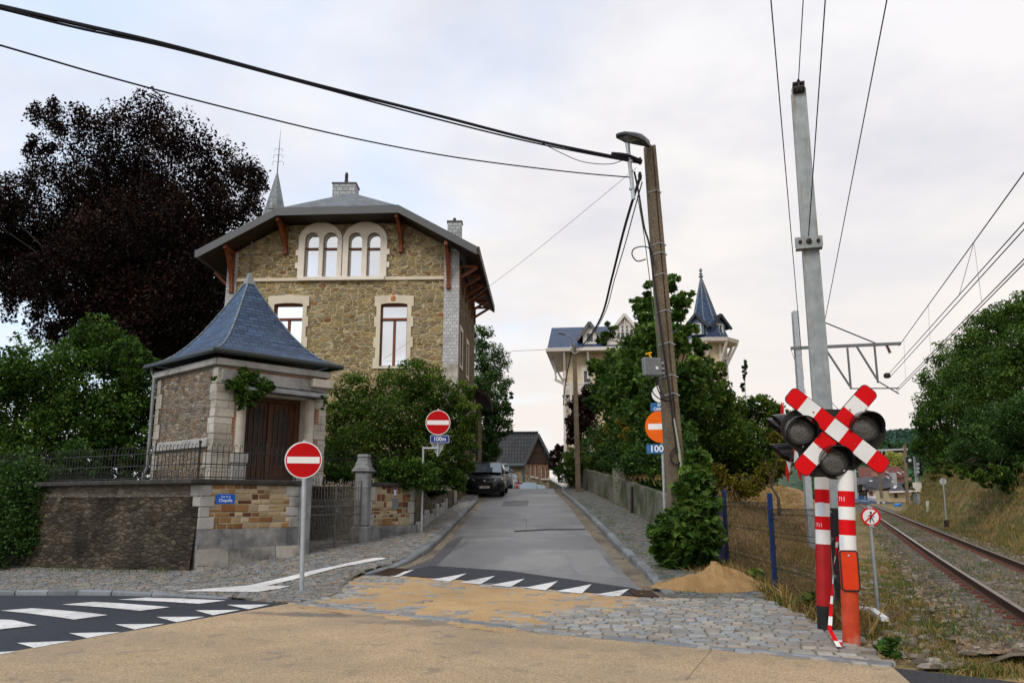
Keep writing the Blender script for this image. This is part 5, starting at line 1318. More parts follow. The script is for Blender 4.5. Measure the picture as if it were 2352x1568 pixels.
b.lathe(FM.pt(0, mt_.z - .08, .20), [(.02, 0), (.03, .04), (.02, .14), (.03, .16), (.01, .2)], 8, FM.up); b.build('top_clamp', M['black_matt'], ms)
GY = 27.0
g0 = at(1846, 1000, GY); gtp = at(1842, 715, GY)
FG2 = Fr((g0.x, GY, 0), (math.cos(R(-4)), math.sin(R(-4)), 0)); gz = ballz(GY)
gm = thing('gantry_mast', 'grey catenary mast with long trussed arm over the track behind the taller mast', 'mast', (g0.x, GY, gz))
b = MB(); tapered_h(b, Vector((g0.x, GY, gz - .2)), .22, .19, .24, .2, gtp.z - gz + .2, FG2); b.build('column', M['galv'], gm)
gx = lambda x, y: FG2.px(x, y)
b = MB(); A_, B_ = gx(1815, 801), gx(2066, 790); b.bar(FG2.pt(A_[0], A_[1], .1), FG2.pt(B_[0], B_[1], .1), .09, .10); b.build('arm', M['steel_dark'], gm)
for q0, q1 in (((1894, 802), (1950, 888)), ((1944, 800), (1952, 893)), ((1966, 798), (2012, 872)), ((2006, 796), (2014, 880))):
 b = MB(); b.bar(FG2.pt(*gx(*q0), .1), FG2.pt(*gx(*q1), .1), .055, .055); b.build('strut', M['steel_dark'], gm)
b = MB(); b.tube([FG2.pt(*gx(1886, 737), .0), FG2.pt(*gx(2010, 790), .1)], .022, 6); b.build('tie_rod', M['wire'], gm)
for q0, q1 in (((1950, 893), (2062, 892)), ((2014, 876), (2062, 905))):
 b = MB(); b.tube([FG2.pt(*gx(*q0), .1), FG2.pt(*gx(*q1), .1)], .022, 6); b.build('steady_arm', M['steel_dark'], gm)
b = MB(); i0, i1 = gx(2034, 794), gx(2042, 812); P0_ = FG2.pt(*i0, .1); P1_ = FG2.pt(*i1, .1)
ax_ = (P1_ - P0_).normalized(); L_ = (P1_ - P0_).length
b.lathe(P0_, [(.02, 0)] + sum([[(.03, L_ * k / 5 + .01), (.075, L_ * (k + .5) / 5), (.03, L_ * (k + .9) / 5)] for k in range(5)], []) + [(.02, L_)], 10, ax_); b.build('insulator', M['clip'], gm)
b = MB(); q = gx(2035, 864); b.lathe(FG2.pt(q[0], q[1] - .08, .1), [(.05, 0), (.11, .03), (.11, .14), (.05, .18)], 10); b.build('weight', M['black_matt'], gm)
def wire(name, label, pts, r, mat, cat='cable', group=None, n=6):
 o = tag((lambda b: (b.tube(pts, r, n), b.build(name, mat))[1])(MB()), label, cat, group); return o
def sagged(a, b, sag, n=24):
 a, b = Vector(a), Vector(b); return [a.lerp(b, i / n) - Vector((0, 0, sag * 4 * (i / n) * (1 - i / n))) for i in range(n + 1)]
# contact line: messenger with droppers and contact wires
NEARY = 11.2
def wl_(x, y, Y, k=1.6):                                                       # far point on the gantry, near point, carried on past the near point
 return None
pA = at(2064, 795, GY); pB = at(2352, 397, NEARY)
mess = [pA.lerp(pB, t) for t in (0, .3, .6, .8, 1.0, 1.35)]
wire('messenger_wire', 'uppermost railway overhead wire, a single line climbing to the right edge', mess, .011, M['wire'], 'overhead wire')
cw = []
for k, ((x0, y0), (x1, y1), lab) in enumerate((((2038, 862), (2352, 511), 'upper of the close middle pair of overhead railway wires'), ((2044, 866), (2352, 527), 'lower of the close middle pair of overhead railway wires'),
                                 ((2058, 895), (2352, 595), 'upper of the lowest close pair of overhead railway wires'), ((2060, 899), (2352, 605), 'lowest of all overhead railway wires, nearest the right trees'))):
 a, c = at(x0, y0, GY), at(x1, y1, NEARY); pts = [a.lerp(c, t) for t in (0, .3, .6, 1.0, 1.35)]; cw.append((a, c)); wire('contact_wire', lab, pts, .010, M['wire'], 'overhead wire')
def onw(a, c, x):            # point of the wire seen at image column x
 lo, hi = 0.0, 1.0
 def px_(p):
  q = p - Vector((0, 0, EYE)); zc = q.y * math.cos(TH) + q.z * math.sin(TH); return CX + FPX * q.x / zc
 for _ in range(30):
  m = (lo + hi) / 2
  if px_(a.lerp(c, m)) < x: lo = m
  else: hi = m
 return a.lerp(c, lo)
for (xm, k, xc), lab in (((2237, 0, 2203), 'left dropper of the nearest V of droppers'), ((2237, 2, 2255), 'right dropper of the nearest V of droppers'), ((2132, 2, 2138), 'single middle dropper between overhead wires'), ((2076, 2, 2080), 'dropper close to the far gantry arm')):
 wire('dropper_wire', lab, [onw(pA, pB, xm), onw(*cw[k], xc)], .006, M['dropper'], 'dropper wire', n=4)
for x in (2237, 2132, 2076):
 pass
# wires running back over the camera from the masts
def backwire(label, p, px1, z1, k, r=.010, mat='wire'):
 q = atz(px1[0], px1[1], z1); d = (q - p); wire('guy_wire', label, [p, p + d * .5, q, q + d.normalized() * k], r, M[mat], 'wire')
backwire('thin wire from the top clamp of the tall mast up out of frame', FM.pt(0, mt_.z + .06, .13), (1846, -20), mt_.z + .3, 6, .008)
backwire('thin wire from the rusty clamp plate of the tall mast up out of frame', FM.pt(-.03, zb1 + .08, .24), (1897, -20), zb1 + 1.7, 6, .008)
backwire('long thin wire passing left of the tall mast', at(1846, 872, 30), (1769, -20), 8.6, 6, .010)
backwire('long thin wire passing right of the tall mast', at(1888, 770, GY), (2041, -20), 8.6, 6, .010)
wire('guy_wire', 'short thin stay hanging at the left end of the gantry arm', [at(1816, 800, GY), at(1852, 905, GY + 2)], .008, M['wire'], 'wire')
wire('guy_wire', 'short thin stay right of the mast behind the crossing lights', [at(1897, 905, 22), at(1916, 930, 22), at(1935, 950, 22)], .008, M['wire'], 'wire')
# ------------------------------------------------------------------ level crossing signal
Yr_, Yl_ = 9.0, 9.95
pr, plf = gnd(1955, 1475), gnd(1895, 1446)
def pole_axis(x0, y0, x1, y1, Y): a = at(x0, y0, Y); c = at(x1, y1, Y); return a, c
cs = thing('crossing_signal', 'level crossing signal with red and white cross and three lamps on its own striped post', 'crossing signal', (pr.x, pr.y, pr.z))
def stripes(o, base, top, r, segs, mats, n=20):
 base, top = Vector(base), Vector(top)
 for (t0, t1), (nm, mt) in zip(segs, mats):
  a, c = base.lerp(top, t0), base.lerp(top, t1); b = MB(); b.tube([a + (c - a).normalized() * .001, c], r * (1.0 + .012 * (hash(nm) % 2)), n); b.build(nm, mt, o, smooth=40)
def frac(y, yb, yt): return (yb - y) / (yb - yt)
top_r = at(1942, 1085, pr.y); r0 = .096
f = lambda y: frac(y, 1475, 1085)
b = MB(); bs = Vector((pr.x, pr.y, pr.z - .1)); b.tube([bs, pr.lerp(top_r, f(1358))], r0 * 1.02, 24); b.build('lower_tube', M['red_worn'], cs, smooth=40)
yb = [1268, 1203, 1160, 1115, 1085 + 24, 1085]
SEG = [((1268, 1232), 'stripe_white'), ((1232, 1196), 'stripe_red'), ((1196, 1166), 'stripe_white'), ((1166, 1129), 'stripe_red'), ((1129, 1080), 'stripe_white')]
for (ya, yc), mt in SEG:
 b = MB(); b.tube([pr.lerp(top_r, f(ya)), pr.lerp(top_r, f(yc))], r0 * .985, 24); b.build('red_band' if mt == 'stripe_red' else 'white_band', M[mt], cs, smooth=40)
b = MB(); b.tube([pr.lerp(top_r, f(1358)), pr.lerp(top_r, f(1268))], r0 * .93, 24); b.build('middle_tube', M['red_worn'], cs, smooth=40)
FCb = face_cam(pr.lerp(top_r, f(1312)), -6)
bh = (pr.lerp(top_r, f(1266)) - pr.lerp(top_r, f(1358))).length
b = MB(); b.plate(FCb, rrect(-.098, -bh / 2, .098, bh / 2, .03), (), -.02, .115); bx = b.build('control_box', M['red_box'], cs)
b = MB(); b.tube([FCb.pt(x, y, .112) for x, y in rrect(-.094, -bh / 2 + .006, .094, bh / 2 - .006, .03)], .010, 6, closed=True); b.build('rubber_seal', M['black_matt'], bx)
for yy in (bh / 2 - .06, -bh / 2 - .03): b = MB(); b.lathe(FCb.pt(.0 if yy > 0 else .09, yy, .115 if yy > 0 else .04), [(.013, 0), (.011, .006), (.003, .009)], 10, FCb.n); b.build('bolt', M['galv'], cs)
# stickers with the crossing number
for (x, y, s_, txt) in ((1934, 1148, .05, '711'), ):
 pass
FCs = face_cam(pr.lerp(top_r, f(1148)), 0)
def curved_text(fr, body, a, bz, size, par):
 o = text('crossing_number', body, fr, a, bz, size, M['white_text'], par, 0, ext=.0005, sx=.8)
 off = wloc(par)
 for v in o.data.vertices:
  p = v.co + off - fr.o; aa = p.dot(fr.u); q = aa / (r0 * .985); z = p.dot(fr.up); c = p.dot(fr.n)
  v.co = fr.pt(math.sin(q) * (r0 * .988 + c), z, math.cos(q) * (r0 * .988 + c)) - off
curved_text(FCs, '711', -.055, 0, .075, cs)
def sticker(o, fr, a0, b0, a1, b1, mt, c=.0992):
 b = MB(); n_ = 6
 for i in range(n_):
  q0, q1 = (a0 + (a1 - a0) * i / n_) / r0, (a0 + (a1 - a0) * (i + 1) / n_) / r0
  b.quad(fr.pt(math.sin(q0) * c, b0, math.cos(q0) * c), fr.pt(math.sin(q1) * c, b0, math.cos(q1) * c), fr.pt(math.sin(q1) * c, b1, math.cos(q1) * c), fr.pt(math.sin(q0) * c, b1, math.cos(q0) * c))
 return b.build('sticker', mt, o)
pale = plain('pale blue sticker', (.62, .66, .74), .4)
fq = face_cam(pr.lerp(top_r, f(1248)), 0); sticker(cs, fq, -.09, -.07, -.045, .07, pale)
# lamp board, lamps, cross: built round the cross centre
pc = at(1916, 983, pr.y - .10); FX = face_cam(pc, -17)
sc1 = (at(2020, 983, pr.y) - at(1916, 983, pr.y)).length / 104.0          # metres per photo pixel there
X = lambda x, y: ((x - 1916) * sc1, (983 - y) * sc1)
def hull(circles, n=20):
 P = [p for c in circles for p in circ(*c, n)]; P = sorted(set((round(a, 5), round(b_, 5)) for a, b_ in P))
 def half(P):
  h = []
  for p in P:
   while len(h) > 1 and (h[-1][0] - h[-2][0]) * (p[1] - h[-2][1]) - (h[-1][1] - h[-2][1]) * (p[0] - h[-2][0]) <= 0: h.pop()
   h.append(p)
  return h
 return half(P)[:-1] + half(P[::-1])[:-1]
Cc = [(*X(1849, 982), 46 * sc1), (*X(1989, 986), 47 * sc1), (*X(1918, 1050), 47 * sc1)]
b = MB(); b.plate(FX, hull(Cc, 28), (), -.14, -.10); b.build('lamp_board', M['black_matt'], cs)
def lamp(o, fr, a, bz, c, r, vl=.17):
 ctr = fr.pt(a, bz, c)
 b = MB(); b.lathe(ctr - fr.n * .16, [(r * .55, 0), (r * .9, .06), (r * 1.0, .12), (r * 1.0, .17), (r * .93, .175), (r * .90, .15)], 24, fr.n); l_ = b.build('lamp_housing', M['black_gloss'], o, smooth=45)
 b = MB(); b.lathe(ctr - fr.n * .02, [(r * .90, 0), (r * .72, .012), (r * .4, .025), (r * .02, .03)], 24, fr.n); b.build('lens', M['lens'], l_, smooth=60)
 b = MB(); n_ = 18; pr_ = []
 for i in range(n_ + 1):
  q = R(-18 + 216 * i / n_); s_ = max(0, math.sin(q)) ; L = .05 + vl * (math.sin(R(180) * i / n_)) ** .8
  pr_.append((q, L))
 V0 = [fr.pt(a + r * 1.03 * math.cos(q), bz + r * 1.03 * math.sin(q), c - .02) for q, L in pr_]; V1 = [fr.pt(a + r * 1.06 * math.cos(q), bz + r * 1.02 * math.sin(q) - .02, c + L) for q, L in pr_]
 V2 = [fr.pt(a + r * 1.09 * math.cos(q), bz + r * 1.09 * math.sin(q), c - .02) for q, L in pr_]; V3 = [fr.pt(a + r * 1.11 * math.cos(q), bz + r * 1.07 * math.sin(q) - .02, c + L) for q, L in pr_]
 for i in range(n_): b.quad(V0[i], V1[i], V1[i + 1], V0[i + 1]); b.quad(V2[i], V2[i + 1], V3[i + 1], V3[i]); b.quad(V1[i], V3[i], V3[i + 1], V1[i + 1])
 b.build('visor', M['black_gloss'], l_, smooth=40)
 b = MB(); b.lathe(fr.pt(a + .02, bz - r * 1.08, c - .02), [(.01, 0), (.008, .02), (.002, .024)], 8, fr.n); b.build('bolt', M['galv'], l_)
for (x, y, r) in ((1842, 988, 33), (1985, 981, 34), (1912, 1056, 34)): lamp(cs, FX, *X(x, y), -.02, r * sc1)
# the cross: two crossed boards
def board(o, q0, q1, w, c0, bands):
 q0, q1 = Vector(X(*q0)), Vector(X(*q1)); t = (q1 - q0).normalized(); L = (q1 - q0).length; nr = Vector((-t.y, t.x)); hw_ = w / 2
 fr = Fr(FX.pt(q0.x, q0.y, 0), FX.u * t.x + FX.up * t.y, FX.u * nr.x + FX.up * nr.y)
 b = MB(); b.plate(fr, rrect(-.008, -hw_ - .008, L + .008, hw_ + .008, hw_ * .62, 6), (), c0 - .012, c0 - .002); cr = b.build('cross_arm', M['black_matt'], o)
 k = len(bands); out = []
 for i, (t0, t1, mt) in enumerate(bands):
  full = rrect(0, -hw_, L, hw_, hw_ * .6, 6)
  if i == 0: poly = [(L * t1, -hw_), (L * t1, hw_)] + [p for p in full if p[0] < hw_ * .7 and p[1] >= 0] + [p for p in full if p[0] < hw_ * .7 and p[1] < 0]
  elif i == k - 1: poly = [(L * t0, hw_), (L * t0, -hw_)] + sorted([p for p in full if p[0] > L - hw_ * .7], key=lambda p: p[1])
  else: poly = rect(L * t0, -hw_, L * t1, hw_)
  b = MB(); b.plate(fr, poly, (), c0, c0 + .004); b.build('red_band' if mt == 'stripe_red' else 'white_band', M[mt], cr)
 return fr
w_ = 39 * sc1
bands = [(i / 7, (i + 1) / 7, 'stripe_red' if i % 2 == 0 else 'stripe_white') for i in range(7)]
board(cs, (1820, 903), (2019, 1073), w_, .03, bands); board(cs, (1832, 1080), (2004, 895), w_, .012, bands)
for x, y in ((1871, 947), (1952, 942), (1878, 1023), (1957, 1020)): b = MB(); b.lathe(FX.pt(*X(x, y), .034), [(.012, 0), (.010, .006), (.003, .008)], 8, FX.n); b.build('rivet', M['red_worn'], cs)
b = MB(); b.tube([pr.lerp(top_r, f(1082)), pr.lerp(top_r, f(1000))], .06, 12); b.box(FX.pt(*X(1880, 1080), -.12), (.20, .12, .10), FX.ax(), ch=.015); b.build('mounting_head', M['black_matt'], cs)
# second post carries a signal turned to the left
s2 = thing('crossing_signal', 'level crossing signal turned to face left, on the striped post with black foot', 'crossing signal', (plf.x, plf.y, plf.z))
top_l = at(1887, 1085, plf.y); f2 = lambda y: frac(y, 1446, 1085); r1 = .095
b = MB(); b.tube([plf - Vector((0, 0, .1)), plf.lerp(top_l, f2(1392))], r1, 24); b.build('foot', M['black_paint'], s2, smooth=40)
b = MB(); b.tube([plf.lerp(top_l, f2(1392)), plf.lerp(top_l, f2(1252))], r1 * 1.005, 24); b.build('lower_tube', M['red_paint'], s2, smooth=40)
for (ya, yc), mt in (((1252, 1219), 'stripe_white'), ((1219, 1188), 'stripe_red'), ((1188, 1157), 'stripe_white'), ((1157, 1125), 'stripe_red'), ((1125, 1080), 'stripe_white')):
 b = MB(); b.tube([plf.lerp(top_l, f2(ya)), plf.lerp(top_l, f2(yc))], r1 * .97, 24); b.build('red_band' if mt == 'stripe_red' else 'white_band', M[mt], s2, smooth=40)
fq = face_cam(plf.lerp(top_l, f2(1208)), 0); curved_text(fq, '711', -.045, 0, .075, s2)
fq = face_cam(plf.lerp(top_l, f2(1170)), 0); sticker(s2, fq, -.055, -.08, .02, .08, pale)
b = MB(); b.lathe(fq.pt(-.06, -.75, .09), [(.012, 0), (.010, .006), (.003, .009)], 8, fq.n); b.build('bolt', M['galv'], s2)
ph = at(1822, 1012, plf.y + .05); FX2 = Fr(ph, Vector((-.15, -.99, 0)))          # faces left
sc2 = 9.95 / FPX
b = MB(); b.plate(FX2, hull([(-.24, .17, .2), (.24, .17, .2), (0, -.2, .2)], 24), (), -.14, -.10); b.build('lamp_board', M['black_matt'], s2)
for a, z in ((-.24, .17), (.24, .17), (0, -.2)): lamp(s2, FX2, a, z, -.02, .165, .27)
b = MB(); b.tube([top_l, top_l + Vector((0, 0, .25))], .055, 12); b.bar(top_l + Vector((0, 0, .18)), FX2.pt(0, .1, -.12), .07, .09); b.build('mounting_head', M['black_matt'], s2)
def board2(o, q0, q1, w, c0):
 q0, q1 = Vector(q0), Vector(q1); t = (q1 - q0).normalized(); L = (q1 - q0).length; nr = Vector((-t.y, t.x))
 fr = Fr(FX2.pt(q0.x, q0.y, 0), FX2.u * t.x + FX2.up * t.y, FX2.u * nr.x + FX2.up * nr.y)
 for i in range(7):
  b = MB(); e = .02 if i in (0, 6) else 0; b.plate(fr, rect(L * i / 7, -w / 2 + e, L * (i + 1) / 7 - .001, w / 2 - e), (), c0, c0 + .01); b.build('cross_arm', M['stripe_red' if i % 2 == 0 else 'stripe_white'], o)
board2(s2, (-.52, .50), (.52, -.46), .24, .03); board2(s2, (-.52, -.46), (.52, .50), .24, .015)
# hazard tape tied between the posts
b = MB(); pts = [at(1924, 1232, 9.3), at(1921, 1262, 9.35), at(1915, 1300, 9.4), at(1912, 1350, 9.4), at(1909, 1395, 9.4), at(1906, 1445, 9.35)]
pts += [Vector((pts[-1].x + .05, pts[-1].y - .1, .03)), Vector((pr.x - .12, pr.y + .02, .03))]
wd = .028
for i in range(len(pts) - 1):
 m_ = 5 if i < 5 else 3
 for k in range(m_):
  a, c = pts[i].lerp(pts[i + 1], k / m_), pts[i].lerp(pts[i + 1], (k + 1) / m_); tw = .5 + i * .35 + k * .05
  u = Vector((math.cos(tw), math.sin(tw), 0)) * wd; tw2 = tw + .05; u2 = Vector((math.cos(tw2), math.sin(tw2), 0)) * wd
  b.quad(a - u, a + u, c + u2, c - u2, (i * 2 + k // 2) % 2)
tp = b.build('hazard_tape', [M['stripe_red'], M['stripe_white']]); tag(tp, 'red and white hazard tape hanging between the two striped posts', 'tape')
# fallen white kerb piece beside the post
w0 = [gnd(1976, 1413), gnd(2002, 1416), gnd(2034, 1436)]; b = MB(); b.bar(w0[0] + Vector((0, 0, .10)), w0[1] + Vector((0, 0, .10)), .09, .05); b.bar(w0[1] + Vector((.005, 0, .10)), w0[2] + Vector((0, 0, .08)), .09, .05)
tag(b.build('white_board', M['stripe_white']), 'broken white board lying in the grass behind the right striped post', 'board')
# no pedestrians sign
def round_sign(o, fr, r, rim, mt, rimmt):
 b = MB(); b.plate(fr, circ(0, 0, r, 40), (), -.006, 0); d = b.build('sign_disc', rimmt, o)
 b = MB(); b.plate(fr, circ(0, 0, r - rim, 40), (), 0, .003); f_ = b.build('sign_face', mt, d); return d
pg = gnd(2017, 1400); pt_ = at(2000, 1186, pg.y - .05); FPd = face_cam(pt_, 2)
ps_ = thing('no_pedestrians_sign', 'small round red ringed no walking sign on a leaning galvanised post by the track', 'sign', pg)
rr = 20.5 / FPX * pg.y
b = MB(); b.tube([pg - Vector((0, 0, .1)), pt_ + Vector((0, .04, rr + .03))], .026, 14); b.build('post', M['galv'], ps_, smooth=40)
d = round_sign(ps_, FPd, rr, rr * .20, M['white_sign'], M['stripe_red'])
k = rr / .5
def P(pts): return [(x * k, y * k) for x, y in pts]
b = MB()
for poly in ([(-.035, .1), (.06, .12), (.09, -.02), (.06, -.06), (-.02, -.05), (-.06, .0)], [(-.02, -.05), (.04, -.06), (.0, -.18), (-.03, -.32), (-.08, -.32), (-.06, -.17)], [(.02, -.05), (.07, -.05), (.12, -.18), (.17, -.31), (.13, -.33), (.07, -.19)],
             [(-.03, .1), (-.06, .05), (-.15, -.0), (-.17, .03), (-.08, .09), (-.03, .12)], [(.05, .11), (.09, .08), (.13, -.04), (.16, -.06), (.17, -.03), (.12, .1)], [(-.01, .10), (.04, .10), (.05, .16), (0, .16)]): b.plate(FPd, P(poly), (), .003, .005)
b.plate(FPd, [(a + .02 * k, z + .22 * k) for a, z in circ(0, 0, .06 * k, 14)], (), .003, .005); b.build('walker_pictogram', M['navy_text'], d)
b = MB(); b.plate(FPd, P([(.27, .33), (.33, .27), (-.27, -.33), (-.33, -.27)]), (), .005, .007); b.build('diagonal_bar', M['stripe_red'], d)
b = MB(); b.box(FPd.pt(0, rr * 1.0, -.01), (.07, .03, .04), FPd.ax()); b.box(FPd.pt(0, -rr * 1.0, -.01), (.07, .03, .04), FPd.ax()); b.build('clamp', M['galv'], ps_)
# blue posts with wire mesh
pa, pb_ = gnd(1672, 1312), gnd(1782, 1366); pcn = gnd(1888, 1425); pcn = Vector((4.35, 10.6, 0))
fn = thing('mesh_fence', 'blue post and wire mesh fence along the dry bank behind the sand heap', 'fence', (pb_.x, pb_.y, 0))
def zt(p, x, y): return at(x, y, p.y).z
pd = Vector((pa.x + .6, pa.y + 5.5, pa.z + .5))
for p, y in ((pa, 1125), (pb_, 1132)):
 h = zt(p, 1700, y); b = MB(); b.box((p.x, p.y, h / 2 - .1), (.08, .06, h + .2), ch=.008)
 for q in (.3, .8, 1.3): b.box((p.x, p.y - .035, q), (.09, .012, .05))
 b.build('post', M['blue_post'], fn)
b = MB(); b.box((pcn.x, pcn.y, .72), (.05, .05, 1.5)); b.build('post', M['iron_grey'], fn)
def mesh_panel(A, B, z0a, z0b, z1a, z1b, col, st=.055):
 A, B = Vector((A.x, A.y)), Vector((B.x, B.y)); L = (B - A).length; n_ = int(L / st); b = MB(); t_ = (B - A).normalized(); nn_ = Vector((t_.y, -t_.x))
 fold = [(0, 0), (.30, 0), (.33, .05), (.36, 0), (.66, 0), (.69, .05), (.72, 0), (.93, 0), (.96, .05), (1, 0)]
 for i in range(n_ + 1):
  q = i / n_; p = A.lerp(B, q); z0, z1 = z0a + (z0b - z0a) * q, z1a + (z1b - z1a) * q
  P_ = [(p.x + nn_.x * o_, p.y + nn_.y * o_, z0 + (z1 - z0) * k_) for k_, o_ in fold]; b.tube(P_, .004, 4, cap=False)
 for k_ in (0.0, .30, .36, .66, .72, .93, .99):
  P_ = [(A.lerp(B, q).x, A.lerp(B, q).y, (z0a + (z0b - z0a) * q) * (1 - k_) + (z1a + (z1b - z1a) * q) * k_) for q in (0, 1)]; b.tube(P_, .006, 4)
 return b.build('mesh_panel', col, fn)
mesh_panel(pd, pa, pd.z + .1, .15, pd.z + 1.6, 1.62, M['blue_post']); mesh_panel(pa, pb_, .12, .05, 1.60, 1.58, M['iron'])
mesh_panel(pb_, pcn, .05, .03, 1.47, 1.50, M['iron']); mesh_panel(pcn, Vector((4.75, 12.2, 0)), .03, .03, 1.5, 1.5, M['iron'], .04)
# ------------------------------------------------------------------ concrete lamp pole by the right pavement
UY = 17.4
ub, ut = at(1562, 1230, UY), at(1492, 337, UY); uz = Hf(ub.x, UY)
up_ = thing('concrete_pole', 'leaning pitted concrete utility pole with street lamp and cables at right pavement', 'utility pole', (ub.x, UY, uz))
ub = ub + (ub - ut).normalized() * (ub.z - uz + .2)
axp = (ut - ub).normalized(); FU = Fr(ub, (1, 0.12, 0), axp); LU = (ut - ub).length
b = MB()
def psec(z, w, d): return [FU.pt(a, z, c) for a, c in ((-w, d), (w * .15, d), (w * .15, d * .55), (w * .42, d * .55), (w * .42, d * 1.0), (w, d * 1.0), (w, -d), (-w, -d))]
b.prism(psec(0, .185, .18), psec(LU, .115, .11)); b.build('shaft', M['pole_concrete'], up_)
def upx(x, y): a, z = FU.px(x, y, .25); return a, z
for y in (434, 556, 578, 627, 712, 787, 862, 905): 
 a, z = upx(1510, y); q = z / LU; w = .185 + (.115 - .185) * q; d = .18 + (.11 - .18) * q; b = MB()
 b.tube([FU.pt(-w - .008, z - .03, -d * .5), FU.pt(-w - .008, z - .03, d + .008), FU.pt(w * .3, z + .03, d + .01), FU.pt(w + .03, z - .02, d + .005), FU.pt(w + .03, z - .02, -d * .5)], .012, 6); b.build('steel_band', M['galv'], up_)
# lamp arm and head
hl_ = [upx(1480, 455), upx(1477, 330)]
b = MB(); b.tube([FU.pt(*upx(1486, 462), .30), FU.pt(*upx(1478, 352), .30), FU.pt(*upx(1476, 330), .30)], [.045, .045, .06], 12); la = b.build('lamp_arm', M['galv'], up_, smooth=40)
for y in (378, 400, 440): b = MB(); q = FU.pt(*upx(1482, y), .30); b.tube([q, q + axp * .05], .055, 10); b.build('collar', M['galv'], la)
lt, lb = at(1422, 309, UY - 1.2), at(1484, 330, UY - .28)
FLp = Fr((lt + lb) / 2, (lb - lt), Vector((0, .25, 1)).cross(lb - lt).cross(lb - lt) * -1 if False else Vector((-.25, -.35, .9)))
LL = (lb - lt).length; sd_ = (lb - lt).normalized().cross(Vector((0, 0, 1))).normalized(); upv = sd_.cross((lb - lt).normalized()); ll = (lb - lt).normalized()
b = MB(); secs = [(-.02, .07, .02, .03), (.10, .15, .02, .07), (.45, .19, .03, .12), (.75, .15, .03, .15), (1.0, .06, .05, .13), (1.12, .03, .06, .10)]
rg = []
for t_, w, zb0, zt0 in secs:
 c = lt + ll * (LL * t_); rg.append([c + sd_ * (i * w) + upv * z for i, z in ((-1, -zb0), (1, -zb0), (1.0, zt0 * .35), (.55, zt0), (-.55, zt0), (-1.0, zt0 * .35))])
for i in range(len(rg) - 1):
 for j in range(6): b.quad(rg[i][j], rg[i][(j + 1) % 6], rg[i + 1][(j + 1) % 6], rg[i + 1][j])
b.poly(rg[0][::-1]); b.poly(rg[-1]); lh = b.build('lamp_head', plain('dark grey luminaire', (.05, .055, .06), .45), la, smooth=35)
for t0, t1 in ((.10, .30), (.34, .54)):
 b = MB(); c0, c1 = lt + ll * (LL * t0), lt + ll * (LL * t1); b.prism([c0 + sd_ * .11 - upv * .036, c0 - sd_ * .11 - upv * .036, c1 - sd_ * .12 - upv * .040, c1 + sd_ * .12 - upv * .040], [c0 + sd_ * .11 - upv * .02, c0 - sd_ * .11 - upv * .02, c1 - sd_ * .12 - upv * .02, c1 + sd_ * .12 - upv * .02]); b.build('lamp_glass', M['lens'], lh)
# grey junction box with cables
jb = [upx(1493, 822), upx(1538, 868)]
FJ = Fr(FU.pt((jb[0][0] + jb[1][0]) / 2 - .02, (jb[0][1] + jb[1][1]) / 2, .30), (1, .25, .0), axp); w, h = .40, .40
jx = thing('junction_box', 'grey ribbed plastic junction box strapped to the leaning concrete pole', 'junction box', FJ.o)
b = MB(); b.box(FJ.pt(0, 0, 0), (w, h, .16), FJ.ax(), ch=.02)
b.build('box_body', M['box_grey'], jx)
for i in range(7): b = MB(); b.box(FJ.pt(-w / 2 + .03 + .052 * i, 0, .084), (.022, h - .04, .014), FJ.ax()); b.build('rib', M['box_grey'], jx)
b = MB(); b.plate(FJ, rect(.05, -.06, .11, 0), (), .091, .095); b.build('sticker', M['stripe_white'], jx)
b = MB(); b.tube([FJ.pt(.0, h / 2 + .01, 0), FJ.pt(-.05, h / 2 + .10, .0), FJ.pt(-.12, h / 2 + .08, 0)], .022, 6); b.tube([FJ.pt(-.05, h / 2 + .1, 0), FJ.pt(.02, h / 2 + .12, 0)], .02, 6); b.build('strap', M['yellow'], jx)
for z in (-.12, -.02, .1): b = MB(); b.box(FJ.pt(w / 2 + .04, z, -.02), (.10, .03, .06), FJ.ax()); b.build('latch', M['galv'], jx)
for k, pth in enumerate(([(1509, 868), (1510, 885), (1515, 905), (1530, 918), (1548, 922), (1558, 915)], [(1522, 868), (1524, 890), (1535, 915), (1552, 922), (1562, 912)], [(1526, 868), (1530, 895), (1545, 915), (1562, 905)])):
 b = MB(); b.tube(smooth_path([FU.pt(*upx(*q), .30) for q in pth]), .013, 6); b.build('cable_tail', M['cable'], jx)
for k, (pth, r, lab) in enumerate((([(1492, 395), (1500, 440), (1510, 520), (1520, 560), (1528, 640), (1540, 760), (1553, 880), (1560, 960), (1568, 1040)], .022, 'thick black cable running down the right edge of the concrete pole'),
                               ([(1497, 450), (1507, 520), (1515, 600), (1525, 720), (1536, 840), (1545, 900)], .010, 'thin green earth wire running down the groove of the concrete pole'),
                               ([(1510, 597), (1490, 602), (1479, 588), (1484, 574), (1504, 568), (1519, 572), (1526, 586), (1528, 610)], .014, 'black cable looping out to the left of the concrete pole'),
                               ([(1577, 1022), (1560, 1030), (1552, 1045), (1556, 1062), (1570, 1065), (1576, 1050)], .014, 'small black cable loop low on the right side of the concrete pole'))):
 w_ = MB(); w_.tube(smooth_path([FU.pt(*upx(*q), .215 if k != 2 else .26) for q in pth]), r, 6); tag(w_.build('pole_cable', plain('green earth wire', (.05, .12, .03), .5) if k == 1 else M['cable']), lab, 'cable')
b = MB(); b.tube([FU.pt(*upx(1562, 960), .2), FU.pt(*upx(1583, 1120), .2)], .035, 10); b.build('conduit', plain('pale conduit', (.30, .33, .24), .6), up_)
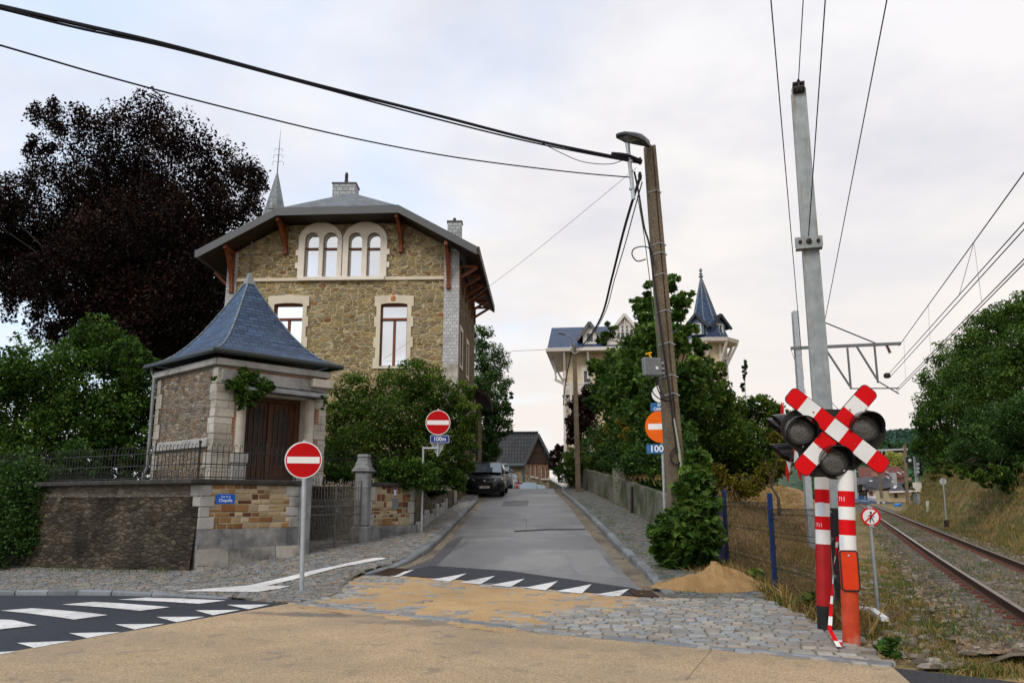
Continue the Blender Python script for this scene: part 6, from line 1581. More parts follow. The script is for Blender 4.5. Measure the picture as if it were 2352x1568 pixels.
# overhead cable bundle and lines to the left
tpz = at(1472, 372, UY - .3); far_l = at(-30, 5, 8.2)
def bundle(label, a, pxs_, r, name='overhead_cable', n=6, mat='cable', ztot=None):
 pts = [Vector(a)] + [at(x, y, Y) for x, y, Y in pxs_]; b = MB(); b.tube(smooth_path(pts), r, n); return tag(b.build(name, M[mat]), label, 'cable')
def twist(label, a, pxs_, r):
 o = bundle(label, a, pxs_, r); return o
c1 = [(1240, 325, 16.3), (1000, 264, 15.0), (700, 188, 13.3), (400, 107, 11.6), (180, 56, 10.3), (-60, 2, 9.0), (-400, -60, 7.5)]
bundle('thick twisted black cable from the concrete pole to the upper left corner', tpz, c1, .032)
bundle('thinner cable lashed under the thick twisted cable', tpz + Vector((0, 0, -.04)), [(x, y + 6 + 3 * math.sin(i * 2), Y) for i, (x, y, Y) in enumerate(c1)], .018)
bundle('slack thin cable drooping under the cable bundle near the concrete pole', tpz, [(1440, 366, 17), (1400, 377, 16.9), (1340, 372, 16.6), (1290, 352, 16.4), (1240, 326, 16.2)], .009)
bundle('thin cable below the bundle from far upper left edge joining it', at(220, 72, 10.55), [(120, 50, 10), (40, 28, 9.5), (-60, 0, 9)], .012)
bundle('single lower black cable crossing the sky in front of the beech tree', at(1455, 408, UY - .3), [(1300, 394, 16.6), (1050, 362, 15.2), (800, 315, 13.8), (520, 248, 12.2), (250, 177, 10.8), (-40, 93, 9.2), (-400, 0, 7.5)], .014)
fap = FH.pt(*FH.px(880, 826), .1)
bundle('very thin reddish line slanting from the concrete pole to the stone house', at(1462, 385, UY - .3), [(1360, 470, 20), (1200, 600, 24.5), (1060, 705, 28.6)] + [], .006, mat='thin_wire').data.update()
bundle('very thin reddish line continuing low across the house front', at(1060, 705, 28.6), [(960, 772, 31.5), (882, 824, fap.y)], .006, mat='thin_wire')
bundle('thick black cable bundle hanging from the concrete pole down into the maple', at(1470, 408, UY), [(1450, 470, 19), (1430, 540, 21), (1405, 640, 24), (1380, 730, 27), (1340, 790, 33), (1316, 800, 41)], .035)
bundle('thin black cable beside the bundle hanging into the maple', at(1475, 418, UY), [(1455, 490, 19), (1436, 560, 21), (1412, 640, 24), (1388, 722, 27), (1345, 792, 33), (1318, 804, 41)], .014)
b = MB(); q = at(1470, 370, UY - .25); b.lathe(q, [(.03, -.08), (.06, 0), (.03, .08)], 8); q2 = at(1470, 405, UY - .25); b.lathe(q2, [(.03, -.1), (.05, 0), (.03, .1)], 8); b.build('cable_clamp', M['black_matt'], up_)
bundle('twisted sleeve of fittings where the cable bundle meets the concrete pole', at(1474, 372, UY - .34), [(1440, 358, 17.0), (1405, 354, 16.9)], .05, 'cable_sleeve')
# signs half hidden behind the concrete pole
SY = 18.6
sg = at(1524, 1100, SY); sgz = Hf(sg.x, SY)
st = thing('sign_post', 'thin steel sign post hidden behind the concrete pole carrying four plates', 'sign post', (sg.x, SY, sgz))
b = MB(); b.tube([(sg.x, SY, sgz), (sg.x, SY, at(1515, 880, SY).z)], .03, 12); b.build('post', M['galv'], st)
FSn = Fr((sg.x, SY - .05, 0), (1, -.28, 0)); sx = lambda x, y: FSn.px(x, y)
a, z = sx(1517, 904); rr = 20 / FPX * SY; FW = Fr(FSn.pt(a, z, 0), FSn.u)
wsn = thing('round_sign', 'blank white round sign above the faded orange no entry sign', 'sign', FW.o); b = MB(); b.plate(FW, circ(0, 0, rr, 40), (), 0, .006); b.build('sign_disc', M['white_sign'], wsn)
a, z = sx(1518, 934); FW = Fr(FSn.pt(a, z, 0), FSn.u); w, h = .24, .10
ps2 = thing('text_sign', 'blue plate with white capitals between the white and orange round signs', 'sign', FW.o)
b = MB(); b.plate(FW, rrect(-w, -h, w, h, .02), (), 0, .006); b.build('plate', M['teal_sign'], ps2); text('lettering', 'SAUF', FW, .02, .045, .095, M['white_text'], ps2, .007, bold=.002, sx=.9); text('lettering', 'CAMIONS', FW, .02, -.05, .095, M['white_text'], ps2, .007, bold=.002, sx=.9)
a, z = sx(1519, 979); rr = 37 / FPX * SY; FW = Fr(FSn.pt(a, z, 0), FSn.u)
osn = thing('no_entry_sign', 'faded orange no entry sign half hidden behind the concrete pole', 'sign', FW.o)
b = MB(); b.plate(FW, circ(0, 0, rr, 44), (), 0, .006); dd = b.build('sign_disc', M['orange_sign'], osn); b = MB(); b.plate(FW, rect(-rr * .8, -rr * .18, rr * .8, rr * .18), (), .006, .008); b.build('white_bar', M['white_sign'], dd)
a, z = sx(1522, 1030); FW = Fr(FSn.pt(a, z, 0), FSn.u); w, h = .37, .105
dsn = thing('distance_sign', 'faded blue 100 m distance plate below the orange no entry sign', 'sign', FW.o)
b = MB(); b.plate(FW, rrect(-w, -h, w, h, .02), (), 0, .006); b.build('plate', M['teal_sign'], dsn); text('lettering', '100m', FW, -.30, -.005, .215, M['white_text'], dsn, .007, bold=.004, sx=1.0, align='LEFT')
# the two no entry signs
def no_entry(label, px_c, rpx, base, yaw, ph):
 g = gnd(*base) if isinstance(base, tuple) else base
 o = thing('no_entry_sign', label, 'no entry sign', g); return o, g
g = gnd(693, 1357); cz = at(697, 1056, g.y - .05); FN = face_cam(cz, 2); rr = 40.5 / FPX * g.y
o = thing('no_entry_sign', 'red no entry sign on a tall galvanised post at the left street corner', 'no entry sign', g)
b = MB(); b.tube([g - Vector((0, 0, .1)), Vector((cz.x + .0, g.y, cz.z + rr + .04))], .043, 18); b.build('post', M['galv'], o, smooth=40)
b = MB(); b.plate(FN, circ(0, 0, rr, 56), (), -.004, .0); dd = b.build('sign_rim', M['white_sign'], o); b = MB(); b.plate(FN, circ(0, 0, rr * .955, 56), (), 0, .003); rd = b.build('sign_face', M['red_sign'], dd)
b = MB(); b.plate(FN, rect(-rr * .88, -rr * .18, rr * .88, rr * .18), (), .003, .005); b.build('white_bar', M['white_sign'], dd)
b = MB(); b.tube([FN.pt(x, y, -.01) for x, y in circ(0, 0, rr, 40)], .010, 6, closed=True); b.build('edge_channel', M['galv'], dd)
g = gnd(968, 1222, .10); g.z = Hf(g.x, g.y) + .1
o = thing('no_entry_sign', 'smaller looking red no entry sign bracketed out from a thin post against the bush', 'no entry sign', g)
sy = g.y; cz = at(1006, 970, sy - .05); FN2 = face_cam(cz, 2); rr = 28.3 / FPX * sy
ztop_ = at(969, 1025, sy).z
b = MB(); b.tube([g - Vector((0, 0, .1)), Vector((g.x, sy, ztop_))], .033, 14); b.tube([Vector((g.x, sy, ztop_ - .05)), Vector((cz.x, sy, ztop_ - .05))], .03, 10); b.tube([Vector((cz.x, sy, at(1006, 1048, sy).z)), Vector((cz.x, sy, cz.z + rr + .05))], .028, 12); b.build('post', M['galv'], o, smooth=40)
b = MB(); b.plate(FN2, circ(0, 0, rr, 48), (), -.004, 0); dd = b.build('sign_rim', M['white_sign'], o); b = MB(); b.plate(FN2, circ(0, 0, rr * .95, 48), (), 0, .003); b.build('sign_face', M['red_sign'], dd); b = MB(); b.plate(FN2, rect(-rr * .88, -rr * .18, rr * .88, rr * .18), (), .003, .005); b.build('white_bar', M['white_sign'], dd)
c_ = at(1010, 1008, sy - .05); FD = face_cam(c_, 4); w, h = 22 / FPX * sy, 9 / FPX * sy
o2 = thing('distance_sign', 'dark blue 100 m plate directly under the smaller looking red no entry sign', 'sign', c_)
b = MB(); b.plate(FD, rrect(-w, -h, w, h, .02), (), -.004, 0); b.build('plate', M['navy_sign'], o2); b = MB(); b.tube([FD.pt(x, y, 0) for x, y in rrect(-w + .012, -h + .012, w - .012, h - .012, .02)], .006, 4, closed=True); b.build('border', M['white_text'], o2); text('lettering', '100m', FD, 0, 0, h * 1.5, M['white_text'], o2, .002, bold=.002, sx=.95)
c_ = at(1006, 1024, sy + .08); FT = face_cam(c_, 0); w = 18 / FPX * sy
o3 = thing('yield_sign', 'back of a grey triangular give way sign under the dark blue plate', 'sign', c_)
b = MB(); b.plate(FT, [(-w, w * .5), (w, w * .5), (.03, -w * 1.2), (-.03, -w * 1.2)], (), -.01, 0); b.build('sign_back', M['grey_back'], o3)
# second concrete pole with a lamp, far up the street
LY = 41.0
q0, q1 = at(1328, 1122, LY), at(1319, 790, LY); q0.z = Hf(q0.x, LY)
o = thing('street_lamp', 'slim concrete street lamp pole in front of the cream mansion', 'street lamp', q0)
b = MB(); b.prism([q0 + Vector((i * .13, j * .11, -.1)) for i, j in ((-1, -1), (1, -1), (1, 1), (-1, 1))], [q1 + Vector((i * .10, j * .08, 0)) for i, j in ((-1, -1), (1, -1), (1, 1), (-1, 1))]); b.build('shaft', M['pole_concrete'], o)
b = MB(); b.tube([at(1319, 795, LY - .2), at(1316, 780, LY - .3), at(1308, 772, LY - .5), at(1296, 768, LY - .8)], .035, 8); ar = b.build('lamp_arm', M['galv'], o); b = MB(); b.bar(at(1298, 768, LY - .8), at(1282, 764, LY - 1.1), .14, .08, ch=.02); b.build('lamp_head', M['box_grey'], ar)
b = MB(); b.tube([at(1310, 795, LY), at(1318, 805, LY - .3), at(1328, 800, LY)], .02, 6); b.tube([at(1310, 803, LY), at(1320, 812, LY - .3), at(1328, 808, LY)], .02, 6); b.build('cable_bracket', M['white_wood'], o)
bundle('black cable hanging down in front of the mansion balcony from the slim pole', at(1313, 800, LY), [(1308, 830, 42), (1300, 870, 44), (1296, 905, 46), (1294, 930, 48)], .03)
bundle('faint thin wire from the slim pole to the tree behind the stone house', at(1316, 800, LY), [(1250, 803, 44), (1175, 806, 48)], .012, mat='thin_wire')
# ------------------------------------------------------------------ vegetation
def lobe(x, y, r, Y, ry=None, dy=0.0, dpt=.9):
 c = at(x, y, Y + dy); s_ = (Y + dy) / FPX
 return (c, (r * s_, r * s_ * dpt, (ry or r) * s_))
def RL(x, y, r, Y): return lobe(x, y, r, min(56, max(Y, 5.0 * FPX / max(80, x - CX))) + rB.uniform(-.3, 1.0))
rB = random.Random(4)
def leaves(name, lobes, mat, n, size, parent, seed=1, droop=0.0, kind='leaf', clump=.17, core=.45, per=55, up=.35, aspect=.55, flat=.75, tone=1.0):
 r = np.random.default_rng(seed); C = np.array([list(l[0]) for l in lobes]); A = np.array([l[1] for l in lobes])
 w = (A[:, 0] * A[:, 2]); w = w / w.sum(); P = []; B = []
 for k in range(len(lobes)):
  m = max(8, int(n * w[k])); nc = max(4, m // per)
  d = r.normal(size=(nc, 3)); d /= np.linalg.norm(d, axis=1)[:, None]
  rad = core + (1 - core) * r.random(nc) ** .6
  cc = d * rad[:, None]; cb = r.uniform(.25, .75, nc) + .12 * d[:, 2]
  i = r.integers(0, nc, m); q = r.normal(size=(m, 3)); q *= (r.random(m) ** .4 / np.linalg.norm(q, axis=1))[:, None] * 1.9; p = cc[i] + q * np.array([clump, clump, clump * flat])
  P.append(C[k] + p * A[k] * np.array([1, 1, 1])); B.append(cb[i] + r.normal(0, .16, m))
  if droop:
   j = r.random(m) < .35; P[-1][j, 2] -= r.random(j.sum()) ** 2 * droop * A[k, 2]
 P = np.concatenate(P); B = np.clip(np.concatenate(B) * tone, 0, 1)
 return leafmesh(name, P, B, mat, size, parent, r, kind, up, aspect)
def leafmesh(name, P, B, mat, size, parent, r, kind='leaf', up=.35, aspect=.55):
 m = len(P)
 nrm = r.normal(size=(m, 3)); nrm[:, 2] = np.abs(nrm[:, 2]) * 1.1 + up; nrm /= np.linalg.norm(nrm, axis=1)[:, None]
 t = r.normal(size=(m, 3)); t[:, 2] -= .45; t -= nrm * (t * nrm).sum(1)[:, None]; t /= np.linalg.norm(t, axis=1)[:, None]
 b = np.cross(nrm, t); s_ = size * r.uniform(.65, 1.35, m)
 if kind == 'leaf': sh = [(-.5, 0), (0, -aspect / 2), (.5, 0), (0.05, aspect / 2)]; fs = [(0, 1, 2, 3)]
 elif kind == 'maple':
  sh = [(-.35, 0), (-.45, -.28), (-.18, -.26), (-.10, -.52), (.10, -.22), (.55, 0), (.10, .22), (-.10, .52), (-.18, .26), (-.45, .28)]; fs = [(0, 1, 2), (0, 2, 3, 4), (0, 4, 5, 6), (0, 6, 7, 8), (0, 8, 9)]
 elif kind == 'blade': sh = [(0, -.035), (0, .035), (.6, .02), (1, 0)]; fs = [(0, 1, 2, 3)]
 k = len(sh); V = np.empty((m, k, 3))
 for q, (a, c) in enumerate(sh): V[:, q] = P + t * (a * s_)[:, None] + b * (c * s_)[:, None] + (nrm * (-.18 * a * a * s_)[:, None] if kind != 'blade' else 0)
 off = np.array(wloc(parent)) if parent is not None else np.zeros(3)
 V = (V - off).reshape(-1, 3); base = np.arange(m)[:, None] * k
 me = bpy.data.meshes.new(name)
 idx = [(base + np.array(f)[None]) for f in fs]
 loops = np.concatenate([np.concatenate([i for i in idx], 1)], 1).ravel(); lt = np.tile([len(f) for f in fs], m)
 me.vertices.add(len(V)); me.vertices.foreach_set('co', V.astype(np.float32).ravel())
 me.loops.add(len(loops)); me.loops.foreach_set('vertex_index', loops.astype(np.int32))
 me.polygons.add(len(lt)); st = np.concatenate([[0], np.cumsum(lt)[:-1]]); me.polygons.foreach_set('loop_start', st.astype(np.int32)); me.polygons.foreach_set('loop_total', lt.astype(np.int32))
 me.update(calc_edges=True)
 ca = me.color_attributes.new('Col', 'FLOAT_COLOR', 'POINT'); Bc = np.repeat(B, k); ca.data.foreach_set('color', np.stack([Bc, Bc, Bc, np.ones_like(Bc)], 1).astype(np.float32).ravel())
 me.materials.append(mat); return link_mesh(name, me, parent)
def trunk(root, base, lobes, r0, mat='bark', hfrac=.5, limbs=None, seed=1, lk=1):
 rr = random.Random(seed); base = Vector(base); ctr = sum((Vector(l[0]) for l in lobes), Vector()) / len(lobes)
 zt = max(l[0].z for l in lobes); fork = Vector((base.x * .6 + ctr.x * .4, base.y * .6 + ctr.y * .4, base.z + (ctr.z - base.z) * hfrac))
 b = MB(); top = Vector((ctr.x, ctr.y, zt))
 b.tube([base - Vector((0, 0, .3)), base + Vector((0, 0, .25)), base.lerp(fork, .5) + Vector((rr.uniform(-.1, .1), 0, 0)), fork, fork.lerp(top, .6)], [r0 * 1.35, r0, r0 * .85, r0 * .72, r0 * .25], 10); b.build('trunk', M[mat], root, smooth=60)
 for l in (limbs or lobes):
  p = Vector(l[0]); b = MB(); s_ = fork if p.z > fork.z else base.lerp(fork, .7); mid = s_.lerp(p, .5) + Vector((rr.uniform(-.2, .2), rr.uniform(-.2, .2), .12 * (p - s_).length))
  b.tube([s_, s_.lerp(mid, .5) + Vector((0, 0, .05)), mid, p], [r0 * .5 * lk, r0 * .4 * lk, r0 * .24 * lk, r0 * .06 * lk], 7); b.build('limb', M[mat], root, smooth=60)
def tree(name, label, cat, base, lobes, mat, n, size, r0, group=None, bark='bark', hf=.45, seed=1, **k):
 o = thing(name, label, cat, base, group); 
 trunk(o, base, lobes, r0, bark, hf, seed=seed, lk=.5 if name == 'copper_beech' else 1); leaves('crown', lobes, mat, n, size, o, seed, **k); return o
# big copper beech
by = 50.0
BL = [(335, 275, 72), (205, 300, 78), (115, 268, 48), (90, 330, 40), (420, 330, 80), (500, 400, 80), (565, 400, 48), (590, 430, 26), (300, 400, 120), (150, 420, 90), (45, 450, 62), (8, 480, 50), (420, 470, 110), (540, 480, 72), (250, 520, 120), (110, 560, 90), (20, 570, 60), (-40, 560, 60),
      (360, 590, 120), (490, 570, 90), (220, 650, 110), (110, 680, 66), (60, 640, 60), (330, 720, 120), (450, 690, 100), (200, 740, 80), (120, 760, 44), (400, 780, 90), (-60, 480, 60)]
rB = random.Random(4); BLb = [lobe(x, y, r * 1.0, by + rB.uniform(-4, 4), r * .88) for x, y, r in BL]
BLb += [lobe(x, y, r, by + dy) for x, y, r, dy in ((300, 450, 120, 4), (200, 560, 110, 4), (400, 560, 130, 4), (330, 680, 120, 4), (430, 770, 85, 1), (510, 650, 70, 1), (350, 810, 80, 0), (480, 800, 50, 0), (240, 780, 60, 0), (60, 520, 80, 3), (30, 600, 80, 3), (340, 760, 90, -6), (420, 700, 90, -6), (280, 680, 80, -6), (480, 620, 80, -6), (220, 560, 90, -6), (380, 520, 90, -6), (120, 620, 70, -6), (470, 740, 60, -5))]
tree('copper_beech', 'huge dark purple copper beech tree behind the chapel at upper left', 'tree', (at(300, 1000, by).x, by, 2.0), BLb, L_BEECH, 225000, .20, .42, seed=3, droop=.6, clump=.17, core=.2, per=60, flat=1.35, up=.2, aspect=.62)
st_ = thing('x', None, None, (0, 0, 0)); bpy.data.objects.remove(st_)
beech = bpy.data.objects['copper_beech']
rr = np.random.default_rng(9); P = []
for x, y, L in ((28, 690, 60), (22, 720, 60), (45, 660, 50), (60, 690, 40), (75, 720, 70), (90, 760, 60), (8, 640, 70), (-5, 660, 50), (120, 780, 40), (600, 430, 50), (585, 450, 60), (565, 480, 60)):
 n = 260; q = rr.random(n); c0 = at(x, y - 20, by - 3); s_ = by / FPX
 P.append(np.stack([c0.x + rr.normal(0, 5 * s_, n) + .1 * np.sin(q * 5), c0.y + rr.normal(0, .4, n), c0.z + 20 * s_ - q * L * s_], 1))
P = np.concatenate(P); leafmesh('hanging_twigs', P, np.clip(rr.normal(.4, .2, len(P)), 0, 1), L_BEECH, .20, beech, rr, aspect=.6)
# green trees and ivy mass behind the retaining wall at left
gY = 23.0
grp = 'bushy trees behind the dark retaining wall'
T1 = [(60, 850, 75), (15, 850, 60), (-40, 900, 80), (110, 900, 90), (30, 960, 100), (140, 980, 90), (60, 1060, 90), (-50, 1040, 90)]
T2 = [(215, 770, 52), (175, 810, 60), (260, 810, 60), (215, 870, 90), (310, 850, 52), (320, 910, 60), (270, 950, 80), (180, 960, 80), (240, 1010, 60), (330, 980, 45), (300, 800, 40), (200, 1050, 60), (285, 1050, 46), (330, 1045, 26), (120, 1060, 60), (215, 1088, 36), (270, 1088, 36), (315, 1080, 28), (310, 1030, 42), (345, 1000, 36), (350, 1065, 28), (325, 945, 40), (335, 1072, 30), (320, 1095, 24)]
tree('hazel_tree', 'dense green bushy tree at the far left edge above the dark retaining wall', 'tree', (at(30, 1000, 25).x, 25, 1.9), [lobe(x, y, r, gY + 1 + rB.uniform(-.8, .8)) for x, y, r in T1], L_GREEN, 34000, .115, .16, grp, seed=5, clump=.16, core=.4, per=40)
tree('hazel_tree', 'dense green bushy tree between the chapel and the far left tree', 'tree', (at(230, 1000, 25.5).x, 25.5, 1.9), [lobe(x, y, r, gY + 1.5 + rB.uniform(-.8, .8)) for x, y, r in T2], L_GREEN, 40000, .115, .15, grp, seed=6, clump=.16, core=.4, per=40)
IV = [(95, 1110, 70), (20, 1130, 90), (150, 1120, 60), (60, 1200, 70), (10, 1230, 80), (170, 1060, 50), (-50, 1200, 100), (110, 1160, 40), (185, 1120, 22), (150, 1180, 26), (130, 1220, 20), (200, 1085, 24), (230, 1075, 20), (100, 1260, 24)]
o = thing('ivy', 'dark ivy trailing down over the retaining wall at the far left edge', 'ivy', (at(40, 1200, 20.6).x, 20.6, 1.0))
leaves('ivy_foliage', [lobe(x, y, r, 20.9 + .4 * math.sin(i), dpt=.5) for i, (x, y, r) in enumerate(IV)], L_DARK, 20000, .10, o, 7, clump=.2, core=.2, per=30)
b = MB(); [b.tube([at(x, 1100, 21.6), at(x + 8, 1180, 21.2), at(x - 6, 1290, 20.9)], .02, 5) for x in (20, 60, 110)]; b.build('stem', M['bark'], o)
# bush over the wall between the chapel and the street
bY = 26.0
BU = [(810, 905, 52), (770, 960, 36), (830, 960, 60), (900, 900, 52), (955, 870, 50), (1000, 890, 50), (930, 950, 70), (1010, 960, 62), (1055, 950, 42), (1075, 985, 26), (1050, 1010, 44), (980, 1030, 66), (890, 1030, 70), (820, 1030, 66), (775, 1020, 44), (760, 1060, 34), (1040, 1060, 36), (960, 1080, 50), (1060, 905, 34), (1078, 945, 30), (1068, 1030, 34), (1062, 1066, 30), (900, 1075, 36), (840, 1075, 30)]
tree('large_bush', 'large rounded green bush in front of the stone house beside the chapel', 'bush', (at(930, 1000, 26.5).x, 26.5, 1.9), [lobe(x, y, r, bY + rB.uniform(-.7, .7), dpt=1.0) for x, y, r in BU], L_BUSH, 52000, .10, .09, seed=8, clump=.17, core=.35, per=40)
o = thing('ivy', 'glossy ivy spilling over the iron gate and the carved pillar wall', 'ivy', (-3.6, 22.6, 1.9))
IW = [(720, 1092, 22), (760, 1088, 26), (800, 1090, 26), (890, 1085, 30), (930, 1092, 34), (980, 1096, 34), (1020, 1100, 30), (1045, 1095, 24), (890, 1105, 18), (690, 1090, 16), (1060, 1110, 20), (950, 1075, 22), (990, 1078, 24), (910, 1065, 16)]
leaves('ivy_foliage', [lobe(x, y, r, 22.2 + .0035 * (x - 700) + (2.4 if x > 980 else 0), dpt=.8) for x, y, r in IW], L_GREEN, 15000, .085, o, 11, clump=.22, core=.2, per=30)
b = MB(); b.tube([at(760, 1100, 22.6), at(830, 1095, 22.9), at(920, 1100, 23.2), at(1040, 1105, 26)], .02, 5); b.build('stem', M['bark'], o)
o = thing('ivy', 'ivy clump hanging on the chapel front at the left end of its canopy', 'ivy', FF.pt(.9, zsl, .3))
IC = [(545, 885, 22), (575, 868, 20), (600, 885, 20), (560, 910, 20), (590, 905, 16), (615, 888, 12), (530, 880, 12), (552, 930, 11), (490, 868, 7), (620, 890, 14), (575, 930, 12), (560, 850, 12), (600, 905, 14)]
leaves('ivy_foliage', [lobe(x, y, r, 19.05 + .0055 * (x - 530), dpt=.8) for x, y, r in IC], L_GREEN, 6500, .075, o, 12, clump=.24, core=.1, per=25)
b = MB(); b.tube([at(540, 900, 19.5), at(570, 880, 19.5), at(605, 885, 19.7)], .015, 5); b.build('stem', M['bark'], o)
o = thing('ivy', 'small ivy sprig on the chapel front right beside the column', 'ivy', FF.pt(2.6, zsl, .2))
leaves('ivy_foliage', [lobe(x, y, r, 20.6, dpt=.8) for x, y, r in ((738, 912, 10), (748, 925, 8), (742, 935, 6))], L_GREEN, 500, .07, o, 13)
# dark tree beyond the house
TY = 54
tree('dark_tree', 'dark green tree standing beyond the stone house over the parked cars', 'tree', (at(1110, 1000, TY).x, TY, 2.2), [lobe(x, y, r, TY + rB.uniform(-1.5, 1.5)) for x, y, r in ((1105, 780, 36), (1120, 830, 46), (1135, 880, 42), (1110, 900, 50), (1145, 940, 34), (1115, 970, 54), (1150, 985, 28), (1110, 1030, 40), (1130, 1040, 26), (1165, 905, 14), (1168, 940, 12))], L_DARK, 22000, .17, .3, seed=14, clump=.18, core=.3)
# right of the street
rg_ = 'trees and shrubs right of the street'
MP = [(1505, 665, 26), (1495, 720, 40), (1540, 650, 30), (1550, 715, 40), (1570, 690, 26), (1470, 705, 22), (1475, 775, 40), (1520, 790, 56), (1580, 780, 34), (1430, 825, 38), (1395, 865, 42), (1460, 860, 70), (1400, 760, 18), (1385, 775, 18), (1365, 845, 20), (1520, 880, 70), (1590, 850, 44), (1610, 800, 22), (1430, 930, 62), (1510, 960, 70), (1590, 930, 56), (1380, 910, 36)]
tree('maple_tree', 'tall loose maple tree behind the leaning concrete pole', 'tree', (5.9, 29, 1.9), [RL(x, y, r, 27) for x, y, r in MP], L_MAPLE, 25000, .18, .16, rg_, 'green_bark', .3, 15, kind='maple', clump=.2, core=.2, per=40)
G2 = [(1450, 1015, 60), (1520, 1030, 60), (1400, 1005, 46), (1370, 1030, 40), (1470, 1065, 46), (1420, 1065, 40), (1385, 1062, 30), (1540, 1080, 44), (1355, 1060, 26), (1505, 1100, 34), (1560, 1010, 50)]
tree('broad_shrub', 'dark green shrub mass leaning over the mossy street wall', 'shrub', (5.2, 30, 1.9), [RL(x, y, r, 27) for x, y, r in G2], L_DARK, 26000, .14, .1, rg_, 'green_bark', seed=16, clump=.2, core=.25, per=40)
Y2 = [(1405, 985, 24), (1430, 970, 18), (1385, 1005, 18), (1440, 1000, 16)]
tree('yellowing_shrub', 'yellowing leafy shrub among dark greenery beside the slim pole', 'shrub', (5.2, 36, 2.2), [lobe(x, y, r, 5 * FPX / (x - CX) - 3.2) for x, y, r in Y2], L_YEL, 2600, .12, .05, rg_, seed=17, clump=.3, core=.1)
PU = [(1335, 930, 28), (1350, 900, 22), (1325, 970, 26), (1350, 975, 26), (1315, 1000, 18), (1360, 940, 20), (1310, 930, 9), (1303, 960, 8)]
tree('purple_shrub', 'dark purple leaved climber around the posts of the mansion balcony', 'shrub', (at(1335, 1080, 50).x, 50, 2.5), [lobe(x, y, r, 50 + rB.uniform(-1, 1)) for x, y, r in PU], L_PURP, 6500, .19, .08, rg_, seed=18, clump=.25, core=.15)
CO = [(1300, 1075, 26), (1315, 1050, 22), (1335, 1060, 26), (1310, 1095, 24), (1340, 1090, 22), (1295, 1090, 14)]
tree('conifer_hedge', 'bright green feathery hedge at the top of the mossy street wall', 'hedge', (at(1318, 1100, 44).x, 44, 1.9), [lobe(x, y, r, 44 + rB.uniform(-.6, .6)) for x, y, r in CO], L_BUSH, 7000, .17, .08, rg_, seed=19, clump=.2, aspect=.25)
WP = [(1278, 1045, 16), (1290, 1030, 14), (1270, 1065, 12), (1282, 1075, 16)]
tree('weeping_tree', 'small dark purple weeping tree behind the feathery hedge at the crest', 'tree', (at(1285, 1090, 70).x, 70, 1.5), [lobe(x, y, r, 70) for x, y, r in WP], L_PURP, 3500, .22, .1, rg_, seed=20, droop=.6)
HW_ = [(1640, 895, 36), (1605, 850, 38), (1640, 850, 26), (1655, 925, 36), (1625, 960, 50), (1690, 950, 40), (1720, 960, 36), (1680, 1010, 60), (1750, 930, 30), (1770, 960, 32), (1740, 1020, 56), (1640, 1040, 60), (1700, 1080, 54), (1785, 1010, 30), (1780, 960, 32), (1797, 1005, 22), (1800, 1045, 20), (1750, 1075, 40), (1790, 1060, 24), (1600, 1010, 50)]
tree('hawthorn_hedge', 'tall mixed hedge between the maple and the crossing lamps', 'hedge', (at(1690, 1100, 31).x, 31, 1.7), [lobe(x, y, r, 31 + rB.uniform(-1.4, 1.4)) for x, y, r in HW_], L_BUSH, 34000, .15, .12, rg_, 'bark', seed=21, clump=.2, core=.25, per=45)
DH = [(1795, 1050, 18), (1775, 1000, 18), (1800, 1075, 20), (1765, 1085, 24), (1720, 1105, 30), (1650, 1100, 30)]
tree('dry_shrub', 'yellow brown dried shrub at the end of the tall mixed hedge', 'shrub', (at(1785, 1100, 28).x, 28, 1.4), [lobe(x, y, r, 28.6) for x, y, r in DH], L_YEL, 3800, .13, .05, rg_, seed=22, clump=.3, core=.1, tone=.75)
o = thing('climbing_vine', 'lone thin vine shoot sticking up above the tall mixed hedge', 'vine', at(1711, 905, 31))
leaves('vine_leaf', [lobe(1710, 835, 6, 31, 14), lobe(1712, 855, 7, 31, 10), lobe(1709, 875, 4, 31, 12), lobe(1708, 890, 7, 31, 10)], L_DARK, 420, .13, o, 23); b = MB(); b.tube([at(1712, 915, 31), at(1711, 870, 31), at(1709, 824, 31)], .012, 5); b.build('stem', M['bark'], o)
# maple shrub round the foot of the concrete pole
SH = [(1600, 1060, 30), (1605, 1100, 34), (1590, 1120, 40), (1622, 1140, 26), (1600, 1170, 44), (1560, 1210, 44), (1530, 1230, 34), (1600, 1230, 50), (1618, 1200, 30), (1560, 1270, 40), (1610, 1275, 34), (1520, 1265, 22), (1628, 1240, 20), (1510, 1235, 20)]
tree('maple_shrub', 'young maple shrub growing round the foot of the leaning concrete pole', 'shrub', (at(1590, 1285, 17.6).x, 17.6, Hf(3.9, 17.6)), [lobe(x, y, r, 17.3 + (.25 if x < 1590 and y < 1190 else -.25) + rB.uniform(-.25, .25)) for x, y, r in SH], L_MAPLE, 7600, .17, .05, rg_, seed=24, kind='maple', clump=.24, core=.15, per=18, up=.6)
S3 = [(1450, 1030, 30), (1480, 1000, 36), (1500, 1050, 40), (1470, 1060, 34), (1510, 1080, 30), (1525, 1110, 24), (1495, 1010, 24)]
tree('rose_shrub', 'leafy mid green shrub just left of the orange no entry sign', 'shrub', (5.1, 25, 1.2), [RL(x, y, r, 23) for x, y, r in S3], L_GREEN, 7500, .10, .05, rg_, seed=25, clump=.24, core=.15, per=25)
S4 = [(1350, 1090, 18), (1385, 1092, 18), (1425, 1102, 20), (1465, 1118, 22), (1500, 1135, 24), (1530, 1150, 26), (1480, 1148, 20), (1445, 1126, 18), (1400, 1108, 14), (1515, 1172, 18)]
tree('overhanging_shrub', 'low shrub spilling over the top of the mossy street wall', 'shrub', (5.0, 32, 2.2), [RL(x, y, r * .8, 24) for x, y, r in S4], L_DARK, 5200, .13, .05, rg_, seed=26, clump=.25, core=.15)
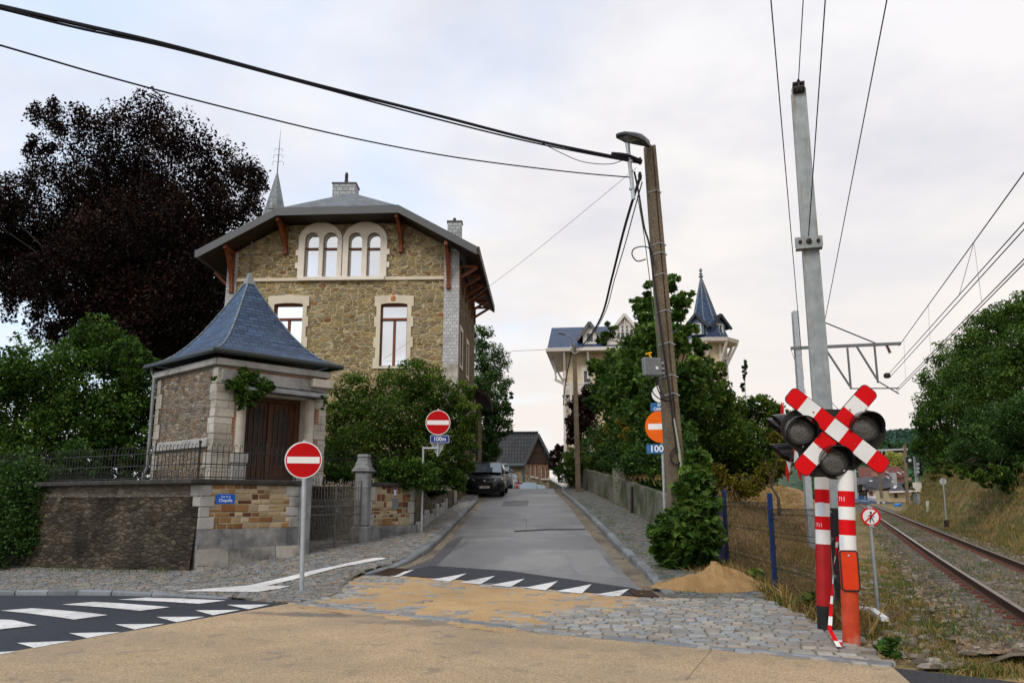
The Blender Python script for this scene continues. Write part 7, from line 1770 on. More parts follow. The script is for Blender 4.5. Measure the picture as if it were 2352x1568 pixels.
tree('golden_shrub', 'small yellow flowering shrub on top of the mossy street wall', 'shrub', (4.9, 46, 3.0), [RL(x, y, r, 35) for x, y, r in ((1362, 1095, 11), (1376, 1100, 10), (1352, 1098, 8))], L_LIME, 900, .13, .04, rg_, seed=27)
# wooded embankment on the right
eg = 'trees on the right railway embankment'
def etree(label, Y, L, mat, n, size, seed, name='embankment_tree'):
 lb = [lobe(x, y, r, Y + rB.uniform(-1.8, 1.8)) for x, y, r in L]; bx = sum(l[0].x for l in lb) / len(lb)
 bx = bx * (Y + 5) / Y; tree(name, label, 'tree', (bx, Y + 5, float(rbk(bx, Y + 5)) - .1), lb, mat, n, size, .16, eg, seed=seed, clump=.19, core=.3, per=50)
etree('dark tree at the left end of the right embankment nearest the railway signal', 62, [(2150, 880, 40), (2190, 830, 50), (2140, 940, 44), (2190, 920, 60), (2130, 1000, 36), (2180, 1010, 54), (2150, 1050, 40), (2120, 960, 26), (2200, 1060, 40), (2115, 1020, 22), (2170, 1080, 30), (2210, 1090, 26)], L_GREEN, 34000, .19, 31)
etree('tree with ochre tinged top in the middle of the right embankment', 48, [(2230, 790, 44), (2270, 760, 50), (2300, 730, 40), (2250, 850, 60), (2310, 820, 60), (2210, 860, 44), (2280, 900, 60), (2220, 930, 50), (2250, 980, 50), (2240, 1040, 50), (2300, 1000, 50)], L_MAPLE, 38000, .17, 32)
etree('tall tree at the right edge of the picture on the embankment', 38, [(2330, 730, 40), (2365, 710, 50), (2400, 760, 60), (2350, 800, 60), (2400, 860, 70), (2340, 880, 60), (2420, 740, 50), (2350, 960, 60), (2400, 1000, 60), (2350, 1050, 50)], L_MAPLE, 36000, .155, 33)
etree('low spreading dark green shrub trees over the right grass slope', 34, [(2330, 960, 50), (2270, 980, 50), (2380, 960, 60), (2240, 1020, 44), (2300, 1040, 50), (2360, 1040, 50), (2420, 1020, 60), (2210, 1050, 34), (2260, 1075, 30), (2300, 1095, 26), (2350, 1085, 40), (2400, 1090, 40), (2230, 1080, 26)], L_DARK, 38000, .13, 34)
etree('undergrowth of pale green shrub at the foot of the embankment trees', 33, [(2330, 1085, 30), (2380, 1080, 34), (2290, 1085, 22), (2250, 1095, 20), (2410, 1070, 40), (2210, 1085, 18), (2320, 1115, 20), (2360, 1118, 24), (2270, 1108, 14), (2400, 1115, 30), (2180, 1080, 16)], L_BUSH, 15000, .11, 35, 'embankment_shrub')
# grasses and weeds
def tufts(name, label, pts, mat, n, h, seed, spread=.12, parent=None):
 r = np.random.default_rng(seed); P = []; B = []
 for x, y, z in pts:
  m = n; P.append(np.stack([x + r.normal(0, spread, m), y + r.normal(0, spread, m), np.full(m, z)], 1)); B.append(np.clip(r.normal(.5, .22, m), 0, 1))
 P = np.concatenate(P); B = np.concatenate(B); m = len(P)
 d = np.stack([r.normal(0, .38, m), r.normal(0, .38, m), np.ones(m)], 1); d /= np.linalg.norm(d, axis=1)[:, None]
 sd_ = np.cross(d, r.normal(size=(m, 3))); sd_ /= np.linalg.norm(sd_, axis=1)[:, None]
 L = h * r.uniform(.4, 1.2, m); w = (.006 + .005 * r.random(m)) * (h / .25) ** .5; bend = np.stack([r.normal(0, .35, m), r.normal(0, .35, m), -np.abs(r.normal(0, .2, m))], 1)
 V = np.empty((m, 5, 3)); V[:, 0] = P - sd_ * w[:, None]; V[:, 1] = P + sd_ * w[:, None]
 mid = P + d * (L * .55)[:, None]; V[:, 2] = mid + sd_ * (w * .7)[:, None]; V[:, 4] = mid - sd_ * (w * .7)[:, None]; V[:, 3] = P + (d + bend * .6) * L[:, None]
 V = V.reshape(-1, 3); bs = np.arange(m)[:, None] * 5
 me = bpy.data.meshes.new(name); loops = np.concatenate([bs + np.array([0, 1, 2, 4])[None], bs + np.array([4, 2, 3])[None]], 1).ravel(); lt = np.tile([4, 3], m)
 me.vertices.add(len(V)); me.vertices.foreach_set('co', V.astype(np.float32).ravel()); me.loops.add(len(loops)); me.loops.foreach_set('vertex_index', loops.astype(np.int32)); me.polygons.add(len(lt))
 me.polygons.foreach_set('loop_start', np.concatenate([[0], np.cumsum(lt)[:-1]]).astype(np.int32)); me.polygons.foreach_set('loop_total', lt.astype(np.int32)); me.update(calc_edges=True)
 ca = me.color_attributes.new('Col', 'FLOAT_COLOR', 'POINT'); Bc = np.repeat(B, 5); ca.data.foreach_set('color', np.stack([Bc, Bc, Bc, np.ones_like(Bc)], 1).astype(np.float32).ravel())
 me.materials.append(mat); return tag(link_mesh(name, me), kind='stuff')
rG = random.Random(12)
def scatter(n, fx, zf):
 P = []
 while len(P) < n:
  x, y = fx(); 
  if x is None: continue
  P.append((x, y, float(zf(x, y))))
 return P
def verge():
 y = 8.35 + 14 * rG.random() ** 1.6; x0 = 4.1 + max(0, (y - 13.6) * .1) + (0.35 if y < 11 else .1); x1 = curve_x(y) - .6; q = rG.random(); return (x0 + (x1 - x0) * q, y)
tufts('dry_grass', None, scatter(560, verge, lambda x, y: Hf(x, y) - .08), L_DRY, 26, .11, 41, .11)
tufts('green_grass', None, scatter(620, verge, lambda x, y: Hf(x, y) - .08), L_GRASS, 24, .10, 42, .09)
def bankf():
 y = 14.8 + 66 * rG.random() ** 1.4; x = 4.9 + (XL(y) - 2.6 - 4.9) * rG.random(); return (x, y)
tufts('dry_grass', None, scatter(2200, bankf, gb), L_DRY, 26, .24, 43, .25)
tufts('green_grass', None, scatter(500, bankf, gb), L_GRASS, 22, .2, 43, .25)
def fence_line():
 q = rG.random(); a, c = (pa, pb_) if rG.random() < .5 else (pb_, pcn); p = a.lerp(c, q); return (p.x + rG.gauss(0, .12), p.y + rG.gauss(.05, .12))
tufts('dry_grass', None, scatter(70, fence_line, lambda x, y: Hf(x, y) - .03), L_DRY, 22, .38, 44, .08)
tufts('green_grass', None, scatter(30, fence_line, lambda x, y: Hf(x, y) - .03), L_GRASS, 18, .28, 45, .07)
def ebank():
 y = 11 + 62 * rG.random() ** 1.2; x = XL(y) + 2.7 + 7 * rG.random() ** .8; return (x, y)
tufts('dry_grass', None, scatter(4200, ebank, rbk), L_DRY, 24, .24, 46, .32)
tufts('green_grass', None, scatter(2400, ebank, rbk), L_GRASS, 22, .2, 47, .3)
def between():
 y = 9 + 60 * rG.random() ** 1.3; x = curve_x(y) + rG.choice([rG.uniform(.2, 1.3), rG.uniform(1.8, 3.6), rG.uniform(-1.6, -.3)]); return (x, y)
tufts('green_grass', None, scatter(460, between, lambda x, y: ballz(y) + .07), L_GRASS, 18, .13, 48, .14)
tufts('dry_grass', None, scatter(260, between, lambda x, y: ballz(y) + .07), L_DRY, 16, .12, 49, .14)
def wallfoot():
 q = rG.random(); x = -22 + (PA[0] + 22) * q; y = 27.4 + (PA[1] - 27.4) * q; return (x + .15, y - .42 + rG.gauss(0, .08))
tufts('green_grass', None, scatter(120, wallfoot, lambda x, y: hl(x, y) - .02), L_GRASS, 16, .10, 50, .1)
def kerbweeds():
 i = rG.randrange(len(KR) - 2); a, c = KR[i], KR[i + 1]; q = rG.random(); return (a[0] + (c[0] - a[0]) * q + .25 + abs(rG.gauss(0, .25)), a[1] + (c[1] - a[1]) * q)
tufts('green_grass', None, scatter(110, kerbweeds, lambda x, y: hr(x, y) - .01), L_GRASS, 10, .07, 51, .08)
def poleweeds():
 p = gnd(rG.uniform(1600, 1760), rG.uniform(1270, 1345)); return (p.x, p.y)
tufts('dry_grass', None, scatter(70, poleweeds, lambda x, y: Hf(x, y) + .02), L_DRY, 20, .25, 52, .12)
tufts('green_grass', None, scatter(22, poleweeds, lambda x, y: Hf(x, y) + .02), L_GRASS, 14, .16, 53, .1)
# broad leaved weeds
def weed(label, px_, r, n, size, seed, mat=L_GREEN):
 g = gnd(*px_); o = thing('weed_plant', label, 'weed', g); c = g + Vector((0, 0, r * .8)); leaves('weed_leaf', [(c, (r, r, r * .8))], mat, n, size, o, seed, kind='maple', core=.2, clump=.3, per=12, up=.8); b = MB()
 for k in range(4): b.tube([g, c + Vector((rB.uniform(-.5, .5) * r, rB.uniform(-.5, .5) * r, r * .3))], .006, 4)
 b.build('stem', M['green_bark'], o)
weed('bright green weed at the foot of the mesh beside the left striped post', (1862, 1408), .20, 90, .12, 61, L_GRASS)
weed('dark broad leaved weed between the two blue posts', (1737, 1352), .20, 110, .12, 62)
weed('green weed beside the kerb end in front of the maple shrub', (1660, 1310), .14, 60, .10, 63, L_LIME)
weed('spiky green weed tuft on the verge right of the orange box post', (2045, 1502), .10, 110, .10, 64)
# fallen leaves on the gutter and pavements
rr = np.random.default_rng(77); P = []
for _ in range(260):
 if rr.random() < .5: i = rr.integers(0, len(KR) - 1); a, c = KR[i], KR[i + 1]; q = rr.random(); x, y = a[0] + (c[0] - a[0]) * q + rr.normal(0, .35), a[1] + (c[1] - a[1]) * q
 else: i = rr.integers(0, len(KLs) - 1); a, c = KLs[i], KLs[i + 1]; q = rr.random(); x, y = a[0] + (c[0] - a[0]) * q + rr.normal(.05, .35), a[1] + (c[1] - a[1]) * q
 inr = ARF[0][0] if False else 0
 P.append((x, y, (hr(x, y) if x > 0 else Hf(x, y) + .13) + .012))
P = np.array(P); tag(leafmesh('fallen_leaves', P, np.clip(rr.normal(.45, .25, len(P)), 0, 1), L_YEL, .06, None, rr, 'leaf', up=3.0), kind='stuff')
# ------------------------------------------------------------------ mossy wall along the right pavement
swl = thing('street_wall', 'mossy streaked concrete wall along the right pavement under the shrubs', 'wall', (4.3, 30, Hf(4.3, 30)))
WP_ = [gnd(1560, 1262), gnd(1500, 1214), gnd(1416, 1164), gnd(1335, 1126)]
WP_ = [(p.x + .05, p.y) for p in WP_]; WP_.append((4.25, 60))
b = MB()
for i in range(len(WP_) - 1):
 A, B = Vector(WP_[i]), Vector(WP_[i + 1]); n_ = max(1, int((B - A).length / 1.5))
 for k in range(n_):
  p, q = A.lerp(B, k / n_), A.lerp(B, (k + 1) / n_); zs0 = [Hf(*v) for v in (p, q)]; h = 1.15
  b.prism([(p.x, p.y, zs0[0] - .1), (q.x, q.y, zs0[1] - .1), (q.x + .25, q.y, zs0[1] - .1), (p.x + .25, p.y, zs0[0] - .1)], [(p.x + .04, p.y, zs0[0] + h), (q.x + .04, q.y, zs0[1] + h), (q.x + .25, q.y, zs0[1] + h), (p.x + .25, p.y, zs0[0] + h)])
b.build('wall', M['mossy_concrete'], swl)
b = MB(); q = gnd(1416, 1164); b.box((q.x + .12, q.y, q.z + .75), (.45, .5, 1.6), ch=.03); b.build('pier', M['mossy_concrete'], swl)
b = MB(); q = gnd(1450, 1185); b.tube([(q.x + .02, q.y, q.z), (q.x + .06, q.y, q.z + 1.05)], .05, 8); b.build('drain_pipe', M['black_paint'], swl)
# ------------------------------------------------------------------ barn house at the crest
BY = 78.0
A_ = at(*X5(608, 600), BY); FBn = Fr((A_.x, BY, 0), (1, .55, 0))               # gable wall, right of the corner
FBs = Fr((A_.x, BY, 0), (1, -.10, 0))                                            # long wall, left of the corner
ga1 = FBn.px(*X5(762, 620))[0]; zev = FBs.px(*X5(606, 598))[1]; zbs = min(0, Hf(A_.x, BY)) - 2
bh_ = thing('barn_house', 'stone barn house with dark tiled roof and boarded gable at the top of the street', 'house', (A_.x, BY, zbs))
b = MB(); b.plate(FBs, rect(-12, zbs, 0, zev), (), -.3, 0)
gw_ = []
for x0, x1, y0, y1 in ((640, 656, 612, 682), (670, 684, 618, 688), (708, 724, 624, 696), (734, 748, 628, 696)): gw_.append(prect(FBn, X5, x0, y0, x1, y1))
b.plate(FBn, rect(0, zbs, ga1, zev + .1), [rect(*q) for q in gw_], -.3, 0); b.build('wall', rubble('barn rubble', [(.20, .15, .09), (.30, .23, .13), (.17, .13, .09), (.36, .29, .18)], (.42, .36, .26), 3.4, 6.0, .02), bh_)
for q in gw_:
 b = MB(); b.plate(FBn, rect(q[0] - .14, q[1] - .05, q[2] + .14, q[3] + .25), [rect(*q)], -.05, .03); ws = b.build('window_surround', M['brick_red'], bh_)
 b = MB(); b.plate(FBn, rect(*q), (), -.22, -.18); b.build('glass', M['glass_dim'], ws); b = MB(); b.box(FBn.pt((q[0] + q[2]) / 2, q[1] - .12, .06), (q[2] - q[0] + .1, .14, .18), FBn.ax()); b.box(FBn.pt(q[0] + .08, (q[1] + q[3]) / 2, -.1), (.12, q[3] - q[1], .1), FBn.ax()); b.build('sill', M['white_wood'], ws)
zrg = FBn.px(*X5(694, 410), .3)[1]; gm_ = ga1 * .46
b = MB(); b.plate(FBn, [(-.02, zev - .1), (ga1 + .02, zev - .1), (gm_, zrg - .25)], (), -.1, .10); b.build('gable_boards', M['wood_gable'], bh_)
ridge_f = FBn.pt(gm_, zrg, .35); ev_l = FBn.pt(-.35, zev - .15, .35); ev_r = FBn.pt(ga1 + .35, zev - .15, .35); bkv = -FBs.u * 12.5
b = MB(); b.quad(ev_l, ridge_f, ridge_f + bkv, ev_l + bkv); b.quad(ridge_f, ev_r, ev_r + bkv, ridge_f + bkv); rf2 = b.build('roof', M['pantile'], bh_)
b = MB(); d_ = Vector((0, 0, -.12)); b.bar(ev_l + d_, ridge_f + d_, .10, .26); b.bar(ridge_f + d_, ev_r + d_, .10, .26); b.build('bargeboard', M['zinc'], rf2)
b = MB(); b.tube([ridge_f + Vector((0, 0, .05)), ridge_f + bkv + Vector((0, 0, .05))], .13, 8); b.build('ridge_tiles', M['pantile'], rf2)
b = MB(); b.tube([ev_l - Vector((0, 0, .1)), ev_l + bkv - Vector((0, 0, .1))], .16, 8); b.tube([FBs.pt(-.2, zev - .1, .1), FBs.pt(-.2, zbs, .1)], .09, 8); b.build('gutter', plain('green grey gutter', (.07, .10, .11), .5), bh_)
lw = thing('street_wall', 'low stone wall with white sloping coping right of the barn house', 'wall', at(*X5(800, 735), 74))
q0, q1 = at(*X5(760, 700), 78.5), at(*X5(850, 750), 66); b = MB(); b.prism([q0 - Vector((0, 0, 3)), q1 - Vector((0, 0, 3)), q1 + Vector((.4, .2, -3)), q0 + Vector((.4, .2, -3))], [q0, q1, q1 + Vector((.4, .2, 0)), q0 + Vector((.4, .2, 0))]); b.build('wall', M['garden_wall'], lw)
b = MB(); b.bar(q0 + Vector((.2, .1, .05)), q1 + Vector((.2, .1, .05)), .6, .14); b.build('coping', M['white_wood'], lw)
# ------------------------------------------------------------------ cream mansion
MYY = 62.0
C6 = lambda x, y: ((1300 + x / 2.8509) * PXM, (600 + y / 2.8509) * PXM)
FMn = Fr((at(*C6(212, 900), MYY).x, MYY, 0), (1, -.12, 0)); px6 = lambda x, y, c=0: FMn.px(*C6(x, y), c)
zev2 = px6(300, 735)[1]; mg0 = 2.0; mw_ = px6(1180, 800)[0]
mn = thing('cream_mansion', 'cream mansion with blue slate roof white gables and pointed corner turret behind the maple', 'mansion', (FMn.o.x + 5, MYY, mg0))
wn_ = [prect(FMn, C6, 358, 872, 402, 1010), prect(FMn, C6, 520, 880, 570, 1010), prect(FMn, C6, 690, 880, 740, 1010)]
b = MB(); b.plate(FMn, rect(0, mg0, mw_, zev2), [rect(*q) for q in wn_], -.4, 0); b.plate(Fr(FMn.pt(0, 0, -9), FMn.n), rect(0, mg0, 9, zev2), (), -.3, 0); b.build('wall', M['mansion_wall'], mn)
for q in wn_:
 b = MB(); b.plate(FMn, rect(q[0] - .2, q[1], q[2] + .2, q[3] + .35), [rect(*q)], -.05, .06); w_ = b.build('window_surround', M['white_wood'], mn); b = MB(); b.plate(FMn, rect(*q), (), -.3, -.25); b.build('glass', M['glass_dim'], w_)
OVm = 1.1; er = [px6(103, 722, OVm), px6(1150, 690, OVm)]; zr2 = px6(128, 553, -3)[1]; rl = px6(128, 553, -3)[0]
b = MB(); E0, E1 = FMn.pt(er[0][0], zev2 + .1, OVm), FMn.pt(mw_, zev2 + .1, OVm); E2, E3 = FMn.pt(er[0][0], zev2 + .1, -9.5), FMn.pt(mw_, zev2 + .1, -9.5); R0, R1 = FMn.pt(rl, zr2, -4), FMn.pt(mw_, zr2, -4)
b.quad(E0, E1, R1, R0); b.quad(E3, E2, R0, R1); b.poly([E2, E0, R0]); rfm = b.build('roof', M['slate_blue'], mn)
b = MB(); b.bar(E0 + FMn.n * .05 - Vector((0, 0, .12)), E1 + FMn.n * .05 - Vector((0, 0, .12)), .14, .26); b.bar(E2 - FMn.u * .05 - Vector((0, 0, .12)), E0 - FMn.u * .05 - Vector((0, 0, .12)), .14, .26); b.quad(E0 - Vector((0, 0, .24)), E2 - Vector((0, 0, .24)), FMn.pt(0, zev2 - .1, -9), FMn.pt(0, zev2 - .1, 0)); b.quad(E1 - Vector((0, 0, .24)), E0 - Vector((0, 0, .24)), FMn.pt(0, zev2 - .1, 0), FMn.pt(mw_, zev2 - .1, 0)); b.build('eaves_board', M['white_wood'], rfm)
for a in (.15, 2.0, 4.2, 6.4, 8.6):
 b = MB(); b.bar(FMn.pt(a, zev2 - 1.6, .1), FMn.pt(a, zev2 - .1, OVm - .1), .16, .18); b.bar(FMn.pt(a, zev2 - 2.0, .12), FMn.pt(a, zev2 - .1, .12), .2, .2, up=FMn.n); b.lathe(FMn.pt(a, zev2 - 2.3, .14), [(.04, 0), (.14, .12), (.1, .3)], 8); b.build('eave_bracket', M['white_wood'], mn)
b = MB(); q0 = px6(150, 770, .3); b.bar(FMn.pt(-.05, zev2 - 2.2, -1.5), FMn.pt(er[0][0] + .1, zev2 - .3, -1.5), .16, .16); b.bar(FMn.pt(0, zev2 - 2.4, -1.2), FMn.pt(er[0][0] + .4, zev2 - 2.0, -1.2), .16, .2); b.bar(FMn.pt(er[0][0] + .55, zev2 - 2.2, -1.2), FMn.pt(er[0][0] + .3, zev2 - .2, -1.2), .14, .14); b.build('eave_bracket', M['white_wood'], mn)
# dormer and ornate gable
def dormer(x0, x1, yb, yt, yr, c0, nm, lat=False):
 a0, zb_ = px6(x0, yb, c0); a1, zt_ = px6(x1, yt, c0); ac = (a0 + a1) / 2; zr_ = px6((x0 + x1) / 2, yr, c0)[1]
 b = MB(); b.plate(FMn, [(a0, zb_), (a1, zb_), (a1, zt_), (ac, zr_ - .1), (a0, zt_)], [rect(a0 + .3, zb_ + .25, a1 - .3, zt_ - .1)] if not lat else (), c0 - .3, c0); d = b.build(nm, M['white_wood'], mn)
 o_ = .45; k = (zr_ - zt_) / (ac - a0); L0_, R0_ = FMn.pt(a0 - o_, zt_ - o_ * k, c0 + .25), FMn.pt(a1 + o_, zt_ - o_ * k, c0 + .25); T = FMn.pt(ac, zr_, c0 + .25); bk_ = -FMn.n * 3.2
 b = MB(); b.quad(L0_, T, T + bk_, L0_ + bk_); b.quad(T, R0_, R0_ + bk_, T + bk_); b.build('dormer_roof', M['slate_blue'], d)
 b = MB(); b.bar(L0_, T, .12, .22); b.bar(T, R0_, .12, .22); b.build('bargeboard', M['white_wood'] if lat else M['slate_grey'], d)
 b = MB(); b.plate(FMn, rect(a0 + .3, zb_ + .25, a1 - .3, zt_ - .1) if not lat else [(a0 + .5, zt_ - .1), (a1 - .5, zt_ - .1), (ac, zr_ - .7)], (), c0 - (.2 if not lat else -.01), c0 - (.16 if not lat else -.03)); b.build('glass', M['glass_dim'], d)
 if lat:
  b = MB()
  for i in range(7): q = (i + 1) / 8; a = a0 + (a1 - a0) * q; zt2 = zt_ + (zr_ - zt_) * (1 - abs(2 * q - 1)); b.bar(FMn.pt(a, zt_ - .2, c0 + .1), FMn.pt(a, zt2 - .2, c0 + .1), .09, .06, up=FMn.n)
  for i in range(6): b.tube([FMn.pt(a0 + (a1 - a0) * ((i + 1.5) / 8) + .28 * math.cos(q), zt_ + (zr_ - zt_) * (.35 if i in (1, 2, 3, 4) else .15) + .28 * math.sin(q), c0 + .1) for q in [2 * math.pi * j / 10 for j in range(10)]], .05, 5, closed=True)
  b.build('lattice', M['white_wood'], d)
dormer(352, 446, 690, 600, 535, .3, 'dormer')
dormer(520, 770, 690, 630, 480, .6, 'gable', True)
# balcony at the left end: lattice rail, posts down to the ground
b = MB(); r0_, r1_ = px6(222, 1030, 1.3), px6(400, 955, 1.3); a0, a1, z0, z1 = r0_[0], r1_[0], r0_[1], r1_[1]
for z in (z0, z1): b.bar(FMn.pt(a0, z, 1.3), FMn.pt(a1, z, 1.3), .12, .10)
n_ = 14
for i in range(n_ + 1):
 a = a0 + (a1 - a0) * i / n_; b.bar(FMn.pt(a, z0, 1.3), FMn.pt(a, z1, 1.3), .05, .05)
 if i < n_:
  b.bar(FMn.pt(a, z0 + .1, 1.3), FMn.pt(a + (a1 - a0) / n_, z1 - .1, 1.3), .05, .04); b.bar(FMn.pt(a, z1 - .1, 1.3), FMn.pt(a + (a1 - a0) / n_, z0 + .1, 1.3), .05, .04); b.lathe(FMn.pt(a + (a1 - a0) / n_ / 2, (z0 + z1) / 2, 1.28), [(.1, 0), (.12, .04), (.1, .06)], 8, FMn.n)
b.build('balcony_rail', M['white_wood'], mn)
zm2 = px6(222, 1350, 1.3)[1]
b = MB(); b.box(FMn.pt((a0 + a1) / 2, z0 - .15, .65), (a1 - a0 + .3, .14, 1.4), FMn.ax()); b.build('balcony_floor', M['wood_dark'], mn)
for a, c in ((a0, 1.3), (a0 + .5, 1.3), (a1, 1.3), (a0, .1)): b = MB(); b.bar(FMn.pt(a, mg0 - 1, c), FMn.pt(a, zev2 - .2 if c < 1 else z1 + .1, c), .16, .16, up=FMn.n); b.build('balcony_post', M['white_wood'], mn)
b = MB(); b.bar(FMn.pt(a0 - .1, zm2, 1.3), FMn.pt(a0 + 1.6, zm2, 1.3), .14, .2); b.build('balcony_beam', M['wood_dark'], mn)
b = MB()
for i in range(5):
 for sgn in (0, 1): z = zm2 + .3 + i * (z0 - zm2 - .5) / 5; b.bar(FMn.pt(a0 + (.5 if sgn else 0), z, 1.3), FMn.pt(a0 + (0 if sgn else .5), z + .7, 1.3), .05, .05)
b.build('lattice', M['white_wood'], mn)
# turret
TYY = 60.0
tc_ = at(*C6(1245, 850), TYY); rT = abs(at(*C6(1345, 850), TYY).x - tc_.x); zt0 = at(*C6(1250, 690), TYY).z; zap = at(*C6(1173, 225), TYY)
tu = MB()
def octo(r, z, cx=tc_.x, cy=TYY): return [Vector((cx + r * math.cos(R(22.5 + 45 * j)), cy + r * math.sin(R(22.5 + 45 * j)), z)) for j in range(8)]
b = MB(); b.prism(octo(rT, mg0), octo(rT, zt0)); tw = b.build('turret_wall', M['mansion_wall'], mn)
b = MB(); zc3 = at(*C6(1250, 965), TYY).z; b.prism(octo(rT + .08, zc3 - .15), octo(rT + .12, zc3 + .05)); b.build('turret_band', M['cream'], tw)
b = MB(); b.prism(octo(rT + 1.0, zt0 - .05), octo(rT + 1.08, zt0 + .22)); b.build('turret_cornice', M['white_wood'], tw)
for j in range(8):
 q = R(22.5 + 45 * j); d_ = Vector((math.cos(q), math.sin(q), 0)); c_ = Vector((tc_.x, TYY, 0)); b = MB(); b.bar(c_ + d_ * (rT + .05) + Vector((0, 0, zt0 - 1.7)), c_ + d_ * (rT + .9) + Vector((0, 0, zt0 - .1)), .15, .16); b.bar(c_ + d_ * (rT + .06) + Vector((0, 0, zt0 - 2.1)), c_ + d_ * (rT + .06) + Vector((0, 0, zt0)), .16, .16); b.build('turret_bracket', M['white_wood'], tw)
zk = at(*C6(1250, 660), TYY).z; zm3 = at(*C6(1200, 500), TYY).z; rm = abs(at(*C6(1270, 500), TYY).x - at(*C6(1115, 500), TYY).x) / 2
ax0 = tc_.x - .25; rgs = [octo(rT + 1.0, zt0 + .2), octo(rT + .25, zk + .15), octo(rm * 1.05, zm3, ax0 - .05), octo(.05, zap.z, zap.x)]
b = MB()
for i in range(3):
 for j in range(8): b.quad(rgs[i][j], rgs[i][(j + 1) % 8], rgs[i + 1][(j + 1) % 8], rgs[i + 1][j])
b.build('turret_roof', M['slate_blue'], tw)
b = MB()
for j in range(8): b.tube([rgs[1][j] + Vector((0, 0, .03)), rgs[2][j], rgs[3][j]], .045, 5)
b.build('hip_lead', M['spire_slate'], tw)
b = MB(); zf = at(*C6(1172, 150), TYY).z; hh_ = zf - zap.z; b.lathe((zap.x, TYY, zap.z - .2), [(.12, 0), (.08, .25 * hh_), (.2, .38 * hh_), (.06, .5 * hh_), (.15, .62 * hh_), (.05, .75 * hh_), (.14, .95 * hh_), (.02, 1.15 * hh_)], 10); b.build('finial', M['spire_slate'], tw)
for xx, yaw in ((1130, -24), (1290, 24)):
 p_ = at(*C6(xx, 640), TYY - .3); fr = Fr((p_.x, TYY - (rT * .95 if yaw < 0 else rT * .8), 0), (math.cos(R(yaw)), math.sin(R(yaw)), 0)); zb4, zt4, zr4 = at(*C6(xx, 640), TYY).z, at(*C6(xx, 560), TYY).z, at(*C6(xx, 495), TYY).z
 b = MB(); b.plate(fr, [(-.55, zb4), (.55, zb4), (.55, zt4), (0, zr4 - .3), (-.55, zt4)], [rect(-.3, zb4 + .1, .3, zt4 - .05)], -1.2, 0); dd = b.build('dormer', plain('blue grey dormer', (.10, .14, .20), .6), tw)
 b = MB(); b.quad(fr.pt(-.95, zt4 - .35, .25), fr.pt(0, zr4, .25), fr.pt(0, zr4, -1.5), fr.pt(-.95, zt4 - .35, -1.5)); b.quad(fr.pt(0, zr4, .25), fr.pt(.95, zt4 - .35, .25), fr.pt(.95, zt4 - .35, -1.5), fr.pt(0, zr4, -1.5)); b.bar(fr.pt(-.95, zt4 - .4, .26), fr.pt(0, zr4 - .05, .26), .1, .2); b.bar(fr.pt(0, zr4 - .05, .26), fr.pt(.95, zt4 - .4, .26), .1, .2); b.build('dormer_roof', plain('dark dormer roof', (.03, .035, .045), .5), dd)
 b = MB(); b.plate(fr, rect(-.36, zb4 + .05, .36, zt4), [rect(-.24, zb4 + .15, -.03, zt4 - .1), rect(.03, zb4 + .15, .24, zt4 - .1)], -.1, .03); b.build('window_frame', M['white_wood'], dd); b = MB(); b.plate(fr, rect(-.3, zb4 + .1, .3, zt4 - .05), (), -.2, -.15); b.build('glass', M['glass_dim'], dd)
fr = Fr((tc_.x + rT * .72, TYY - rT * .72, 0), (math.cos(R(45)), math.sin(R(45)), 0)); z0, z1 = at(*C6(1305, 935), TYY).z, at(*C6(1305, 790), TYY).z
b = MB(); b.plate(fr, rect(-.42, z0, .42, z1), [rect(-.25, z0 + .15, .25, z1 - .15)], -.05, .08); w_ = b.build('window_surround', M['white_wood'], tw); b = MB(); b.plate(fr, rect(-.3, z0, .3, z1), (), .0, .03); b.build('glass', M['glass_dim'], w_)
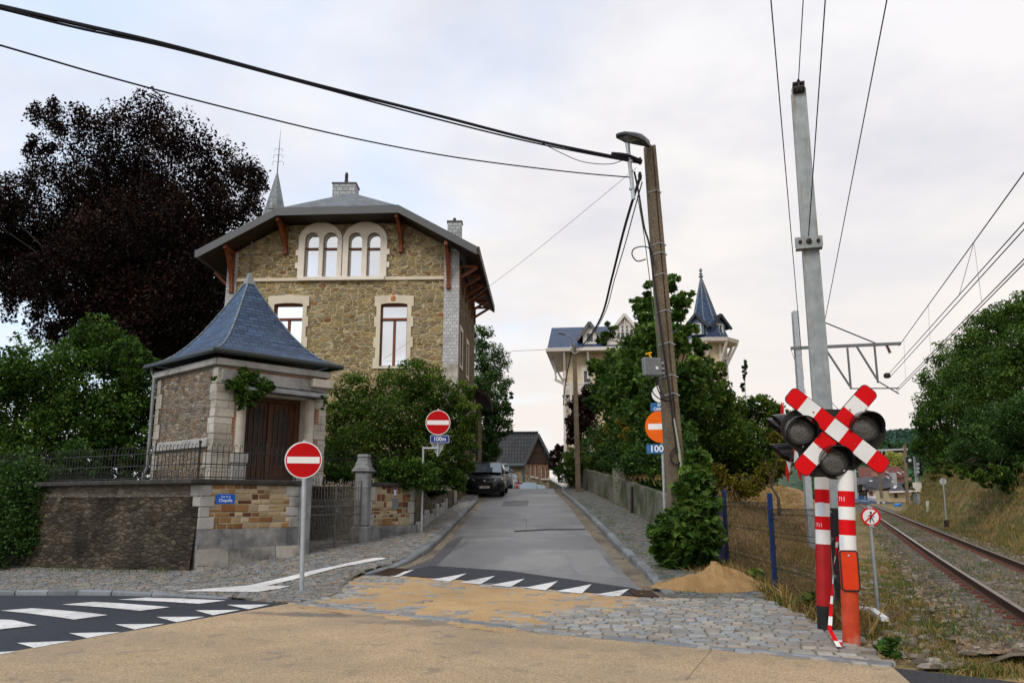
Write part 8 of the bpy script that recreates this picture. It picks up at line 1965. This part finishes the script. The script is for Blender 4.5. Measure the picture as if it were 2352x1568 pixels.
# ------------------------------------------------------------------ parked cars
def car_mesh(root, paint, W=1.80, L=4.2, Hh=1.62, plate_txt=None):
 """front at +Y local is the nose; root carries position and heading. Built in root space, nose towards -Y"""
 # rows along the length: (y, half width low, half width belt, z under, z belt) ; nose at y=-L/2
 w = W / 2; S_ = [(-L / 2, w * .62, w * .66, .34, .62), (-L / 2 + .06, w * .80, w * .82, .24, .72), (-L / 2 + .25, w * .94, w * .93, .20, .86), (-L / 2 + .55, w, w * .97, .20, .95), (-L / 2 + 1.15, w, w * .97, .20, 1.04), (0, w, w * .97, .20, 1.05), (L / 2 - .6, w, w * .97, .20, 1.06), (L / 2 - .15, w * .96, w * .93, .24, 1.04), (L / 2, w * .82, w * .82, .34, .95)]
 off = wloc(root); b = MB(); V = []
 for y, a, c, z0, z1 in S_:
  m = z0 + (z1 - z0) * .55
  V.append([(-a * .86, y, z0), (-a, y, z0 + .12), (-a * 1.0, y, m), (-c * .99, y, z1 - .10), (-c * .90, y, z1), (0, y, z1 + .035), (c * .90, y, z1), (c * .99, y, z1 - .10), (a, y, m), (a, y, z0 + .12), (a * .86, y, z0)])
 def loft(b, V, closed=True):
  k = len(V[0]); P = [Vector(p) + off for r in V for p in r]; F = []
  for i in range(len(V) - 1):
   for j in range(k if closed else k - 1): F.append((i * k + j, (i + 1) * k + j, (i + 1) * k + (j + 1) % k, i * k + (j + 1) % k))
  F += [tuple(range(k)), tuple(range(len(V) * k - 1, (len(V) - 1) * k - 1, -1))]; b.add(P, F)
 loft(b, V)
 t0, t1, t2, t3 = -L / 2 + 1.0, -L / 2 + 1.78, L / 2 - 1.0, L / 2 - .35
 G = []
 for y, wb, zt_ in ((t0, w * .86, 1.03), (t0 + .4, w * .85, 1.33), (t1, w * .78, Hh - .06), (0, w * .76, Hh), (t2, w * .74, Hh - .05), (t3 - .1, w * .74, 1.30), (t3 + .15, w * .80, 1.04)):
  zb_ = 1.0; G.append([(-w * .93, y, zb_), (-wb, y, max(zb_ + .01, zt_ - .05)), (-wb * .86, y, zt_), (0, y, zt_ + .03), (wb * .86, y, zt_), (wb, y, max(zb_ + .01, zt_ - .05)), (w * .93, y, zb_)])
 loft(b, G); body = b.build('body', paint, root, smooth=38)
 O = off
 def quadp(nm, pts, mt, par=root): bb = MB(); bb.poly([Vector(p) + O for p in pts]); return bb.build(nm, mt, par)
 e = .015
 bb = MB(); n_ = 8; rows = []
 for q in (0.03, .5, .97):
  y = t0 + (t1 - t0) * q - .03; z = 1.06 + (Hh - .08 - 1.06) * (q ** .85) + e + .02; ww = w * (.84 - .10 * q); rows.append([Vector((ww * (2 * i / n_ - 1), y - .06 * (1 - (2 * i / n_ - 1) ** 2), z + .02 * (1 - (2 * i / n_ - 1) ** 2))) + O for i in range(n_ + 1)])
 for i in range(2):
  for j in range(n_): bb.quad(rows[i][j], rows[i][j + 1], rows[i + 1][j + 1], rows[i + 1][j])
 bb.build('windscreen', M['car_glass'], root, smooth=50)
 for s_ in (-1, 1):
  q = [(s_ * w * .93, t0 + .35, 1.08), (s_ * w * .93, t3 - .2, 1.08), (s_ * w * .785, t2, Hh - .14), (s_ * w * .80, t1 + .05, Hh - .14)]; q = [(x + s_ * .02, y, z) for x, y, z in q]; quadp('side_window', q if s_ < 0 else q[::-1], M['car_glass'])
  hl = MB(); yN = -L / 2
  hl.prism([Vector(p) + O for p in ((s_ * w * .50, yN + .10, .70), (s_ * w * .93, yN + .42, .80), (s_ * w * .90, yN + .55, .92), (s_ * w * .55, yN + .16, .80))], [Vector(p) + O for p in ((s_ * w * .50, yN + .04, .71), (s_ * w * .955, yN + .36, .80), (s_ * w * .93, yN + .5, .93), (s_ * w * .55, yN + .10, .82))]); hl.build('headlight', M['lamp_clear'], root)
  mm = MB(); mm.box(Vector((s_ * (w + .09), t0 + .45, 1.10)) + O, (.20, .10, .15), ch=.04); mm.bar(Vector((s_ * w * .9, t0 + .45, 1.06)) + O, Vector((s_ * (w + .05), t0 + .45, 1.08)) + O, .05, .04); mm.build('mirror', paint, root, smooth=40)
  fg_ = MB(); fg_.lathe(Vector((s_ * w * .68, yN + .07, .40)) + O, [(.07, 0), (.07, .02), (.02, .03)], 10, (0, -1, 0)); fg_.build('fog_lamp', M['lamp_clear'], root)
  for yw in (-L / 2 + .82, L / 2 - .80):
   tt = MB(); c = Vector((s_ * (w - .11), yw, .33)) + O; tt.lathe(c - Vector((s_ * .11, 0, 0)), [(.22, 0), (.32, .01), (.335, .05), (.335, .19), (.31, .23), (.22, .23)], 22, (s_, 0, 0)); wh = tt.build('wheel', M['tyre'], root, smooth=40)
   rm_ = MB(); rm_.lathe(c + Vector((s_ * .09, 0, 0)), [(.22, 0), (.21, .03), (.10, .02), (.04, .04)], 12, (s_, 0, 0)); rm_.build('rim', M['rim'], wh)
 yN = -L / 2
 g_ = MB(); g_.plate(Fr(O + Vector((0, yN - .0, 0)), (1, 0, 0)), rrect(-w * .46, .50, w * .46, .70, .05), (), -.04, .012); g_.build('grille', M['black_gloss'], root)
 g_ = MB(); g_.plate(Fr(O + Vector((0, yN + .05, 0)), (1, 0, 0)), rrect(-w * .6, .25, w * .6, .36, .04), (), -.1, .02); g_.build('lower_intake', M['black_matt'], root)
 if plate_txt:
  fr_ = Fr(O + Vector((0, yN - .03, .47)), (1, 0, 0)); pp = MB(); pp.plate(fr_, rrect(-.26, -.055, .26, .055, .012), (), -.012, .006); pl_ = pp.build('number_plate', M['plate'], root); e2 = MB(); e2.plate(fr_, rect(-.25, -.05, -.21, .05), (), .006, .008); e2.build('blue_band', M['navy_sign'], pl_)
  text('lettering', plate_txt, fr_, .02, 0, .095, M['plate_text'], pl_, .008, ext=.001, sx=.86)
  em_ = MB(); em_.lathe(O + Vector((0, yN + .03, .76)), [(.045, 0), (.05, .01), (.02, .02)], 10, (0, -1, .4)); em_.build('badge', M['rim'], root)
 for s_ in (-1, 1):
  tl = MB(); tl.bar(Vector((s_ * w * .70, t1 + .1, Hh + .02)) + O, Vector((s_ * w * .70, t2, Hh + .02)) + O, .035, .035); tl.build('roof_rail', M['zinc'], root)
 return body
def place_car(label, paint, x, y, yaw, pitch=0.0, **k):
 z = Hf(x, y); o = thing('parked_car', label, 'car', (x, y, z + .01), 'cars parked and driving at the top of the street')
 o.location = (x, y, z + .01); car_mesh(o, paint, **k); o.rotation_euler = (R(pitch), 0, R(yaw)); return o
sx_ = lambda px_, Y: (px_ - CX) / FPX * Y * .985
blk = carpaint('black car paint', (.004, .005, .008)); slv = carpaint('grey car paint', (.16, .18, .22)); wht = carpaint('white car paint', (.62, .62, .62)); rdp = carpaint('red car paint', (.30, .012, .015)); blu = carpaint('blue white car paint', (.25, .38, .58)); lgt = carpaint('pale blue car paint', (.45, .55, .62))
CYb = 38.6
place_car('black parked car facing downhill, nearest of the cars on the street', blk, sx_(1118, CYb), CYb + 1.9, -3, 4.2, plate_txt='1-UKJ-931', Hh=1.58)
place_car('grey parked car directly behind the black car at the crest', slv, sx_(1142, 50), 50.5, -2, 1.5, Hh=1.60)
place_car('white parked car between the grey car and the red car', wht, sx_(1152, 54), 56, -2, -2, Hh=1.75)
place_car('red car half hidden beyond the white car at the crest', rdp, sx_(1167, 59), 60.5, -3, -3.4, Hh=1.8)
place_car('pale blue and white car coming up over the crest in mid road', blu, sx_(1213, 66), 67, -4, -3.4, W=1.85, Hh=1.72)
place_car('small pale car with pointed glass behind the blue car', lgt, sx_(1236, 72), 73, -4, -3.4, W=1.75, Hh=2.0)
place_car('tiny pale car far off right of the white coping', wht, at(*X5(835, 735), 95).x, 95, 30, -3.4)
# ------------------------------------------------------------------ railway signal, markers, town beyond the track
C8 = lambda x, y: ((2050 + x / 6.2733) * PXM, (1050 + y / 6.2733) * PXM)
SYY = 64.0
sb = at(*C8(1225, 1295), SYY); Fs = Fr((sb.x, SYY, 0), (1, -.25, 0)); p8 = lambda x, y, c=0: Fs.px(*C8(x, y), c)
rs = thing('railway_signal', 'grey railway signal mast with black lamp head beside the track curve', 'railway signal', (sb.x, SYY, sb.z))
b = MB(); t_ = p8(1150, 405); q_ = p8(1225, 1250); b.bar(Fs.pt(*q_), Fs.pt(*t_), .20, .20, up=Fs.n); b.build('mast', M['galv'], rs)
b = MB(); q_ = p8(1225, 1300); q2 = p8(1225, 1248); b.bar(Fs.pt(*q_), Fs.pt(*q2), .24, .24, up=Fs.n); b.build('mast_foot', M['black_paint'], rs)
a0, z0, a1, z1 = prect(Fs, C8, 1165, 410, 1255, 690); b = MB(); b.box(Fs.pt((a0 + a1) / 2, (z0 + z1) / 2, .2), (a1 - a0, z1 - z0, .35), Fs.ax(), ch=.04); hd = b.build('lamp_head', M['black_matt'], rs)
for y in (518, 578, 636): b = MB(); q_ = p8(1200, y, .4); b.lathe(Fs.pt(*q_, .38), [(.12, 0), (.12, .05), (.02, .06)], 12, Fs.n); b.build('signal_lens', M['lamp_clear'], hd)
b = MB(); q_ = prect(Fs, C8, 1172, 440, 1215, 488); b.plate(Fs, rect(*q_), (), .38, .40); b.build('number_panel', M['box_grey'], hd)
b = MB(); b.plate(Fs, [p8(1005, 415), p8(1110, 415), p8(1110, 560), p8(1090, 560), p8(1005, 480)], (), .0, .25); h2 = b.build('side_board', M['black_matt'], rs); b = MB(); b.lathe(Fs.pt(*p8(1062, 462), .25), [(.13, 0), (.13, .05), (.02, .06)], 12, Fs.n); b.build('signal_lens', M['lamp_clear'], h2)
b = MB(); b.bar(Fs.pt(*p8(1262, 410), .1), Fs.pt(*p8(1262, 690), .1), .06, .06, up=Fs.n); b.bar(Fs.pt(*p8(1110, 405), .1), Fs.pt(*p8(1265, 405), .1), .06, .06); b.bar(Fs.pt(*p8(1115, 690), .1), Fs.pt(*p8(1270, 690), .1), .10, .06); b.build('guard_rail', M['galv'], rs)
b = MB(); q_ = prect(Fs, C8, 1108, 798, 1245, 888); b.plate(Fs, rect(*q_), (), .1, .3); q_ = prect(Fs, C8, 1145, 888, 1228, 940); b.plate(Fs, rect(*q_), (), .1, .3); b.build('relay_box', M['cream_white'], rs)
b = MB(); q_ = prect(Fs, C8, 1148, 975, 1235, 1110); b.plate(Fs, rect(*q_), (), -.5, -.2); b.build('cabinet', M['box_grey'], rs)
# round marker seen from the back, short white post
rY = 40.0; g = gnd(2174, 1200, .35); g = Vector((at(2174, 1200, rY).x, rY, at(2174, 1200, rY).z)); c_ = at(2166, 1105, rY)
o = thing('round_marker', 'round grey marker disc seen from behind on a leaning pole on the dry bank', 'track marker', g)
b = MB(); b.tube([g - Vector((0, 0, .2)), c_ + Vector((0, -.03, .18))], .035, 10); b.build('pole', M['galv'], o); b = MB(); b.plate(face_cam(c_, 0), circ(0, 0, .155, 24), (), -.0, .012); b.build('disc', M['grey_back'], o); b = MB(); b.lathe(g, [(.12, -.2), (.12, .10), (.06, .14)], 10); b.build('foot', M['black_paint'], o)
rY = 56.0; g = at(2131, 1180, rY); t_ = at(2130, 1150, rY); o = thing('marker_post', 'short white marker post between the signal and the round marker', 'marker post', g); b = MB(); b.bar(g, t_, .16, .12, up=(0, 1, 0), ch=.01); b.build('post', M['white_wood'], o); b = MB(); b.bar(g - Vector((0, 0, .3)), g + Vector((0, 0, .1)), .20, .16, up=(0, 1, 0)); b.build('foot', M['black_paint'], o)
tp_ = tag((lambda b: (b.box((0, 0, 0), (1.1, .7, .35), ch=.15), b.build('tarpaulin', plain('bright blue plastic', (.01, .14, .42), .5)))[1])(MB()), 'crumpled bright blue plastic sheet lying by the far end of the track', 'tarpaulin'); q_ = at(*C8(890, 1145), 120); tp_.location = (q_.x, q_.y, q_.z); tp_.rotation_euler = (.1, -.25, .3)
# portal mast behind the signal
PY = 135.0
Fp = Fr((at(*C8(1010, 800), PY).x, PY, 0), (1, 0, 0)); pp8 = lambda x, y: Fp.px(*C8(x, y))
o = thing('catenary_mast', 'far grey catenary mast with long horizontal arm above the town roofs', 'mast', Fp.pt(pp8(1030, 1060)[0], ballz(PY)))
b = MB(); b.bar(Fp.pt(pp8(1038, 1100)[0], ballz(PY)), Fp.pt(*pp8(992, 225)), .42, .42, up=Fp.n); b.build('column', M['pole_concrete'], o)
b = MB(); b.bar(Fp.pt(*pp8(440, 312)), Fp.pt(*pp8(1040, 288)), .22, .3); b.build('arm', M['galv'], o)
for q0, q1 in (((555, 318), (640, 450)), ((645, 315), (650, 440))): b = MB(); b.bar(Fp.pt(*pp8(*q0)), Fp.pt(*pp8(*q1)), .12, .12); b.build('strut', M['galv'], o)
for lab, q0, q1, w, mt in (('thin grey pole at the left of the half timbered house', (255, 1010), (232, 600), .3, 'galv'), ('leaning brown pole in front of the dark slate roof', (640, 1000), (595, 600), .42, 'pole_concrete')):
 Yp = 150; a, c = at(*C8(*q0), Yp), at(*C8(*q1), Yp); o = thing('line_pole', lab, 'pole', a); b = MB(); b.bar(a - Vector((0, 0, .5)), c, w, w, up=(0, 1, 0)); b.build('shaft', M[mt], o); b = MB(); b.bar(a + (c - a) * .93 - Vector((.5, 0, 0)), a + (c - a) * .93 + Vector((.5, 0, 0)), .12, .12); b.build('crossbar', M['galv'], o)
# blue paling fence
fY = 158.0; Ff = Fr((at(*C8(600, 1050), fY).x, fY, 0), (1, 0, 0)); f8 = lambda x, y: Ff.px(*C8(x, y))
o = thing('paling_fence', 'long blue paling fence at the foot of the town houses by the track curve', 'fence', Ff.pt(f8(600, 1080)[0], f8(600, 1085)[1])); a0, zb4 = f8(225, 1065); a1, _ = f8(985, 1100); n_ = 56; hF = f8(600, 1000)[1] - f8(600, 1085)[1]
b = MB(); zl = lambda a: zb4 - .25 - 2.2 * ((a - a0) / (a1 - a0)) ** 1.3
for i in range(n_ + 1): a = a0 + (a1 - a0) * i / n_; b.box(Ff.pt(a, zl(a) + hF / 2, 0), (.09, hF + .3, .05), Ff.ax())
for k in (.25, .75): b.bar(Ff.pt(a0, zl(a0) + hF * k, -.06), Ff.pt(a1, zl(a1) + hF * k, -.06), .08, .14)
b.build('paling', M['blue_fence'], o)
for x in (580, 662): b = MB(); a = f8(x, 1050)[0]; b.bar(Ff.pt(a, zl(a) - .4, .15), Ff.pt(a, zl(a) + hF * 1.6, .15), .4, .25, up=Ff.n); b.build('fence_post', M['white_wood'], o)
# half timbered house, dark slate roof
hY = 168.0; Fh = Fr((at(*C8(500, 950), hY).x, hY, 0), (1, 0, 0)); h8 = lambda x, y, c=0: Fh.px(*C8(x, y), c)
o = thing('half_timbered_house', 'white half timbered house with big dark slate roof behind the blue fence', 'house', Fh.pt(h8(450, 1000)[0], 0))
b = MB(); b.plate(Fh, [h8(200, 1090), h8(615, 1090), h8(615, 870), h8(400, 870), h8(330, 822), h8(200, 822)], (), -8, 0); b.build('wall', plain('white plaster', (.66, .62, .64), .7), o)
b = MB()
for x in (232, 262, 300, 330, 360, 405): b.bar(Fh.pt(*h8(x, 1060), .08), Fh.pt(*h8(x, 830 if x < 350 else 925), .08), .35, .1, up=Fh.n)
b.bar(Fh.pt(*h8(225, 930), .08), Fh.pt(*h8(440, 925), .08), .1, .35); b.build('timber', M['black_matt'], o)
for x0, x1, y0, y1 in ((270, 298, 840, 900), (450, 508, 930, 1000), (350, 400, 950, 1000)): b = MB(); b.plate(Fh, rect(*prect(Fh, C8, x0, y0, x1, y1)), (), .05, .12); b.build('window', M['wood_red'] if x0 > 400 else M['black_matt'], o)
sd = bricky('dark tiled roof', [(.022, .024, .032), (.032, .035, .045)], (.01, .01, .014), 2.2, .55, .04, .5, .5)
b = MB(); RV = lambda x, y, c: Fh.pt(*h8(x, y, c), c)
b.poly([RV(405, 905, 1.2), RV(612, 905, 1.2), RV(780, 870, 1.2), RV(800, 710, -5), RV(390, 712, -5), RV(335, 820, .8)]); b.poly([RV(335, 820, .8), RV(390, 712, -5), RV(280, 725, -5), RV(240, 820, 0)]); rf_ = b.build('roof', sd, o)
b = MB(); b.plate(Fh, [h8(488, 762, 0), h8(535, 762, 0), h8(553, 798, 0), h8(512, 798, 0)], (), -1.5, -1.2); b.build('skylight', M['glass_sky'], rf_)
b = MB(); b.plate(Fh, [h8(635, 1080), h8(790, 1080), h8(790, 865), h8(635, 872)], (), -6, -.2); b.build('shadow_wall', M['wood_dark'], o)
for x0, x1, y0, y1 in ((500, 612, 640, 740), (785, 862, 650, 870)): b = MB(); q_ = prect(Fh, C8, x0, y0, x1, y1, -6); b.box(Fh.pt((q_[0] + q_[2]) / 2, (q_[1] + q_[3]) / 2, -6), (q_[2] - q_[0], q_[3] - q_[1], 1.5), Fh.ax()); b.build('chimney', M['brick_red'] if x0 < 600 else M['slate_pale'], rf_)
b = MB(); b.plate(Fh, [h8(850, 680), h8(985, 795), h8(905, 795)], (), -5, -4); b.build('white_gable', M['white_wood'], o)
# long red roofed house behind
rY_ = 190.0; Frr = Fr((at(*C8(600, 650), rY_).x, rY_, 0), (1, 0, 0)); r8 = lambda x, y, c=0: Frr.px(*C8(x, y), c)
o = thing('red_roofed_house', 'long house with dark red roof and skylights behind the half timbered house', 'house', Frr.pt(0, 0)); b = MB(); b.plate(Frr, [r8(250, 1000), r8(1130, 1000), r8(1130, 720), r8(250, 720)], (), -8, -1); b.build('wall', plain('pinkish wall', (.30, .17, .13), .8), o)
b = MB(); RR = lambda x, y, c: Frr.pt(*r8(x, y, c), c); b.poly([RR(290, 715, .5), RR(1060, 715, .5), RR(905, 553, -6), RR(420, 560, -6), RR(280, 560, -6)]); rf_ = b.build('roof', M['red_roof'], o)
for x, y, w in ((700, 648, 80), (955, 648, 80), (875, 655, 34)): b = MB(); q0, q1 = r8(x - w / 2, y - 18, -2), r8(x + w / 2, y + 18, -2); b.plate(Frr, [(q0[0], q0[1]), (q1[0] - .8, q0[1]), (q1[0], q1[1]), (q0[0] + 1, q1[1])], (), -1.6, -1.0); b.build('skylight', M['glass_sky'], rf_)
# small house at the right of the fence, houses on the slope
sY = 150.0; Fz = Fr((at(*C8(900, 900), sY).x, sY, 0), (1, 0, 0)); z8 = lambda x, y, c=0: Fz.px(*C8(x, y), c)
o = thing('small_house', 'low yellowish house with dark hipped roof at the right end of the blue fence', 'house', Fz.pt(0, 0)); b = MB(); b.plate(Fz, [z8(735, 1090), z8(1080, 1090), z8(1080, 915), z8(735, 925)], (), -5, 0); b.build('wall', plain('ochre wall', (.42, .34, .20), .8), o)
b = MB(); ZV = lambda x, y, c: Fz.pt(*z8(x, y, c), c); b.poly([ZV(720, 938, 1), ZV(1100, 925, 1), ZV(1060, 800, -3), ZV(905, 800, -3)]); rf_ = b.build('roof', sd, o); b = MB(); b.plate(Fz, [z8(870, 845), z8(905, 840), z8(880, 885), z8(840, 890)], (), -.9, -.5); b.build('skylight', M['glass_sky'], rf_); b = MB(); b.bar(Fz.pt(*z8(722, 945), 1.05), Fz.pt(*z8(1100, 930), 1.05), .2, .3); b.build('eaves_board', M['white_wood'], o)
for x in (870,): b = MB(); b.plate(Fz, rect(*prect(Fz, C8, 835, 970, 885, 1030)), (), .02, .1); b.build('window', M['black_matt'], o)
hg = 'small houses on the far wooded slope'
for lab, x, y, w, mt in (('tiny house with orange chimney above the pale green tree at left', 735, 372, 50, 'red_roof'), ('tiny white gabled house left of the far mast top', 905, 350, 46, 'slate_blue'), ('tiny blue roofed house right of the far mast top', 985, 375, 60, 'slate_blue'), ('long brown roofed house under the far arm beside the signal', 1120, 385, 170, 'red_roof')):
 Yh = 320; Fq_ = Fr((at(*C8(x, y), Yh).x, Yh, 0), (1, .2, 0)); s_ = Yh / FPX * PXM / 6.2733; hw2 = w * s_ / 2; zb_ = Fq_.px(*C8(x, y + 30))[1]; h_ = 45 * s_
 o = thing('slope_house', lab, 'house', Fq_.pt(0, zb_), hg); b = MB(); b.plate(Fq_, [(-hw2, zb_ - 3), (hw2, zb_ - 3), (hw2, zb_ + h_ * .7), (-hw2, zb_ + h_ * .7)], (), -6, 0); b.build('wall', M['cream_white'] if w < 100 else M['wood_dark'], o)
 b = MB(); b.quad(Fq_.pt(-hw2 * 1.1, zb_ + h_ * .65, .5), Fq_.pt(hw2 * 1.1, zb_ + h_ * .65, .5), Fq_.pt(hw2 * 1.05, zb_ + h_ * 1.25, -3), Fq_.pt(-hw2 * 1.05, zb_ + h_ * 1.25, -3)); b.build('roof', M[mt], o); b = MB(); b.box(Fq_.pt(hw2 * .4, zb_ + h_ * 1.3, -3), (.9, 1.6, .9), Fq_.ax()); b.build('chimney', M['brick_red'], o)
# pale tree, wooded hill
tree('pale_tree', 'pale yellow green round tree behind the red roofed house', 'tree', (at(*C8(820, 600), 215).x, 215, 1), [lobe(*C8(x, y), r, 215) for x, y, r in ((720, 470, 13), (790, 430, 15), (850, 400, 12), (880, 470, 17), (800, 510, 16), (940, 490, 12), (700, 520, 10), (900, 420, 10))], L_LIME, 8000, .6, .4, seed=71, tone=1.5, clump=.22, core=.3)
xs = np.linspace(60, 560, 70); ys = np.linspace(330, 900, 24); V = []; F = []
def hillz(x, y): return 1 + 60 * float(ss(330, 900, y)) * (.9 + .25 * float(ss(150, 450, x))) + 4 * noise.fractal(Vector((x * .012, y * .012, 3)), 1, 2, 4)
for y in ys:
 for x in xs: V.append((float(x * y / 600), float(y), hillz(x * y / 600, y)))
for j in range(len(ys) - 1):
 for i in range(len(xs) - 1): F.append((j * 70 + i, j * 70 + i + 1, (j + 1) * 70 + i + 1, (j + 1) * 70 + i))
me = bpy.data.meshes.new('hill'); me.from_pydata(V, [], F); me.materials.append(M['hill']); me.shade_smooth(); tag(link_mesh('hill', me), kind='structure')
L_HILL = leafmat('far wood leaf', (.018, .045, .022), (.045, .10, .045), (.10, .17, .075), .25); L_SPR_HAZE = leafmat('far haze tinted spruce', (.02, .045, .036), (.04, .085, .062), (.065, .12, .085), .15)  # blue-green spruce tone has the distance haze put into the leaf colour
r = np.random.default_rng(81); n = 60000; y = 335 + 545 * r.random(n) ** .9; x = y * (.36 + .35 * r.random(n)); P = np.stack([x, y, np.array([hillz(a, c) for a, c in zip(x, y)]) + r.uniform(0, 7, n)], 1)
near = y < 600
tag(leafmesh('hill_wood', P[near], np.clip(.2 + .08 * (P[near, 2] % 7) + r.normal(0, .12, near.sum()), 0, 1), L_HILL, 2.7, None, r, up=.5, aspect=.8), kind='stuff'); tag(leafmesh('hill_wood', P[~near], np.clip(r.normal(.45, .2, (~near).sum()), 0, 1), L_SPR_HAZE, 4.2, None, r, up=.1, aspect=.5), kind='stuff')
BW = [lobe(*C8(x, y), r_, Y) for x, y, r_, Y in ((560, 330, 14, 260), (620, 300, 16, 270), (520, 300, 20, 265), (1060, 320, 14, 270), (1150, 330, 18, 260), (480, 420, 14, 255), (1100, 420, 10, 250), (700, 250, 14, 280), (850, 270, 12, 290), (960, 260, 12, 290), (1040, 480, 8, 200), (1050, 860, 9, 140))]
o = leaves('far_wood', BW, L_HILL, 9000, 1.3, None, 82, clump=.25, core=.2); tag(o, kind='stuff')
